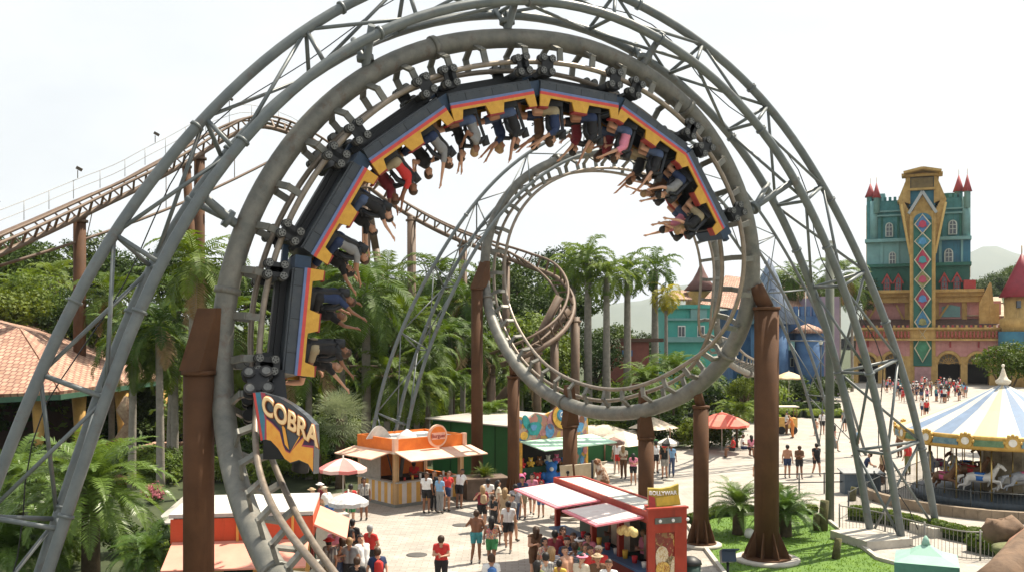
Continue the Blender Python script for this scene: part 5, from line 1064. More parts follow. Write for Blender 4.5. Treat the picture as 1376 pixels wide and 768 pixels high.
# inner fence ring, basin wall, hedge
iron = mat('dark_iron', (.05, .055, .055), .5, .2)
def fence(pts, hgt, lab, sp_=.14, z0=0.0, m=iron, rails=(.08, 1.0)):
    fr = thing('iron_fence', lab, 'fence', (pts[0].x, pts[0].y, z0)); (q,), T_ = spline([(p,) for p in pts], sp_)
    for r_ in rails: MB().tube([p+V((0, 0, z0+hgt*r_)) for p in q], .022, 6).build('rail', m, fr)
    mb = MB()
    for p in q: mb.tube([p+V((0, 0, z0+.03)), p+V((0, 0, z0+hgt))], .0085, 4, smooth=False)
    mb.build('bars', m, fr)
    for p in q[::14]: MB().tube([p+V((0, 0, z0)), p+V((0, 0, z0+hgt*1.08))], .03, 8).build('post', m, fr)
    return fr
ringp = lambda r, a0, a1, n_: [cc+V((r*math.cos(R(a0+(a1-a0)*k/n_)), r*math.sin(R(a0+(a1-a0)*k/n_)), 0)) for k in range(n_+1)]
fence(ringp(5.6, 150, 290, 16), 1.05, 'dark iron railing curving around the front of the carousel')
mb = MB(); rp = ringp(6.15, 160, 292, 30)
for a, b in zip(rp, rp[1:]): mb.bar(a+V((0, 0, .22)), b+V((0, 0, .22)), .3, .44)
mb.single('curved_kerb_wall', mat('brown_kerb', (.22, .17, .12), .85, 0, .3, 2, bump=.4), 'low curved brown wall below the carousel railing', 'wall')
fence([G(1128, 712), G(1180, 722), G(1235, 738), G(1262, 745), G(1300, 752), G(1345, 752)], .95, 'pale grey railing in front of the long curved hedge beside the lawn', m=mat('grey_iron', (.22, .21, .19), .5, .2))
fence([G(1140, 694), G(1180, 670), G(1215, 655), G(1250, 640)], 1.0, 'tall thin railing running back from the hedge towards the plaza', sp_=.22)
# queue rail and counter by the arch legs
qr = thing('queue_barrier', 'low metal queue barrier by the right arch legs on the plaza', 'barrier', tuple(G(1040, 668)))
a, b = G(1040, 664), G(1142, 662)
for h in (.55, .95): MB().tube([a+V((0, 0, h)), b+V((0, 0, h))], .03, 6).build('rail', iron, qr)
for t in (0, .33, .66, 1): p = a.lerp(b, t); MB().tube([p, p+V((0, 0, 1.0))], .035, 6).build('post', iron, qr)
kc = thing('grey_counter', 'grey blue counter box with a slanted lid behind the right arch legs', 'counter', tuple(G(1160, 662)))
c = G(1160, 664); mb = MB(); mb.box((c.x, c.y+.4, .5), (1.7, .7, 1.0)); mb.build('cabinet', mat('slate_cabinet', (.08, .11, .14), .6), kc); mb = MB(); mb.box((c.x, c.y+.35, 1.06), (1.9, .9, .06), Matrix.Rotation(.15, 3, 'X')); mb.build('lid', mat('grey_lid', (.25, .26, .26), .5), kc)

# green pyramid tent, sculpted rock, lawn fittings
gt = thing('pyramid_tent', 'pale green pyramid roofed ticket tent at the bottom right corner', 'tent', (0, 0, 0)); DG = 21.5; zt = CH-(728-HY)/F*DG; cx_ = (1244-CX)/F*DG
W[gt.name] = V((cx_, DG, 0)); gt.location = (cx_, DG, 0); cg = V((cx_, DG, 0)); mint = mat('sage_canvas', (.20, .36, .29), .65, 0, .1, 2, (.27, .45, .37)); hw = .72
zr = CH-(760-HY)/F*(DG-hw); cn = [cg+V((x*1.0, y*1.0, zr)) for x, y in ((-.84, -.35), (.35, -.88), (.86, .35), (-.33, .86))]; ap = cg+V((0, 0, zt))
mb = MB()
for i in range(4):
    a, b = cn[i], cn[(i+1) % 4]; m1 = (a+ap)/2-V((0, 0, .05)); m2 = (b+ap)/2-V((0, 0, .05)); mb.add([a, b, m2, m1, ap], [(0, 1, 2, 3), (3, 2, 4)], False)
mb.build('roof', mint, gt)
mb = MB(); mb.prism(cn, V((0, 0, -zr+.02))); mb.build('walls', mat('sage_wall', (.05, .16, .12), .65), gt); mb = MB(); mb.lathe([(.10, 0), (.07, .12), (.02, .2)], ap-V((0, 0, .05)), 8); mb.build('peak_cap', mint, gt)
skin_r = mat('sandstone_sculpture', (.10, .062, .038), .85, 0, .25, 3.2, (.21, .135, .085), bump=1.0, bscale=7, rust=.6, rustcol=(.08, .045, .03))
mb = MB(); pp = [P(1322, 800, 19), P(1350, 775, 19.5), P(1380, 748, 20.5), P(1420, 725, 21.5), P(1470, 715, 22)]; mb.tube(pp, [.42, .40, .46, .6, .7], 16)
sn = thing('sculpted_rock', 'large smooth reddish sandstone sculpture creeping into the bottom right corner', 'sculpture', tuple(V((pp[0].x, pp[0].y, 0)))); mb.build('body', skin_r, sn)
mb = MB(); mb.tube([P(1350, 752, 20.2), P(1368, 735, 20.7), P(1390, 722, 21.3)], [.16, .24, .28], 12); mb.build('ridge', mat('sandstone_dark', (.26, .13, .08), .8, 0, .3, 2), sn)
rock(1350, 714, 22.5, .42, None, 'rounded reddish boulder just above the bottom right sculpture', skin_r, (1.2, 1, .8), 9); rock(1366, 738, 21.9, .4, None, 'mossy slab between boulder and sculpture at the right edge', mat('mossy_slab', (.06, .075, .03), .9, 0, .3, 4, (.22, .22, .10), bump=.8, bscale=9), (1.6, 1, .4), 12)
stumpm = mat('mossy_log', (.05, .045, .02), .95, 0, .3, 4, (.14, .13, .05), bump=.9, bscale=12)
for px, py, r, h, lab in ((1105, 712, .17, 1.15, 'tall mossy stump with a split top on the lawn edge'), (1123, 750, .12, .68, 'short leaning mossy stump on the lawn'), (1145, 672, .14, .62, 'short dark stump beyond the lawn hedge')):
    c = G(px, py); mb = MB(); mb.tube([c, c+V((.04, 0, h*.5)), c+V((.1, .02, h))], [r*1.2, r, r*.95], 12)
    if h > 1: mb.tube([c+V((-.22, 0, 0)), c+V((-.2, 0, h*.55))], [r*.9, r*.8], 10)
    mb.single('tree_stump', stumpm, lab, 'stump')
c = G(1115, 700); mb = MB(); mb.tube([V((c.x, c.y, 0)), V((c.x, c.y, 11.2))], .17, 14); mb.single('lamp_pole', mat('mossy_grey_pole', (.07, .085, .07), .8, 0, .3, 1, (.14, .15, .12)), 'tall plain mossy grey pole just left of the right arch legs', 'pole')
fl_ = thing('lawn_floodlight', 'dark blue floodlight box on a short post on the lawn', 'floodlight', tuple(G(978, 790))); c = V((P(978, 745, 28.5).x, 28.5, 0))
W[fl_.name] = c; fl_.location = c; mb = MB(); mb.tube([c, c+V((0, 0, .8))], .04, 8); mb.build('post', black, fl_); mb = MB(); mb.box(c+V((0, 0, .95)), (.42, .3, .34), Matrix.Rotation(-.35, 3, 'X')); mb.box(c+V((.05, -.02, 1.14)), (.5, .36, .04), Matrix.Rotation(-.35, 3, 'X')); mb.build('housing', mat('navy_housing', (.015, .03, .06), .4), fl_)
c = G(1007, 722); MB().ball(c+V((0, 0, .16)), .2, 12).single('garden_globe', white, 'small white globe lamp on the lawn left of the thick column', 'globe')
bn = thing('litter_bin', 'dark green round bin beside the red stall end panel', 'bin', tuple(V((P(928, 740, 28).x, 28, 0)))); c = W[bn.name]; mb = MB(); mb.lathe([(.26, 0), (.3, .85)], c, 16); mb.build('drum', mat('bin_green', (.02, .05, .04), .5), bn); mb = MB(); mb.lathe([(.33, .85), (.3, .95), (.15, 1.05), (.02, 1.08)], c, 16); mb.build('lid', black, bn)
for k, (px, py) in enumerate(((620, 705), (560, 745), (900, 668), (1085, 618), (760, 648))):
    c = G(px, py); MB().lathe([(.36, .004), (.36, .016), (.30, .02)], c, 18).single('drain_cover', mat('cast_iron_cover', (.09, .085, .08), .7, .3, .3, 6), 'round iron drain cover in the paving ' + ('between kiosk and walking couple', 'left of the man in the red polo', 'right of the red stall roof', 'in front of the three walking men', 'before the plush toys')[k], 'drain cover', base=c)
# street lamp + cart near the hedge
cart = thing('food_cart', 'yellow wooden food cart on wheels beyond the thick right column', 'cart', tuple(G(1056, 582))); c = G(1056, 582); mb = MB(); mb.box((c.x, c.y, .85), (1.5, .9, .7)); mb.box((c.x, c.y, .45), (1.3, .8, .1)); mb.build('cabinet', mat('cart_yellow', (.6, .36, .1), .6), cart)
mb = MB(); mb.box((c.x, c.y, 2.05), (1.7, 1.1, .08)); mb.build('roof', cream, cart)
for dx_, dy_ in ((-.7, -.4), (.7, -.4), (-.7, .4), (.7, .4)): MB().tube([V((c.x+dx_, c.y+dy_, .8)), V((c.x+dx_, c.y+dy_, 2.05))], .03, 6).build('post', wd, cart)
for dx_ in (-.45, .45): MB().tube([V((c.x+dx_, c.y-.48, .3)), V((c.x+dx_, c.y-.42, .3))], .3, 16).build('wheel', black, cart)
for px, py, h, lab in ((1103, 552, 6.5, 'thin dark lamp post before the castle square, left of the arch legs'),):
    c = G(px, py); lp_ = thing('street_lamp', lab, 'street lamp', tuple(c)); MB().tube([c, c+V((0, 0, h))], [.09, .06], 8).build('post', iron, lp_); MB().ball(c+V((0, 0, h+.15)), .22, 10).build('lantern', mat('lantern_glass', (.5, .5, .45), .3), lp_)
    mb = MB(); mb.tube([c+V((-.5, 0, h-.15)), c+V((.5, 0, h-.15))], .03, 6); mb.build('crossbar', iron, lp_)
# thin ring ride far behind
rg_ = thing('ring_ride', 'distant thin grey ring of another ride above the palm tops', 'ride', tuple(P(555, 448, 120).xy)+(0,)); c = P(556, 368, 120)
for r_ in (1.95, 1.6): MB().tube([c+V((r_*.95*math.cos(k*math.pi/20), .3*math.cos(k*math.pi/20), r_*1.15*math.sin(k*math.pi/20))) for k in range(40)], .09, 6, closed=True).build('ring', steel2, rg_)
for k in range(20): a = k*math.pi/10; MB().tube([c+V((1.6*.95*math.cos(a), .3*math.cos(a), 1.6*1.15*math.sin(a))), c+V((1.95*.95*math.cos(a), .3*math.cos(a), 1.95*1.15*math.sin(a)))], .06, 5).build('spacer', steel2, rg_)
MB().tube([V((c.x-1.2, 120, 0)), c-V((1.2, 0, 1.6))], .2, 8).build('leg', steel2, rg_); MB().tube([V((c.x+1.2, 120, 0)), c-V((-1.2, 0, 1.6))], .2, 8).build('leg', steel2, rg_)
# rock theming under the far loop
for k, (px, py, r, lab) in enumerate(((735, 545, 1.2, 'pale rough rock behind the mural board, leftmost'), (800, 575, 1.5, 'broad pale rock under the bottom of the far loop, left'), (845, 580, 1.3, 'pale rock seen through the track ties under the far loop, middle'), (890, 572, 1.3, 'pale rock right of the lowest point of the far loop'), (668, 500, 1.4, 'pinkish boulder behind the tall brown column'), (825, 548, 1.1, 'flat pale rock among the ties under the far loop, highest'))):
    c = G(px, py+22); rock(px, py, c.y, r, r*.35, lab, stone if k != 4 else mat('pink_rock', (.5, .32, .24), .9, 0, .2, 2, bump=.6), (1.5, 1, .55), k+20)
# low canopy roofs behind the loop bottom
for px, py, w_, D_, lab in ((838, 585, 3.0, 58, 'cream cloth canopy behind the bottom of the far loop'), (878, 566, 2.2, 63, 'small cream shade roof right of the loop bottom')):
    c = P(px, py, D_); cn_ = thing('shade_canopy', lab, 'canopy', (c.x, D_, 0)); mb = MB(); mb.lathe([(w_*.75, 0), (w_*.4, .35), (.05, .7)], c-V((0, 0, .4)), 4, smooth=False); mb.build('cloth', mat('cream_cloth', (.62, .52, .4), .7), cn_)
    for q in ((-1, -1), (1, -1), (1, 1), (-1, 1)): MB().tube([V((c.x+q[0]*w_*.42, D_+q[1]*w_*.42, 0)), V((c.x+q[0]*w_*.42, D_+q[1]*w_*.42, c.z-.3))], .05, 6).build('pole', wd, cn_)
# ================================================================== PEOPLE
skinm = [mat('skin_'+a, c, .5, 0, .08, 6) for a, c in (('light', (.52, .29, .19)), ('tan', (.40, .20, .12)), ('brown', (.22, .10, .055)), ('deep', (.11, .05, .03)))]
hairm = [mat('hair_'+a, c, .55, 0, .3, 20) for a, c in (('black', (.012, .01, .009)), ('brown', (.05, .025, .012)), ('fair', (.30, .19, .09)), ('grey', (.3, .3, .3)))]
CL = {}
def cloth(nm):
    tab = dict(white=(.72, .71, .69), black=(.016, .016, .018), red=(.52, .035, .03), navy=(.02, .035, .09), blue=(.05, .14, .36), sky=(.2, .36, .55), grey=(.22, .22, .22), pink=(.65, .22, .3), teal=(.05, .24, .27), olive=(.13, .14, .05), tan=(.42, .31, .19), yellow=(.65, .45, .08), orange=(.6, .2, .05), maroon=(.18, .02, .03), green=(.04, .2, .07), khaki=(.3, .25, .16), denim=(.06, .09, .17), brown=(.12, .06, .03), purple=(.18, .06, .22), cream=(.6, .52, .4))
    if nm == 'floral' and nm not in CL: CL[nm] = cellmat('cloth_floral', [(.55, .1, .15), (.6, .5, .35), (.05, .15, .2), (.6, .3, .1)], 22, .3, .85)
    if nm == 'checked' and nm not in CL: CL[nm] = patmat('cloth_checked', (.6, .58, .52), (.12, .12, .13), 'BRICK', 9, .85, (.4, .38, .34), .05, .5, .5, .1)
    if nm == 'striped' and nm not in CL: CL[nm] = patmat('cloth_striped', (.62, .6, .58), (.08, .10, .2), 'STRIPE', 7, .85, rot=(0, 1.57, 0), bump=.1)
    if nm not in CL: CL[nm] = mat('cloth_'+nm, tab[nm], .8, 0, .12, 9, bump=.25, bscale=30)
    return CL[nm]
shoem = mat('shoe', (.05, .045, .04), .6)
facem = mat('eye_dark', (.02, .015, .015), .3)
def body_proto(name, J, vox=.021):
    """J: joints. continuous body: tapered limbs fused by a voxel surface, fingers rooted in the palms, garments lifted off the same surface"""
    S_ = []                                             # (a, b, ra, rb, tag)
    def add(a, b, ra, rb, t): S_.append((V(a), V(b), ra, rb, t))
    pl, ch, nk, hd = V(J['pelvis']), V(J['chest']), V(J['neck']), V(J['head'])
    upv = (ch-pl).normalized(); lat = V(J['lat']).normalized(); fw = upv.cross(lat)*-1
    hf = V(J.get('face', tuple(fw))).normalized()
    for q in (-1, 1):
        add(pl+lat*q*.085, pl+lat*q*.06+upv*.16, .112, .098, 'torso'); add(pl+lat*q*.06+upv*.16, ch+lat*q*.09, .098, .112, 'torso'); add(ch+lat*q*.09, ch+lat*q*.10+upv*.08, .112, .085, 'torso')
        s = V(J['sh'+('L' if q < 0 else 'R')]); add(nk-upv*.03+lat*q*.03, s, .055, .058, 'torso')
        e, w_ = V(J['el'+('L' if q < 0 else 'R')]), V(J['wr'+('L' if q < 0 else 'R')])
        add(s, e, .054, .040, 'uparm'); add(e, w_, .041, .026, 'forearm')
        hdir = (V(J['hdL' if q < 0 else 'hdR'])).normalized() if ('hdL' in J) else (w_-e).normalized()
        add(w_, w_+hdir*.085, .026, .032, 'hand')
        h = pl+lat*q*.095-upv*.02; k, an = V(J['kn'+('L' if q < 0 else 'R')]), V(J['an'+('L' if q < 0 else 'R')])
        add(h, k, .092, .058, 'thigh'); add(k, k.lerp(an, .35), .058, .060, 'calf'); add(k.lerp(an, .35), an, .060, .036, 'calf')
        td = V(J['toe']); add(an-upv*0+td*-.03+V((0, 0, 0)), an+td*.06-V(J['down'])*-.03, .042, .042, 'foot'); add(an+td*.04+V(J['down'])*.04, an+td*.17+V(J['down'])*.045, .040, .028, 'foot')
    add(nk-upv*.05, hd-(hd-nk)*.2, .056, .052, 'neck'); hu = (hd-nk).normalized()
    add(hd-hf*.012, hd+hu*.05-hf*.01, .088, .092, 'head'); add(hd+hf*.03-hu*.055, hd+hf*.025-hu*.02, .055, .07, 'head'); add(hd+hf*.088+hu*.015, hd+hf*.105-hu*.012, .011, .017, 'head')
    hl = hu.cross(hf)
    for q in (-1, 1): add(hd+hl*q*.088+hu*.015, hd+hl*q*.095-hu*.02, .018, .014, 'head')
    mb = MB()
    for a, b, ra, rb, t in S_:
        d = (b-a); L_ = d.length; d = d.normalized() if L_ > 1e-6 else V((0, 0, 1)); pts = []; rr = []
        for k in range(4): an_ = math.pi/2*k/4; pts.append(a-d*ra*math.cos(an_)); rr.append(max(.002, ra*math.sin(an_)))
        pts.append(a); rr.append(ra); pts.append(b); rr.append(rb)
        for k in range(1, 5): an_ = math.pi/2*k/4; pts.append(b+d*rb*math.sin(an_)); rr.append(max(.002, rb*math.cos(an_)))
        mb.tube(pts, rr, 12)
    me = remeshed(mb, vox, 3)
    nv_ = len(me.vertices); co = np.empty(nv_*3); me.vertices.foreach_get('co', co); co = co.reshape(-1, 3)
    no = np.empty(nv_*3); me.vertices.foreach_get('normal', no); no = no.reshape(-1, 3)
    best = np.full(nv_, 1e9); tg = np.zeros(nv_, int); tt = np.zeros(nv_)
    for i, (a, b, ra, rb, t) in enumerate(S_):
        a_, b_ = np.array(a), np.array(b); d = b_-a_; tl_ = np.clip(((co-a_)@d)/max(1e-9, d@d), 0, 1)
        ds = np.linalg.norm(co-(a_+tl_[:, None]*d), axis=1)-(ra+(rb-ra)*tl_); mk = ds < best; best[mk] = ds[mk]; tg[mk] = i; tt[mk] = tl_[mk]
    lab = np.array([s[4] for s in S_])[tg]
    ua = np.array(upv); hz = (co-np.array(pl))@ua
    polys = [tuple(p.vertices) for p in me.polygons]
    def garment(nm, mask, off):
        use = {}; vs = []; fs = []
        for p in polys:
            if all(mask[i] for i in p):
                for i in p:
                    if i not in use: use[i] = len(vs); vs.append(tuple(co[i]+no[i]*off))
                fs.append(tuple(use[i] for i in p))
        m = bpy.data.meshes.new(nm); m.from_pydata(vs, [], fs); m.polygons.foreach_set('use_smooth', [True]*len(fs)); m.materials.append(cloth('grey')); return m
    torso = (lab == 'torso'); up_ = (lab == 'uparm')
    shirt = garment('shirt', (torso & (hz > .06)) | (up_ & (tt < .55)) | ((lab == 'neck') & (hz < .42)), .014)
    tank = garment('shirt', (torso & (hz > .06)), .012)
    shorts = garment('shorts', (torso & (hz <= .10)) | ((lab == 'thigh') & (tt < .62)), .018)
    trous = garment('trousers', (torso & (hz <= .10)) | (lab == 'thigh') | ((lab == 'calf')), .016)
    dress = garment('dress', (torso) | ((lab == 'thigh') & (tt < .72)), .022)
    # body faces: skin, shoe ; add fingers and eyes
    fv = []; ff = []; fm = []
    extra = MB()
    for q in ('L', 'R'):
        e, w_ = V(J['el'+q]), V(J['wr'+q]); hdir = (V(J['hd'+q])).normalized() if ('hd'+q) in J else (w_-e).normalized()
        side = hdir.cross(hf if abs(hdir.dot(hf)) < .9 else upv).normalized(); pn = hdir.cross(side)
        base = w_+hdir*.105
        for k, (o_, ln) in enumerate(((-.027, .062), (-.009, .075), (.009, .07), (.027, .055))):
            b0 = base+side*o_-hdir*.02; extra.tube([b0, b0+hdir*ln*.5+side*o_*.25+pn*.006, b0+hdir*ln*.95+side*o_*.4+pn*.02], [.0095, .0085, .006], 6)
        sg_ = -1 if q == 'L' else 1; b0 = w_+hdir*.05-side*.028; extra.tube([b0, b0-side*.03+hdir*.02, b0-side*.04+hdir*.05], [.011, .010, .007], 6)
    ne = len(extra.f)
    for q in (-1, 1): extra.ball(hd+hf*.078+hl*q*.033+hu*.018, .013, 6)
    extra.ball(hd+hf*.082-hu*.045, .018, 6, 0, (1, 1, .45))
    vs = [tuple(c) for c in co]+extra.v; fs = polys+[tuple(i+nv_ for i in f_) for f_ in extra.f]
    m = bpy.data.meshes.new('person'); m.from_pydata(vs, [], fs); m.polygons.foreach_set('use_smooth', [True]*len(fs))
    mi = [1 if lab[p[0]] == 'foot' else 0 for p in polys]+[0]*ne+[2]*(len(extra.f)-ne); m.polygons.foreach_set('material_index', mi)
    for x in (skinm[0], shoem, facem): m.materials.append(x)
    # hair
    rel = co-np.array(hd); fwd = rel@np.array(hf); upw = rel@np.array(hu)
    hm_ = (lab == 'head') & ((upw > .055) | ((fwd < -.015) & (upw > -.06)) | ((fwd < .03) & (upw > .03)))
    hshort = garment('hair', hm_, .012)
    hlm = MB(); hlm.tube([hd+hu*.12-hf*.01, hd+hu*.05-hf*.03, hd-hu*.08-hf*.065, hd-hu*.20-hf*.085, hd-hu*.30-hf*.09], [.05, .112, .095, .085, .03], 12)
    b_ = len(hlm.v); hlm2 = hlm.mesh('hair', cloth('black'))
    hatm = MB(); hatm.ball((0, 0, 0), .112, 12, 0, (1, 1, .8)); hatm.lathe([(.17, .0), (.16, .012), (.08, .02)], (0, 0, 0), 14)
    Mh = Matrix((hl, hf, hu)).transposed().to_4x4(); Mh.translation = hd+hu*.062-hf*.01; hatm.xf(Mh); hat = hatm.mesh('hat', cloth('white'))
    bag = MB(); cB = ch-fw*-.0+(-fw)*0; bb = ch-fw*.17; bag.tube([bb-upv*.2, bb-upv*.15, bb+upv*.1, bb+upv*.15], [.06, .13, .12, .05], 10, ry=.09, up=lat)
    bagm = bag.mesh('backpack', cloth('blue'))
    return dict(body=m, shirt=shirt, tank=tank, shorts=shorts, trousers=trous, dress=dress, hair=hshort, long=hlm2, hat=hat, bag=bagm)
def standJ(**k):
    J = dict(pelvis=(0, 0, .93), chest=(0, 0, 1.27), neck=(0, 0, 1.46), head=(0, .015, 1.60), lat=(1, 0, 0), shL=(-.17, 0, 1.41), shR=(.17, 0, 1.41), elL=(-.24, -.02, 1.13), elR=(.24, -.02, 1.13), wrL=(-.26, .06, .89), wrR=(.26, .06, .89),
             knL=(-.10, .02, .50), knR=(.10, .02, .50), anL=(-.11, -.02, .085), anR=(.11, -.02, .085), toe=(0, 1, 0), down=(0, 0, -1))
    J.update(k); return J
PROTO = {}
PROTO['stand'] = body_proto('stand', standJ())
PROTO['hold'] = body_proto('hold', standJ(elR=(.22, .06, 1.15), wrR=(.08, .25, 1.22), elL=(-.22, .05, 1.15), wrL=(-.05, .24, 1.16), head=(0, .04, 1.59), anL=(-.13, .03, .085)))
PROTO['walk'] = body_proto('walk', standJ(knL=(-.10, .20, .53), anL=(-.10, .26, .10), knR=(.10, -.02, .50), anR=(.10, -.30, .14), elL=(-.23, -.14, 1.15), wrL=(-.22, -.16, .92), elR=(.23, .10, 1.15), wrR=(.2, .26, .98)))
PROTO['stride'] = body_proto('stride', standJ(knR=(.09, .16, .52), anR=(.08, .20, .09), knL=(-.09, -.04, .5), anL=(-.09, -.24, .12), elR=(.25, -.10, 1.14), wrR=(.27, -.06, .9), elL=(-.25, .05, 1.15), wrL=(-.24, .2, .95), chest=(0, .02, 1.27), neck=(0, .03, 1.46), head=(.01, .05, 1.6)))
PROTO['arm'] = body_proto('arm', standJ(elR=(.33, .02, 1.22), wrR=(.22, .16, 1.42), elL=(-.27, -.05, 1.15), wrL=(-.12, .02, 1.02), anR=(.16, .02, .085)))
PROTO['lean'] = body_proto('lean', standJ(chest=(0, .10, 1.25), neck=(0, .19, 1.42), head=(0, .24, 1.55), shL=(-.17, .16, 1.37), shR=(.17, .16, 1.37), elL=(-.22, .26, 1.13), wrL=(-.12, .42, 1.05), elR=(.22, .26, 1.13), wrR=(.12, .42, 1.05)))
PROTO['sit'] = body_proto('sit', standJ(pelvis=(0, 0, .55), chest=(0, -.02, .89), neck=(0, 0, 1.08), head=(0, .02, 1.22), shL=(-.17, 0, 1.03), shR=(.17, 0, 1.03), elL=(-.23, .04, .77), wrL=(-.15, .26, .72), elR=(.23, .04, .77), wrR=(.15, .26, .72), knL=(-.12, .43, .54), anL=(-.12, .42, .1), knR=(.12, .43, .54), anR=(.12, .45, .1)))
# riders: hips at the origin, sitting, upright along +z, facing +y
def rideJ(**k):
    J = dict(pelvis=(0, 0, .02), chest=(0, -.03, .36), neck=(0, -.01, .55), head=(0, .03, .69), lat=(1, 0, 0), shL=(-.17, -.01, .50), shR=(.17, -.01, .50), elL=(-.27, .12, .71), wrL=(-.28, .22, .95), elR=(.27, .12, .71), wrR=(.28, .22, .95),
             knL=(-.13, .44, .04), anL=(-.13, .50, -.36), knR=(.13, .44, .04), anR=(.13, .50, -.36), toe=(0, 1, 0), down=(0, 0, -1)); J.update(k); return J
PROTO['ride_up'] = body_proto('ride_up', rideJ())
PROTO['ride_fwd'] = body_proto('ride_fwd', rideJ(elL=(-.24, .25, .60), wrL=(-.24, .46, .74), elR=(.24, .22, .66), wrR=(.26, .40, .86), head=(0, .04, .69)))
PROTO['ride_grip'] = body_proto('ride_grip', rideJ(elL=(-.24, .12, .26), wrL=(-.13, .27, .44), elR=(.24, .12, .26), wrR=(.13, .27, .44), head=(.01, .05, .68)))
PROTO['ride_one'] = body_proto('ride_one', rideJ(elL=(-.25, .12, .26), wrL=(-.13, .28, .42), elR=(.26, .16, .72), wrR=(.30, .34, .93), head=(.01, .03, .69)))
PROTO['ride_wide'] = body_proto('ride_wide', rideJ(elL=(-.36, .05, .68), wrL=(-.42, .16, .92), elR=(.32, .04, .72), wrR=(.25, .10, .98), head=(-.02, .03, .69)))
prn = random.Random(21)
def person(pose, M, label, top, bottom, hair='short', sk=None, hc=None, group=None, btype='shorts', ttype='shirt', hat=None, bag=None, scale=1.0, cat='person', parts=True):
    pr_ = PROTO[pose]; o = bpy.data.objects.new('person', pr_['body']); COL.objects.link(o)
    o.matrix_world = M @ Matrix.Scale(scale, 4); sk = prn.choice((0, 0, 0, 1, 1, 2)) if sk is None else sk; hc = prn.choice((0, 0, 0, 1, 1, 2)) if hc is None else hc
    o.material_slots[0].link = 'OBJECT'; o.material_slots[0].material = skinm[sk]; tag(o, label, cat, group)
    def ch(nm, me, m):
        c = bpy.data.objects.new(nm, me); COL.objects.link(c); c.parent = o; c.material_slots[0].link = 'OBJECT'; c.material_slots[0].material = m; return c
    if top and ttype == 'dress': ch('dress', pr_['dress'], cloth(top))
    elif top: ch('shirt', pr_[ttype], cloth(top))
    if bottom and ttype != 'dress': ch('trousers' if btype == 'trousers' else 'shorts', pr_[btype], cloth(bottom))
    ch('hair', pr_['hair'], hairm[hc])
    if hair == 'long': ch('hair', pr_['long'], hairm[hc])
    if hat: ch('hat', pr_['hat'], cloth(hat))
    if bag: ch('backpack', pr_['bag'], cloth(bag))
    return o
def at_ground(px, head, ang, scale=1.0, z=0.0, sit=False):
    h = 1.72*scale if not sit else 1.34*scale
    py = (head-h/CH*HY)/(1-h/CH) if z == 0 else head
    g = G(px, py); return Matrix.Translation(g) @ Matrix.Rotation(R(ang), 4, 'Z')
BT_ = {'shorts': 'shorts', 'trousers': 'trousers'}
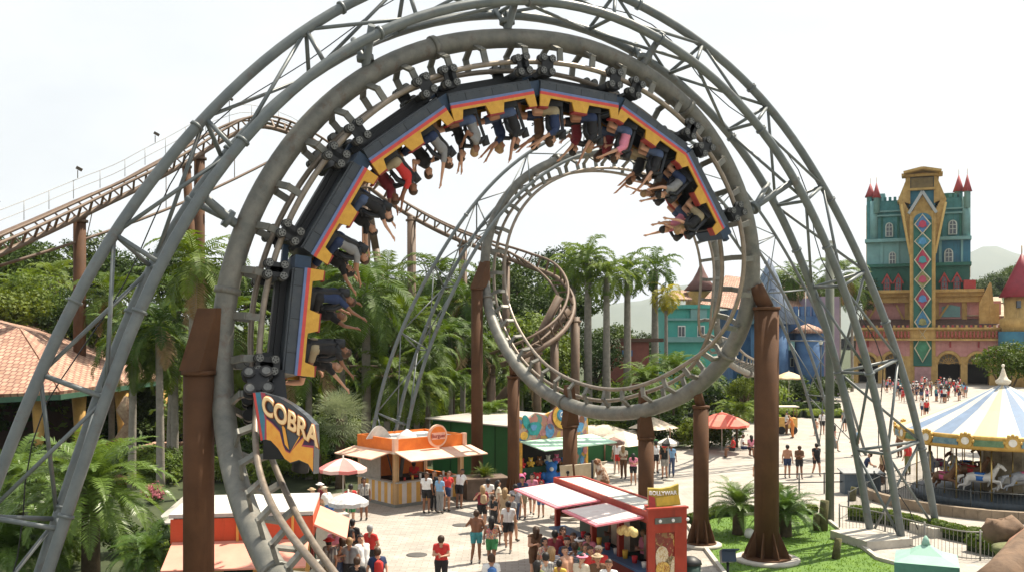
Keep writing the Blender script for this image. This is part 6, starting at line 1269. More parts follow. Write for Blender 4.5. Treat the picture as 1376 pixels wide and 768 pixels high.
# (px, head row, heading (0 = away, 180 = to the viewer), pose, top, bottom, kind, extra, description)
WALKERS = [
 (593, 718, 178, 'hold', 'red', 'black', 'trousers', {}, 'man in a red polo shirt and dark trousers standing alone mid plaza'),
 (640, 685, 185, 'arm', None, 'teal', 'shorts', {}, 'shirtless man in teal shorts walking towards the viewer'),
 (661, 693, 170, 'walk', 'floral', 'green', 'shorts', dict(hair='long', ttype='tank'), 'woman in a patterned orange top and green shorts between two men on the plaza'),
 (683, 673, 175, 'walk', 'white', 'black', 'shorts', {}, 'man in a white shirt and black shorts striding beside the couple on the plaza'),
 (660, 744, 190, 'stand', 'white', 'grey', 'shorts', dict(bag='blue'), 'man in a white shirt cut off by the bottom edge below the couple'),
 (719, 706, 200, 'hold', 'brown', 'black', 'shorts', dict(hair='long', ttype='dress'), 'long haired woman in a dark brown dress left of the stall crowd, reading'),
 (702, 640, 10, 'stand', 'navy', 'khaki', 'shorts', dict(hair='short', bag='navy'), 'person in a navy top with a backpack seen from behind near the plush toys'),
 (715, 636, 350, 'walk', 'pink', 'black', 'shorts', dict(hair='long'), 'woman in a bright pink top beside the mural stall, seen from behind'),
 (727, 646, 5, 'stand', 'blue', 'sky', 'shorts', dict(hair='long', ttype='dress', scale=.86), 'girl in a blue dress walking towards the red stall'),
 (656, 642, 175, 'hold', 'white', 'grey', 'trousers', {}, 'man in a white shirt right in front of the stone planter'),
 (670, 645, 90, 'stand', 'cream', 'brown', 'shorts', dict(hair='long'), 'woman in cream beside the pots right of the planter'),
 (679, 655, 160, 'stand', 'tan', 'tan', 'shorts', dict(hair='long', ttype='dress'), 'woman in a long tan dress between the planter and the brown column'),
 (664, 664, 120, 'hold', 'black', 'black', 'trousers', dict(scale=.9), 'small dark dressed person standing before the planter'),
 (573, 634, 350, 'stand', 'white', 'black', 'shorts', dict(hair='long'), 'woman in white top and black shorts at the kiosk counter, leftmost of the queue'),
 (583, 632, 330, 'stand', 'black', 'black', 'trousers', {}, 'person all in black at the kiosk counter, second of the queue'),
 (591, 638, 330, 'stand', 'sky', 'grey', 'trousers', dict(scale=.93), 'slight person in pale blue half hidden in the kiosk queue'),
 (600, 632, 340, 'lean', 'red', 'navy', 'shorts', {}, 'man in a dusty red shirt leaning on the orange kiosk counter'),
 (617, 629, 330, 'lean', 'white', 'black', 'shorts', {}, 'person in white at the right end of the orange kiosk counter'),
 (489, 641, 20, 'stand', 'checked', 'black', 'shorts', dict(hair='long', hc=0), 'dark haired woman in checked top and black shorts between rose parasol and kiosk'),
 (498, 705, 150, 'arm', 'red', 'black', 'shorts', dict(hc=3), 'grey haired man in a red shirt, right end of the group on the left plaza'),
 (489, 718, 30, 'lean', 'white', 'white', 'shorts', {}, 'man in a white tee bending over in the left plaza group'),
 (466, 700, 190, 'hold', 'black', 'black', 'shorts', dict(hair='long', ttype='dress'), 'woman in a short black dress in the middle of the left plaza group'),
 (474, 697, 160, 'stand', 'black', 'brown', 'trousers', dict(), 'man in black behind the woman in the black dress'),
 (450, 706, 170, 'hold', 'pink', 'white', 'trousers', dict(hat='pink'), 'person with pink top and pink cap in the left plaza group'),
 (456, 694, 140, 'stand', 'maroon', 'black', 'trousers', {}, 'dark red shirted person at the back of the left plaza group'),
 (480, 748, 180, 'stand', 'black', 'black', 'shorts', dict(scale=.95), 'dark haired child in black at the bottom of the left plaza group'),
 (430, 756, 200, 'stand', 'tan', 'black', 'shorts', {}, 'head of a person at the bottom edge right of the track rail'),
 (443, 652, 60, 'lean', 'white', 'blue', 'trousers', dict(hat='cream'), 'person in white with a cream cap bending under the rose parasol'),
 (431, 648, 120, 'stand', 'maroon', 'khaki', 'shorts', dict(hat='white'), 'maroon shirted person with a white cap left of the rose parasol'),
 (420, 655, 80, 'stand', 'cream', 'brown', 'trousers', dict(hat='tan'), 'cream dressed person with a tan hat just right of the shield nose'),
 (471, 650, 200, 'stand', 'red', 'green', 'shorts', {}, 'person in red in the shade beneath the rose parasol'),
 (741, 734, 185, 'stand', 'striped', 'white', 'shorts', dict(hair='long', ttype='dress'), 'woman in a striped blue and white dress at the bottom of the stall crowd'),
 (764, 734, 20, 'lean', None, 'red', 'shorts', dict(sk=0), 'bare backed man bending at the bottom of the stall crowd'),
 (746, 712, 160, 'stand', 'maroon', 'black', 'trousers', {}, 'dark red shirted man at the left of the stall crowd'),
 (757, 708, 20, 'stand', 'red', 'black', 'trousers', dict(hair='long'), 'woman in red waiting at the left awning of the red stall'),
 (770, 716, 340, 'stand', 'black', 'black', 'trousers', {}, 'man in black queuing under the left awning'),
 (780, 722, 20, 'hold', 'green', 'brown', 'shorts', dict(hat='white'), 'person in green with a white cap in the stall crowd'),
 (790, 716, 10, 'stand', 'pink', 'red', 'shorts', dict(hair='long'), 'woman in pink top between the two awnings of the red stall'),
 (794, 734, 40, 'stand', 'red', 'maroon', 'trousers', {}, 'red shirted person below the near awning of the red stall'),
 (781, 744, 330, 'hold', 'cream', 'brown', 'shorts', dict(hat='pink'), 'cream shirted person with a pink hat low in the stall crowd'),
 (803, 744, 10, 'stand', 'brown', 'black', 'trousers', dict(hat='tan'), 'brown shirted person with a tan hat nearest the stall counter'),
 (752, 752, 150, 'stand', 'yellow', 'black', 'shorts', dict(scale=.85), 'child in a yellow shirt at the bottom edge of the stall crowd'),
 (818, 752, 350, 'stand', 'white', 'navy', 'shorts', {}, 'white shirted person at the bottom edge before the stall counter'),
 (725, 752, 120, 'hold', 'olive', 'black', 'shorts', dict(hair='long'), 'olive shirted woman at the bottom edge left of the stall crowd'),
 (829, 592, 175, 'stand', 'white', 'red', 'shorts', {}, 'person in white top and red shorts under the brown umbrella'),
 (838, 598, 150, 'hold', 'cream', 'brown', 'trousers', dict(hair='long'), 'cream dressed woman beside the brown umbrella'),
 (851, 608, 170, 'hold', 'pink', 'black', 'shorts', dict(hair='long', scale=.92), 'girl in a pink top and black shorts left of the brown column'),
 (881, 592, 200, 'stand', 'white', 'black', 'shorts', {}, 'person in white and black shorts right of the brown column behind the stall'),
 (893, 598, 10, 'stand', 'black', 'checked', 'shorts', dict(hat='red'), 'man in a black top and checked cream shorts with a red hat'),
 (902, 596, 350, 'stand', 'sky', 'denim', 'trousers', {}, 'person in pale blue right behind the man with the red hat'),
 (1058, 597, 178, 'stand', None, 'navy', 'shorts', dict(sk=1), 'shirtless man in navy shorts, left one of three walking on the plaza'),
 (1074, 598, 178, 'hold', 'brown', 'black', 'shorts', dict(sk=2), 'person in brown top and black shorts, middle one of three walking on the plaza'),
 (1097, 595, 182, 'walk', 'black', 'black', 'shorts', dict(bag='black'), 'man in black with a bag, right one of three walking on the plaza'),
 (1105, 552, 175, 'stand', 'white', 'black', 'shorts', {}, 'person in white and black shorts before the clipped hedge'),
 (1096, 562, 175, 'stand', None, 'orange', 'shorts', dict(scale=.72, sk=0), 'bare chested child before the clipped hedge'),
 (1135, 549, 10, 'stand', 'grey', 'black', 'shorts', {}, 'person in grey top walking away just left of the arch legs'),
 (1065, 556, 90, 'lean', 'orange', 'orange', 'trousers', {}, 'orange dressed seller at the yellow food cart'),
 (1057, 553, 270, 'stand', 'white', 'brown', 'trousers', {}, 'white shirted customer at the yellow food cart'),
 (1240, 534, 180, 'stand', 'white', 'navy', 'shorts', {}, 'person in white on the plaza just above the carousel tent, left of a pair'),
 (1245, 536, 178, 'stand', 'red', 'black', 'shorts', dict(hat='white'), 'person in red with a white cap above the carousel tent, right of a pair'),
 (1220, 594, 20, 'stand', 'red', 'olive', 'trousers', {}, 'person in a bright red top and olive trousers between the outer arch legs'),
 (1209, 576, 20, 'stand', 'brown', 'brown', 'trousers', dict(sk=2), 'brown clad person standing beside the outer right arch leg'),
 (1162, 606, 250, 'lean', 'navy', 'black', 'trousers', {}, 'person in navy leaning on the grey counter behind the arch legs'),
 (1186, 604, 90, 'stand', 'tan', 'brown', 'trousers', {}, 'tan shirted person behind the right arch legs'),
 (985, 585, 90, 'sit', 'red', 'black', 'shorts', dict(), 'person in red seated beside the coral parasol'),
 (998, 583, 260, 'sit', 'white', 'navy', 'shorts', dict(), 'person in white seated right of the coral parasol'),
 (1009, 584, 200, 'sit', 'pink', 'black', 'shorts', dict(hair='long'), 'person in pink seated beside the thick right column'),
]
for px, hd_, ang_, pose, top_, bot_, bt2, ex_, ds in WALKERS:
    ex_ = dict(ex_); sc_ = ex_.get('scale', 1.0)
    person(pose, at_ground(px, hd_, ang_, sc_, sit=pose == 'sit'), ds, top_, bot_, btype=bt2, **ex_)
MORE = [
 (733, 722, 30, 'hold', 'floral', 'denim', 'shorts', dict(hair='long'), 'woman in a flowered top at the left edge of the stall crowd'),
 (772, 728, 200, 'arm', 'striped', 'black', 'shorts', {}, 'man in a striped tee raising a hand in the stall crowd'),
 (762, 722, 350, 'stand', 'navy', 'khaki', 'shorts', dict(bag='red'), 'person in navy with a red backpack in the stall crowd'),
 (786, 730, 320, 'hold', 'teal', 'black', 'shorts', dict(hair='long'), 'teal shirted woman in the middle of the stall crowd'),
 (808, 733, 10, 'lean', 'red', 'denim', 'shorts', dict(hat='cream'), 'red shirted person with a cream cap leaning on the stall counter'),
 (733, 742, 190, 'walk', 'checked', 'black', 'shorts', {}, 'person in a checked shirt walking out of the stall crowd'),
 (507, 735, 200, 'stride', 'navy', 'khaki', 'shorts', dict(bag='red'), 'person in navy with a red bag walking off the left plaza group'),
 (459, 720, 210, 'hold', 'floral', 'denim', 'trousers', dict(hair='long'), 'woman in a flowered blouse in front of the black dress'),
 (470, 722, 170, 'arm', 'grey', 'black', 'shorts', {}, 'grey shirted man in the middle of the left plaza group'),
 (443, 722, 150, 'stand', 'checked', 'khaki', 'shorts', dict(hat='red'), 'person in a checked shirt and red cap in the left plaza group'),
 (692, 650, 200, 'stride', 'striped', 'denim', 'trousers', {}, 'person in a striped tee walking beside the green corner column'),
 (648, 652, 200, 'arm', 'maroon', 'black', 'shorts', dict(hair='long', bag='tan'), 'woman in maroon with a tan bag left of the planter group'),
 (687, 664, 320, 'stride', 'grey', 'khaki', 'shorts', dict(bag='black'), 'man in grey with a black backpack walking towards the mural stall'),
 (1150, 575, 40, 'stride', 'sky', 'khaki', 'shorts', dict(bag='navy'), 'person in pale blue with a navy backpack beyond the arch legs'),
 (1020, 612, 200, 'stride', 'teal', 'denim', 'trousers', {}, 'person in teal just left of the thick right column'),
 (1120, 570, 220, 'walk', 'floral', 'white', 'shorts', dict(hair='long'), 'woman in a flowered top left of the tall mossy pole'),
]
for px, hd_, ang_, pose, top_, bot_, bt2, ex_, ds in MORE:
    ex_ = dict(ex_); person(pose, at_ground(px, hd_, ang_), ds, top_, bot_, btype=bt2, **ex_)
# stall keepers
for M_, lb, tp in ((Matrix.Translation(V((P(556, 640, 43.4).x, 43.6, .05))) @ Matrix.Rotation(R(165), 4, 'Z'), 'red shirted seller inside the orange kiosk', 'red'), (Matrix.Translation(pr(1.7, .75, .05)) @ Matrix.Rotation(R(120), 4, 'Z'), 'seller in a pale red shirt inside the red stall', 'pink'), (Matrix.Translation(pr(3.9, .8, .05)) @ Matrix.Rotation(R(120), 4, 'Z'), 'second seller in brown inside the far half of the red stall', 'brown')):
    person('hold', M_, lb, tp, 'black')
# crowd in front of the castle arches
cr2 = random.Random(5); tops = ['white', 'red', 'sky', 'navy', 'pink', 'black', 'grey', 'white', 'cream', 'teal']; bots = ['black', 'navy', 'khaki', 'denim', 'red', 'grey']
spots = []
while len(spots) < 62:
    px = cr2.choice((cr2.gauss(1215, 18), cr2.uniform(1190, 1300), cr2.gauss(1265, 22))); fy = cr2.uniform(521, 541) if px > 1195 else cr2.uniform(519, 530)
    if px < 1182 or px > 1318: continue
    g = G(px, fy)
    if all((g-s).length > .75 for s in spots): spots.append(g)
for g in sorted(spots, key=lambda g: g.x/g.y):
    px = CX+F*g.x/g.y; near = 'before the left castle arches' if px < 1222 else 'below the diamond pilaster' if px < 1257 else 'before the right castle arches'
    t_, b_, h_ = cr2.choice(tops), cr2.choice(bots), cr2.choice((None, None, 'white', 'red', 'black'))
    tall = 'in the far row' if g.y > 120 else 'in the near row'
    lb = f"{t_} top, {b_} shorts, "+(f"{h_} cap" if h_ else 'no cap')+f", visitor {near}, {tall[7:]}"
    person(cr2.choice(('stand', 'hold', 'walk', 'arm')), Matrix.Translation(g) @ Matrix.Rotation(cr2.uniform(0, 6.28), 4, 'Z'), lb, t_, b_, group='crowd before the castle hotel', hat=h_, hair=cr2.choice(('short', 'long')), bag=cr2.choice((None, 'red', None, 'pink')), scale=cr2.uniform(.9, 1.05))
# riders
rtop = [['black', 'black', 'navy', 'black'], ['grey', 'black', 'black', 'black'], ['red', 'maroon', 'grey', 'black'], ['grey', 'black', 'black', 'navy'], ['navy', 'brown', 'black', 'maroon'], ['pink', 'maroon', 'black', 'black'], ['grey', 'brown', 'black', 'pink']]
cname = ['front car', 'second car', 'third car', 'fourth car', 'fifth car', 'sixth car', 'last car']; sname = ['front row, near seat', 'front row, far seat', 'back row, near seat', 'back row, far seat']
rpose = ['ride_up', 'ride_fwd', 'ride_wide', 'ride_one', 'ride_fwd', 'ride_up', 'ride_grip']
SC = 1.08
for k, (c, M) in enumerate(cars):
    for j, (sx, sy) in enumerate(SEATS):
        # car y<0 is the side towards the viewer when forward is left
        st_ = (.16 if k < 3 else .06)*(1 if sy < 0 else -1)
        ML = M @ Matrix.Translation((sx+.06-st_, sy*1.08, 1.10)) @ Matrix.Rotation(R(-90+YAW+(14 if k < 3 else 0)), 4, 'Z')
        far_ = 'near' if sy > 0 else 'far'
        tp = rtop[k][j]; ps = rpose[(k*2+j*3) % 7] if not (k in (0, 1) and j in (0, 2)) else ['ride_fwd', 'ride_up'][j//2]
        row = 'front row' if sx > 0 else 'back row'; sid = 'near seat' if px_of(M @ V((sx, sy, 1)))[0] is not None and (M @ V((0, sy, 0))).y < (M @ V((0, -sy, 0))).y else 'far seat'
        arms = {'ride_up': 'arms thrown up', 'ride_fwd': 'arms stretched out', 'ride_grip': 'gripping the restraint', 'ride_one': 'one arm raised', 'ride_wide': 'arms spread'}[ps]
        person(ps, ML, f'rider in {tp} shirt, {arms}, {row} {sid} of the {cname[k]}', tp, prn.choice(['black', 'denim', 'khaki', 'navy']), hair='long' if (k*5+j*3) % 4 == 0 else 'short', group='riders on the looping train', scale=1.17)
# ================================================================== VEGETATION
lf_palm = leafmat('palm_leaf', (.025, .060, .008), (.105, .165, .020), .22, 1.2, .30)
lf_royal = leafmat('royal_palm_leaf', (.04, .085, .010), (.13, .20, .024), .28, 1.2, .25)
lf_cyc = leafmat('cycad_leaf', (.05, .10, .02), (.11, .185, .035), .25, 1.5, .2, rough=.35)
lf_dark = leafmat('dark_broadleaf', (.011, .030, .004), (.045, .085, .010), .18, .7, .35)
lf_mid = leafmat('mid_broadleaf', (.025, .055, .006), (.09, .14, .014), .22, .7, .4)
lf_lime = leafmat('lime_leaf', (.08, .14, .018), (.17, .22, .04), .35, .9, .25)
lf_silver = leafmat('silver_fan_leaf', (.13, .17, .09), (.26, .30, .17), .25, 2.0, .1)
lf_yell = leafmat('yellowing_palm_leaf', (.22, .22, .03), (.38, .34, .05), .35, 1.2, .1)
bark = mat('grey_palm_bark', (.17, .155, .13), .9, 0, .3, 3, (.30, .27, .23), bump=.7, bscale=14); barkd = mat('dark_trunk_bark', (.05, .035, .02), .95, 0, .3, 3, (.11, .08, .05), bump=.8, bscale=10)
vr = random.Random(99)
def arrmesh(name, vs, fs, m):
    me = bpy.data.meshes.new(name); me.from_pydata(vs, [], fs); me.materials.append(m); me.polygons.foreach_set('use_smooth', [False]*len(fs)); return me
def fronds(nf, Lf, el0, el1, droop, nl, ll, lw, rr, hang=.35, keel=.5, stemr=.02, twist=.0):
    """palm crown: nf arching fronds each with nl pairs of leaflets"""
    vs = []; fs = []
    for k in range(nf):
        az = k*2.39996+rr.uniform(-.2, .2); t0 = (k+.5)/nf; el = el0+(el1-el0)*(t0**.9)+rr.uniform(-.12, .12); L_ = Lf*rr.uniform(.85, 1.1); dr = droop*rr.uniform(.7, 1.3)
        h = V((math.cos(az), math.sin(az), 0)); pts = []; p = V((0, 0, 0)); a = el; st = L_/12
        for i in range(13): pts.append(p.copy()); p = p+(h*math.cos(a)+V((0, 0, 1))*math.sin(a))*st; a -= dr/12*(1+i*.12)
        sd = V((-h.y, h.x, 0))
        for i in range(12):                                      # rachis
            w0, w1 = stemr*(1-i/13), stemr*(1-(i+1)/13); b = len(vs); vs += [pts[i]-sd*w0, pts[i]+sd*w0, pts[i+1]+sd*w1, pts[i+1]-sd*w1]; fs.append((b, b+1, b+2, b+3))
        for i in range(nl):
            t = .14+.86*(i+.5)/nl; x = t*12; j = min(11, int(x)); c = pts[j].lerp(pts[j+1], x-j); T = (pts[j+1]-pts[j]).normalized(); up = sd.cross(T)*-1
            if up.z < 0: up = -up
            lz = ll*math.sin(math.pi*min(.97, t*.86+.12))*rr.uniform(.85, 1.12)
            for q in (-1, 1):
                d = (sd*q*.85+T*.55+up*keel*rr.uniform(.2, 1)).normalized(); e = (d-V((0, 0, hang*rr.uniform(.8, 1.6)))).normalized()
                m1 = c+d*lz*.45; m2 = m1+e*lz*.55; b = len(vs); ww = T*lw*.5
                vs += [c-ww*.5, c+ww*.5, m1+ww, m1-ww, m2]; fs += [(b, b+1, b+2, b+3), (b+3, b+2, b+4)]
    return [tuple(v) for v in vs], fs
def fanhead(nf, pet, rad, nl, rr, lo=-.9, hi=1.45):
    vs = []; fs = []
    for k in range(nf):
        az = k*2.39996; el = lo+(hi-lo)*((k+.5)/nf)+rr.uniform(-.1, .1); h = V((math.cos(az)*math.cos(el), math.sin(az)*math.cos(el), math.sin(el))); c = h*pet*rr.uniform(.8, 1.1); sd = h.cross(V((0, 0, 1))).normalized(); up = sd.cross(h)
        b = len(vs); vs += [-sd*.012, sd*.012, c+sd*.012, c-sd*.012]; fs.append((b, b+1, b+2, b+3))
        for i in range(nl):
            a = (i/(nl-1)-.5)*4.4; d = (h*math.cos(a)+sd*math.sin(a)+up*.15*rr.uniform(-1, 1)).normalized(); w_ = (sd*math.cos(a)-h*math.sin(a))*.016; e = c+d*rad*.6; f_ = c+d*rad*rr.uniform(.9, 1.1)-V((0, 0, .12*rad)); b = len(vs)
            vs += [c, e-w_, e+w_, f_]; fs += [(b, b+1, b+2), (b+1, b+3, b+2)]
    return [tuple(v) for v in vs], fs
def leafclump(nl, size, lobes, rr, hang=0.0, aspect=.5):
    """leaves spread through the outer volume of a set of lobes (centre, radius triple)"""
    vs = []; fs = []; tot = sum(l[1][0]*l[1][2] for l in lobes)
    for c, rd_ in lobes:
        n_ = max(4, int(nl*rd_[0]*rd_[2]/tot))
        # twigs of leaves: sub-clumps near the lobe surface
        for _ in range(max(2, n_//9)):
            u = V((rr.gauss(0, 1), rr.gauss(0, 1), rr.gauss(0, 1))).normalized(); q = rr.uniform(.62, 1.05); cc_ = V(c)+V((u.x*rd_[0], u.y*rd_[1], u.z*rd_[2]))*q
            for _ in range(9):
                p = cc_+V((rr.gauss(0, 1), rr.gauss(0, 1), rr.gauss(0, .7)))*size*1.25; nrm = (u*.8+V((rr.gauss(0, .6), rr.gauss(0, .6), rr.gauss(0, .6)+.35))).normalized()
                t = nrm.orthogonal().normalized(); t = (Matrix.Rotation(rr.uniform(0, 6.28), 3, nrm) @ t); t = (t-V((0, 0, hang))).normalized(); b_ = nrm.cross(t).normalized(); s = size*rr.uniform(.6, 1.25); k = len(vs)
                vs += [p-t*s, p+b_*s*aspect, p+t*s, p-b_*s*aspect]; fs.append((k, k+1, k+2, k+3))
    return [tuple(v) for v in vs], fs
def lobes_round(rr, n_, r, sq=.8):
    L_ = [((0, 0, 0), (r*.75, r*.75, r*.75*sq))]
    for k in range(n_): a = rr.uniform(0, 6.28); e = rr.uniform(-.5, 1.2); d = r*rr.uniform(.45, .8); q = r*rr.uniform(.28, .5); L_.append(((d*math.cos(a)*math.cos(e), d*math.sin(a)*math.cos(e), d*math.sin(e)*sq), (q, q, q*.8)))
    return L_
# crown meshes (unit sized, shared)
MESH = {}
r_ = random.Random(4)
MESH['coco'] = [arrmesh('crown', *fronds(24, 3.0, 1.35, -.75, 1.25, 26, .78, .10, r_, .5, .3, .04), lf_palm) for _ in range(3)]
lf_dead = mat('dead_frond', (.16, .10, .045), .8, 0, .3, 3, (.30, .21, .10))
def deadlow(me, nf, nl, cnt):
    me.materials.append(lf_dead); per = 12+nl*4
    for k in range(nf-cnt, nf):
        if k % 2 == 0 or cnt < 3:
            for i in range(k*per, (k+1)*per): me.polygons[i].material_index = 1
for me_ in MESH['coco'][:2]: deadlow(me_, 24, 26, 4)
MESH['royal'] = [arrmesh('crown', *fronds(20, 3.4, 1.45, -.55, 1.5, 30, .88, .115, r_, .75, .9, .05), lf_royal) for _ in range(3)]
MESH['royaly'] = [arrmesh('crown', *fronds(18, 3.0, 1.2, -.9, 1.6, 28, .8, .1, r_, .75, .9, .05), lf_yell)]
MESH['cycad'] = [arrmesh('crown', *fronds(46, 1.9, 1.45, .05, .95, 44, .34, .035, r_, .12, .35, .022), lf_cyc) for _ in range(2)]
MESH['bigcycad'] = [arrmesh('crown', *fronds(54, 3.0, 1.45, -.15, 1.15, 56, .55, .045, r_, .28, .45, .03), lf_cyc) for _ in range(2)]
MESH['areca'] = [arrmesh('crown', *fronds(34, 2.6, 1.5, .45, 1.3, 30, .6, .06, r_, .4, .5, .025), lf_royal) for _ in range(2)]
MESH['fan'] = [arrmesh('crown', *fanhead(60, .95, .85, 22, r_), lf_silver)]
MESH['broad'] = [arrmesh('crown', *leafclump(5200, .13, lobes_round(r_, 9, 1.0*3, .8), r_), lf_dark) for _ in range(3)]
MESH['broadm'] = [arrmesh('crown', *leafclump(5200, .15, lobes_round(r_, 8, 3.0, .75), r_), lf_mid) for _ in range(3)]
MESH['lime'] = [arrmesh('crown', *leafclump(4200, .14, lobes_round(r_, 7, 3.0, .8), r_), lf_lime) for _ in range(2)]
MESH['bush'] = [arrmesh('foliage', *leafclump(2400, .075, lobes_round(r_, 6, 1.0, .8), r_), m) for m in (lf_mid, lf_dark, lf_lime)]
MESH['weep'] = [arrmesh('foliage', *leafclump(2600, .10, lobes_round(r_, 6, 1.0, .95), r_, 1.3, .16), m) for m in (lf_mid, lf_palm)]
COUNT = {}
ORD = ['first', 'second', 'third', 'fourth', 'fifth', 'sixth', 'seventh', 'eighth', 'ninth', 'tenth', 'eleventh', 'twelfth', 'thirteenth', 'fourteenth', 'fifteenth', 'sixteenth', 'seventeenth', 'eighteenth', 'nineteenth', 'twentieth']
def plant(name, kind, px, py, D, s, label, cat, trunk=None, tm=bark, lean=0.0, group=None, idx=None, child='crown', sz=1.0, ground=0.0):
    """crown centre at photo pixel (px, py) and distance D; trunk radii (base, top)"""
    c = P(px, py, D); t = thing(name, label, cat, (c.x-lean, D, ground), group=group); k = COUNT.get(kind, 0); COUNT[kind] = k+1; ms_ = MESH[kind]; me = ms_[(k if idx is None else idx) % len(ms_)]
    o = bpy.data.objects.new(child, me); COL.objects.link(o); o.parent = t; o.location = (lean, 0, c.z-ground); o.scale = (s, s, s*sz); o.rotation_euler = (0, 0, vr.uniform(0, 6.28))
    if trunk:
        h = c.z-ground; mb = MB(); n_ = 9; pts = [V((c.x-lean+lean*(i/n_)**1.5, D, ground+h*i/n_)) for i in range(n_+1)]; rr = [trunk[0]+(trunk[1]-trunk[0])*(i/n_)+(.12*trunk[0] if i == 0 else 0) for i in range(n_+1)]
        mb.tube(pts, rr, 12); mb.build('trunk', tm, t)
        if kind in ('royal',): m2 = MB(); m2.tube([V((c.x, D, c.z-1.5)), V((c.x, D, c.z-.1))], [trunk[1]*1.15, trunk[1]*.8], 10); m2.build('crownshaft', mat('green_crownshaft', (.12, .2, .05), .5), t)
        if kind in ('broad', 'broadm', 'lime'):
            for q in range(4): a = q*1.6+vr.uniform(0, 1); m2 = MB(); b0 = V((c.x, D, ground+h*.55)); m2.tube([b0, b0+V((math.cos(a)*s*.9, math.sin(a)*s*.9, h*.22)), b0+V((math.cos(a)*s*1.6, math.sin(a)*s*1.6, h*.4))], [trunk[1]*.8, trunk[1]*.5, trunk[1]*.2], 7); m2.build('limb', tm, t)
    return t
cp_ = 'coconut palm'
PALMS = [ # px, py(crown centre), D, scale, trunk, lean, label
 (262, 352, 44, .92, (.22, .15), .3, 'bushy palm rising right behind the arch legs, left of the thick column'),
 (213, 438, 45.5, .82, (.2, .15), -.1, 'palm with a clean grey trunk, right one of the pair beside the tiled restaurant'),
 (180, 462, 46.5, .80, (.2, .15), .1, 'palm with a clean grey trunk, left one of the pair beside the tiled restaurant'),
 (238, 395, 52, 1.0, (.2, .15), .4, 'dark feathery palm behind the clean trunked pair'),
 (150, 400, 62, 1.0, (.2, .15), 0, 'palm above the ridge of the tiled roof'),
 (492, 395, 52, 1.15, (.28, .2), 0, 'big dark palm right of the lowest riders with a thick grey trunk'),
 (455, 430, 56, 1.0, (.2, .15), -.4, 'palm half hidden behind the lowest riders'),
 (545, 428, 58, .95, (.2, .15), .3, 'palm right of the big dark palm, inside the slim arch legs'),
 (575, 470, 55, .8, (.16, .12), 0, 'low palm behind the slim arch legs'),
 (625, 405, 66, .95, (.2, .15), .2, 'palm just left of the tall brown column'),
 (605, 452, 60, .85, (.2, .15), -.1, 'lower palm left of the tall brown column'),
 (520, 372, 74, 1.0, (.2, .15), .2, 'tall distant palm below the lone track post'),
 (420, 350, 80, 1.0, (.2, .15), 0, 'distant palm seen between the riders of the second car'),
 (70, 372, 78, .9, (.2, .15), 0, 'distant palm left of the post under the lift hill'),
 (1068, 372, 124, 1.2, (.2, .16), 0, 'palm above the pink tiled roof of the blue castle'),
 (1045, 378, 134, 1.1, (.2, .16), 0, 'palm farther left behind the slate cone'),
 (1128, 368, 120, 1.3, (.2, .16), 0, 'palm filling the gap between blue castle and castle hotel'),
 (1145, 385, 126, 1.1, (.2, .16), 0, 'smaller palm touching the left side of the castle hotel'),
 (1098, 390, 128, 1.0, (.2, .16), 0, 'palm over the battlements of the blue castle')]
for px, py, D, s, tr_, ln, lb in PALMS: plant('coconut_palm', 'coco', px, py, D, s*1.15, lb, cp_, tr_, group='feathery palms', lean=ln)
ROY = [(770, 360, 84, .92, 'leftmost royal palm of the grey trunked cluster in the far loop'), (790, 348, 80, .95, 'tallest royal palm in the cluster, second from the left'), (815, 372, 79, .9, 'royal palm with a stout grey trunk, centre of the cluster'), (843, 366, 82, .92, 'royal palm on the right side of the cluster'), (752, 385, 86, .8, 'small royal palm behind the cluster, left edge'),
       (880, 362, 92, 1.0, 'separate royal palm right of the cluster before the turquoise house')]
for px, py, D, s, lb in ROY: plant('royal_palm', 'royal', px, py, D, s, lb, 'royal palm', (.42*s, .26*s), group='royal palms in the far loop')
for px, D, lb in ((786, 83, 'pale grey royal palm trunk'),): pass
plant('yellowing_palm', 'royaly', 895, 395, 90, .85, 'yellowing palm beside the turquoise house', 'palm', (.2, .14))
CYC = [(122, 662, 28.0, .98, 'bigcycad', 'huge feathery cycad at the lower left between the arch legs'), (25, 650, 33, .72, 'bigcycad', 'cycad at the left edge behind the first arch leg'), (18, 742, 27, .7, 'bigcycad', 'cycad in the very bottom left corner'), (200, 748, 25.5, .42, 'bigcycad', 'small cycad below the huge one, beside the thick column'), (70, 720, 30, .6, 'bigcycad', 'dark cycad tucked behind the inner left arch legs'),
       (992, 680, 36.2, .80, 'cycad', 'cycad on the lawn left of the thick right column'), (1056, 690, 35.8, .80, 'cycad', 'cycad on the lawn right of the thick right column'), (1050, 672, 37.6, .6, 'cycad', 'smaller cycad behind the right lawn one')]
for px, py, D, s, kd, lb in CYC:
    plant('cycad', kd, px, py, D, s, lb, 'cycad', (.22*s/.8, .2*s/.8), barkd, group='cycads')
for px, py, D, s, lb in ((905, 505, 70, 1.25, 'large feathery areca clump below the turquoise house'), (868, 518, 68, 1.1, 'areca clump left of the large one below the turquoise house'), (940, 515, 72, 1.0, 'areca clump at the foot of the far loop, right side'), (990, 560, 64, .8, 'areca behind the coral parasol'), (885, 535, 64, .8, 'low areca in front of the large clump'), (430, 600, 47, .8, 'areca behind the rose parasol'), (610, 520, 58, .8, 'areca left of the tall brown column'), (660, 560, 54, .7, 'areca above the green shed roof')):
    plant('areca_palm', 'areca', px, py, D, s, lb, 'areca palm', (.1, .05), barkd, group='areca clumps')
plant('fan_palm', 'fan', 457, 562, 47, .98, 'silvery spiky fan palm behind the rose parasol', 'fan palm', (.24, .2), barkd)
plant('broadleaf_tree', 'broadm', 1352, 485, 62, .66, 'rounded leafy tree above the carousel tent at the right edge', 'tree', (.22, .12), barkd)
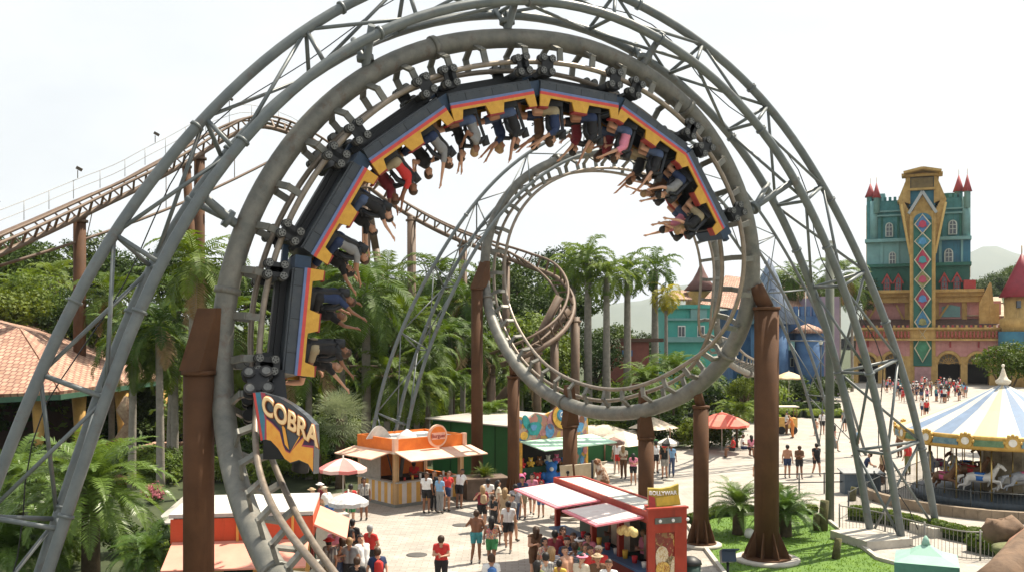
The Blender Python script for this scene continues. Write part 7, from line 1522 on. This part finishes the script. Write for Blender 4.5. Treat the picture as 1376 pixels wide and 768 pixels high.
plant('broadleaf_tree', 'broadm', 1000, 520, 76, .5, 'small tree right behind the lower right of the near loop', 'tree', (.2, .12), barkd)
# woods: individual trees
TREES = []
def wood(lst, where, grp):
    lst = sorted(lst, key=lambda q: q[0])
    for i, (px, py, D, s, kd) in enumerate(lst):
        tone = {'broad': 'dark green', 'broadm': 'mid green', 'lime': 'yellow green'}[kd]
        plant('broadleaf_tree', kd, px, py, D, s, f'{tone} leafy tree, {ORD[i]} from the left {where}', 'tree', (.25, .15), barkd, group=grp)
wood([(-30, 372, 84, 1.5, 'broad'), (25, 358, 82, 1.35, 'broadm'), (48, 395, 70, 1.0, 'lime'), (92, 362, 92, 1.5, 'broad'), (140, 372, 88, 1.3, 'broadm'), (196, 378, 90, 1.3, 'broad'), (232, 360, 92, 1.2, 'broad'), (-10, 425, 66, 1.1, 'broadm'), (62, 430, 74, 1.2, 'broad'), (110, 420, 68, 1.0, 'broad'), (295, 380, 84, 1.2, 'broadm'), (330, 400, 80, 1.2, 'broad')], 'in the wood under the lift hill', 'trees under the lift hill')
wood([(385, 400, 84, 1.3, 'broad'), (430, 390, 92, 1.3, 'broadm'), (470, 440, 72, 1.1, 'broad'), (515, 415, 86, 1.2, 'lime'), (560, 400, 88, 1.2, 'lime'), (598, 425, 78, 1.1, 'lime'), (640, 400, 92, 1.3, 'broadm'), (695, 392, 96, 1.5, 'broad'), (725, 375, 104, 1.5, 'broad'), (665, 385, 110, 1.5, 'broad'), (760, 415, 92, 1.2, 'broadm'), (535, 460, 70, 1.0, 'broad'), (715, 430, 80, 1.1, 'broad'), (640, 455, 76, 1.0, 'broad')], 'in the wood behind the far loop', 'trees behind the far loop')
wood([(790, 465, 96, 1.0, 'broad'), (825, 460, 100, 1.0, 'broadm'), (858, 468, 100, .8, 'broad'), (800, 480, 84, .9, 'broad'), (750, 480, 80, .9, 'broad'), (700, 480, 78, .9, 'broad'), (1040, 400, 130, 1.2, 'broad'), (1085, 388, 140, 1.4, 'broadm'), (1150, 395, 150, 1.4, 'broad')], 'between royal palms and castle hotel', 'trees before the castles')
wood([(1318, 392, 230, 1.5, 'broad'), (1335, 384, 235, 1.7, 'broadm'), (1352, 380, 240, 1.8, 'broad'), (1370, 374, 240, 1.8, 'broadm'), (1390, 370, 240, 2.0, 'broad')], 'on the slope right of the castle hotel', 'trees on the far slope')
r2 = random.Random(31); low = []
for k in range(19): low.append((-30+k*43+r2.uniform(-10, 10), 468+r2.uniform(-16, 18), r2.uniform(70, 78), r2.uniform(.95, 1.3), ('broad', 'broadm', 'broadm', 'lime')[k*7 % 4]))
wood(low, 'in the lower canopy behind the brown track', 'lower canopy trees')
for k, (px, py, D, s, lb) in enumerate(((300, 432, 58, 1.1, 'low palm right behind the thick left column'), (335, 470, 60, 1.0, 'low palm seen between spine and rails on the left'), (95, 455, 68, 1.1, 'palm over the right slope of the tiled roof'), (415, 480, 50, 1.0, 'low palm behind the shield nose'), (520, 505, 52, .85, 'low palm with drooping fronds left of the kiosk dome'),
    (560, 520, 53, .8, 'low palm right above the kiosk roof'), (590, 372, 72, 1.1, 'tall palm between the slim arch and the far loop'), (460, 365, 66, 1.1, 'tall palm behind the lowest pair of riders'), (640, 470, 62, .9, 'low palm right behind the tall brown column'), (700, 505, 66, .9, 'low palm inside the lower left of the far loop'), (30, 400, 72, 1.1, 'palm at the left edge above the tiled roof'), (235, 470, 50, .9, 'low palm between the clean trunked pair and the thick column'))):
    plant('coconut_palm', 'coco', px, py, D, s*1.15, lb, cp_, (.2, .15), group='feathery palms')
# shrubs
def shrubs(lst, kind, where, grp):
    lst = sorted(lst, key=lambda q: q[0])
    for i, (px, py, s, k) in enumerate(lst):                    # py = ground row
        g = G(px, py); t = thing('shrub', f"{('fine leaved', 'dark leaved', 'yellow green')[k] if kind == 'bush' else ('pale', 'deep')[k % 2]+' trailing'} shrub, {ORD[i]} from the left {where}", 'shrub', tuple(g), group=grp)
        o = bpy.data.objects.new('foliage', MESH[kind][k % len(MESH[kind])]); COL.objects.link(o); o.parent = t; o.location = (0, 0, s*.72); o.scale = (s*1.15, s*1.15, s); o.rotation_euler = (0, 0, vr.uniform(0, 6.28))
        mb = MB()
        for q in range(3): a = q*2.1; mb.tube([g, g+V((math.cos(a)*s*.3, math.sin(a)*s*.3, s*.7))], [.05*s, .02*s], 6)
        mb.build('stem', barkd, t)
u = vr.uniform
shrubs([(-20+k*27, 648+u(-14, 22), u(.9, 1.4), k % 3) for k in range(11)], 'bush', 'in the bed beside the restaurant', 'shrubs beside the restaurant')
shrubs([(-40+k*34, 745+u(-22, 25), u(.6, .9), (k*2) % 3) for k in range(9)], 'bush', 'in the planting at the bottom left', 'shrubs at the bottom left')
shrubs([(200+k*22, 640+u(-14, 14), u(.8, 1.3), (k+1) % 3) for k in range(14)], 'bush', 'in the bed behind the left stalls', 'shrubs behind the left stalls')
shrubs([(300+k*27, 600+u(-12, 12), u(1.3, 1.9), (k+2) % 3) for k in range(14)], 'bush', 'under the low brown track', 'shrubs under the low brown track')
shrubs([(495+k*15, 590+u(-10, 10), u(1.5, 2.1), k) for k in range(12)], 'weep', 'in the bank behind the orange kiosk', 'trailing shrubs behind the kiosk')
shrubs([(480+k*26, 565+u(-8, 8), u(2.0, 2.8), (k*2+1) % 3) for k in range(11)], 'bush', 'in the thicket below the lime trees', 'thicket shrubs')
shrubs([(700+k*24, 560+u(-6, 10), u(1.7, 2.5), (k*2) % 3) for k in range(14)], 'bush', 'of the planting under the far loop', 'shrubs under the far loop')
shrubs([(820+k*19, 597+u(-7, 5), u(.9, 1.5), k % 2) for k in range(9)], 'bush', 'along the back edge of the plaza', 'shrubs at the plaza edge')
shrubs([(1000+k*13, 540+u(-5, 2), u(1.5, 2.3), (k) % 2) for k in range(10)], 'bush', 'at the foot of the blue castle', 'shrubs at the blue castle')
shrubs([(40+k*30, 585+u(-10, 10), u(1.8, 2.6), 1-(k % 2)) for k in range(13)], 'bush', 'behind the tiled restaurant', 'shrubs behind the restaurant')
shrubs([(-30+k*42+u(-8, 8), 592+u(-6, 10), u(3.0, 4.2), k % 3) for k in range(12)], 'bush', 'in the tall left thicket', 'tall left thicket')
shrubs([(478+k*44+u(-8, 8), 582+u(-5, 8), u(2.8, 3.8), (k*2) % 3) for k in range(7)], 'bush', 'in the tall thicket behind the kiosk', 'tall thicket behind the kiosk')
# pink flower bushes, planter plant
for px, py, s, lb in ((207, 676, .55, 'mound of pink blossom left of the thick column'), (165, 655, .4, 'small pink flower cushion by the carved totem'), (232, 640, .45, 'pink and green flower cushion beside the clean palm trunks')):
    g = G(px, py); t = thing('flower_bush', lb, 'flower bush', tuple(g)); o = bpy.data.objects.new('blossom', arrmesh('blossom', *leafclump(1500, .05, lobes_round(r_, 5, s, .7), r_), leafmat('pink_blossom', (.42, .10, .14), (.6, .28, .3), .3, 5, .1))); COL.objects.link(o); o.parent = t; o.location = (0, 0, s*.9)
    o = bpy.data.objects.new('leaves', arrmesh('leaves', *leafclump(900, .06, lobes_round(r_, 4, s*.95, .7), r_), lf_mid)); COL.objects.link(o); o.parent = t; o.location = (0, 0, s*.6)
g = G(650, 668); o = bpy.data.objects.new('potted_shrub', arrmesh('potted_shrub', *fronds(40, .8, 1.4, .4, .6, 14, .14, .03, r_), lf_mid)); COL.objects.link(o); o.location = (g.x, g.y, .95); tag(o, 'spiky green shrub growing in the square stone planter', 'shrub')
# hedges
def hedge(pts, wd_, ht, lab, m, size=.05, dens=900, rows=1):
    mb = MB(); tot_ = 0; vs = []; fs = []
    hr_ = random.Random(len(lab))
    for a, b in zip(pts, pts[1:]):
        d = (b-a); L_ = d.length; t = d/L_; q = V((-t.y, t.x, 0))
        for _ in range(int(L_*dens)):
            s_ = hr_.random()*L_; a_ = hr_.uniform(-.2, math.pi+.2); wv = 1+.12*math.sin(s_*2.3)+.08*math.sin(s_*6)
            p = a+t*s_+q*(wd_/2*math.cos(a_)*wv)+V((0, 0, ht*.5+ht*.5*math.sin(a_)*wv if a_ > 0 else hr_.uniform(0, ht*.6))); nr = (q*math.cos(a_)+V((0, 0, math.sin(a_)))+V((hr_.gauss(0, .5), hr_.gauss(0, .5), hr_.gauss(0, .5)))).normalized(); tt_ = nr.orthogonal(); tt_ = Matrix.Rotation(hr_.uniform(0, 6.3), 3, nr) @ tt_; bb_ = nr.cross(tt_); k = len(vs); s2 = size*hr_.uniform(.6, 1.3)
            vs += [p-tt_*s2, p+bb_*s2*.6, p+tt_*s2, p-bb_*s2*.6]; fs.append((k, k+1, k+2, k+3))
        mb.bar(a+V((0, 0, ht*.42)), b+V((0, 0, ht*.42)), wd_*.75, ht*.8)
    h = thing('hedge', lab, 'hedge', (pts[0].x, pts[0].y, 0)); mb.build('core', mat('hedge_core', (.02, .035, .01), .95), h)
    o = bpy.data.objects.new('foliage', arrmesh('foliage', [(v[0]-pts[0].x, v[1]-pts[0].y, v[2]) for v in vs], fs, m)); COL.objects.link(o); o.parent = h
    return h
hedge([G(1142, 697), G(1190, 703), G(1250, 716), G(1300, 728), G(1352, 735)], .55, .55, 'long curved yellow green hedge between the two railings', lf_lime, .04, 900)
hedge([G(924, 706), G(960, 694), G(1012, 690)], .4, .42, 'low clipped hedge behind the lawn, left of the thick column', lf_mid, .035, 900)
hedge([G(1040, 690), G(1098, 690)], .4, .4, 'low clipped hedge behind the lawn, right of the thick column', lf_lime, .035, 700)
hedge([G(1045, 558), G(1080, 560), G(1130, 560)], 2.2, .7, 'front band of the clipped ornamental hedge bed', lf_lime, .08, 340)
hedge([G(1045, 550), G(1085, 553), G(1120, 551)], 1.6, .9, 'back band of the clipped ornamental hedge bed', lf_mid, .08, 340)
hedge([G(1306, 738), G(1330, 744), G(1350, 748)], .7, .6, 'loose broad leaved plants at the end of the curved hedge', lf_mid, .08, 300)

# ================================================================== HAZE
mb = MB(); mb.box((0, 4200, 399), (13000, 8800, 802)); hz = mb.build('haze', [], None); hz['kind'] = 'stuff'
hm2 = bpy.data.materials.new('air_haze'); hm2.use_nodes = True; n_ = hm2.node_tree.nodes; n_.clear(); ou = n_.new('ShaderNodeOutputMaterial'); pv = n_.new('ShaderNodeVolumePrincipled')
pv.inputs['Color'].default_value = (.80, .88, .98, 1); pv.inputs['Density'].default_value = .0001; pv.inputs['Anisotropy'].default_value = .2
hm2.node_tree.links.new(pv.outputs[0], ou.inputs['Volume']); hz.data.materials.append(hm2)
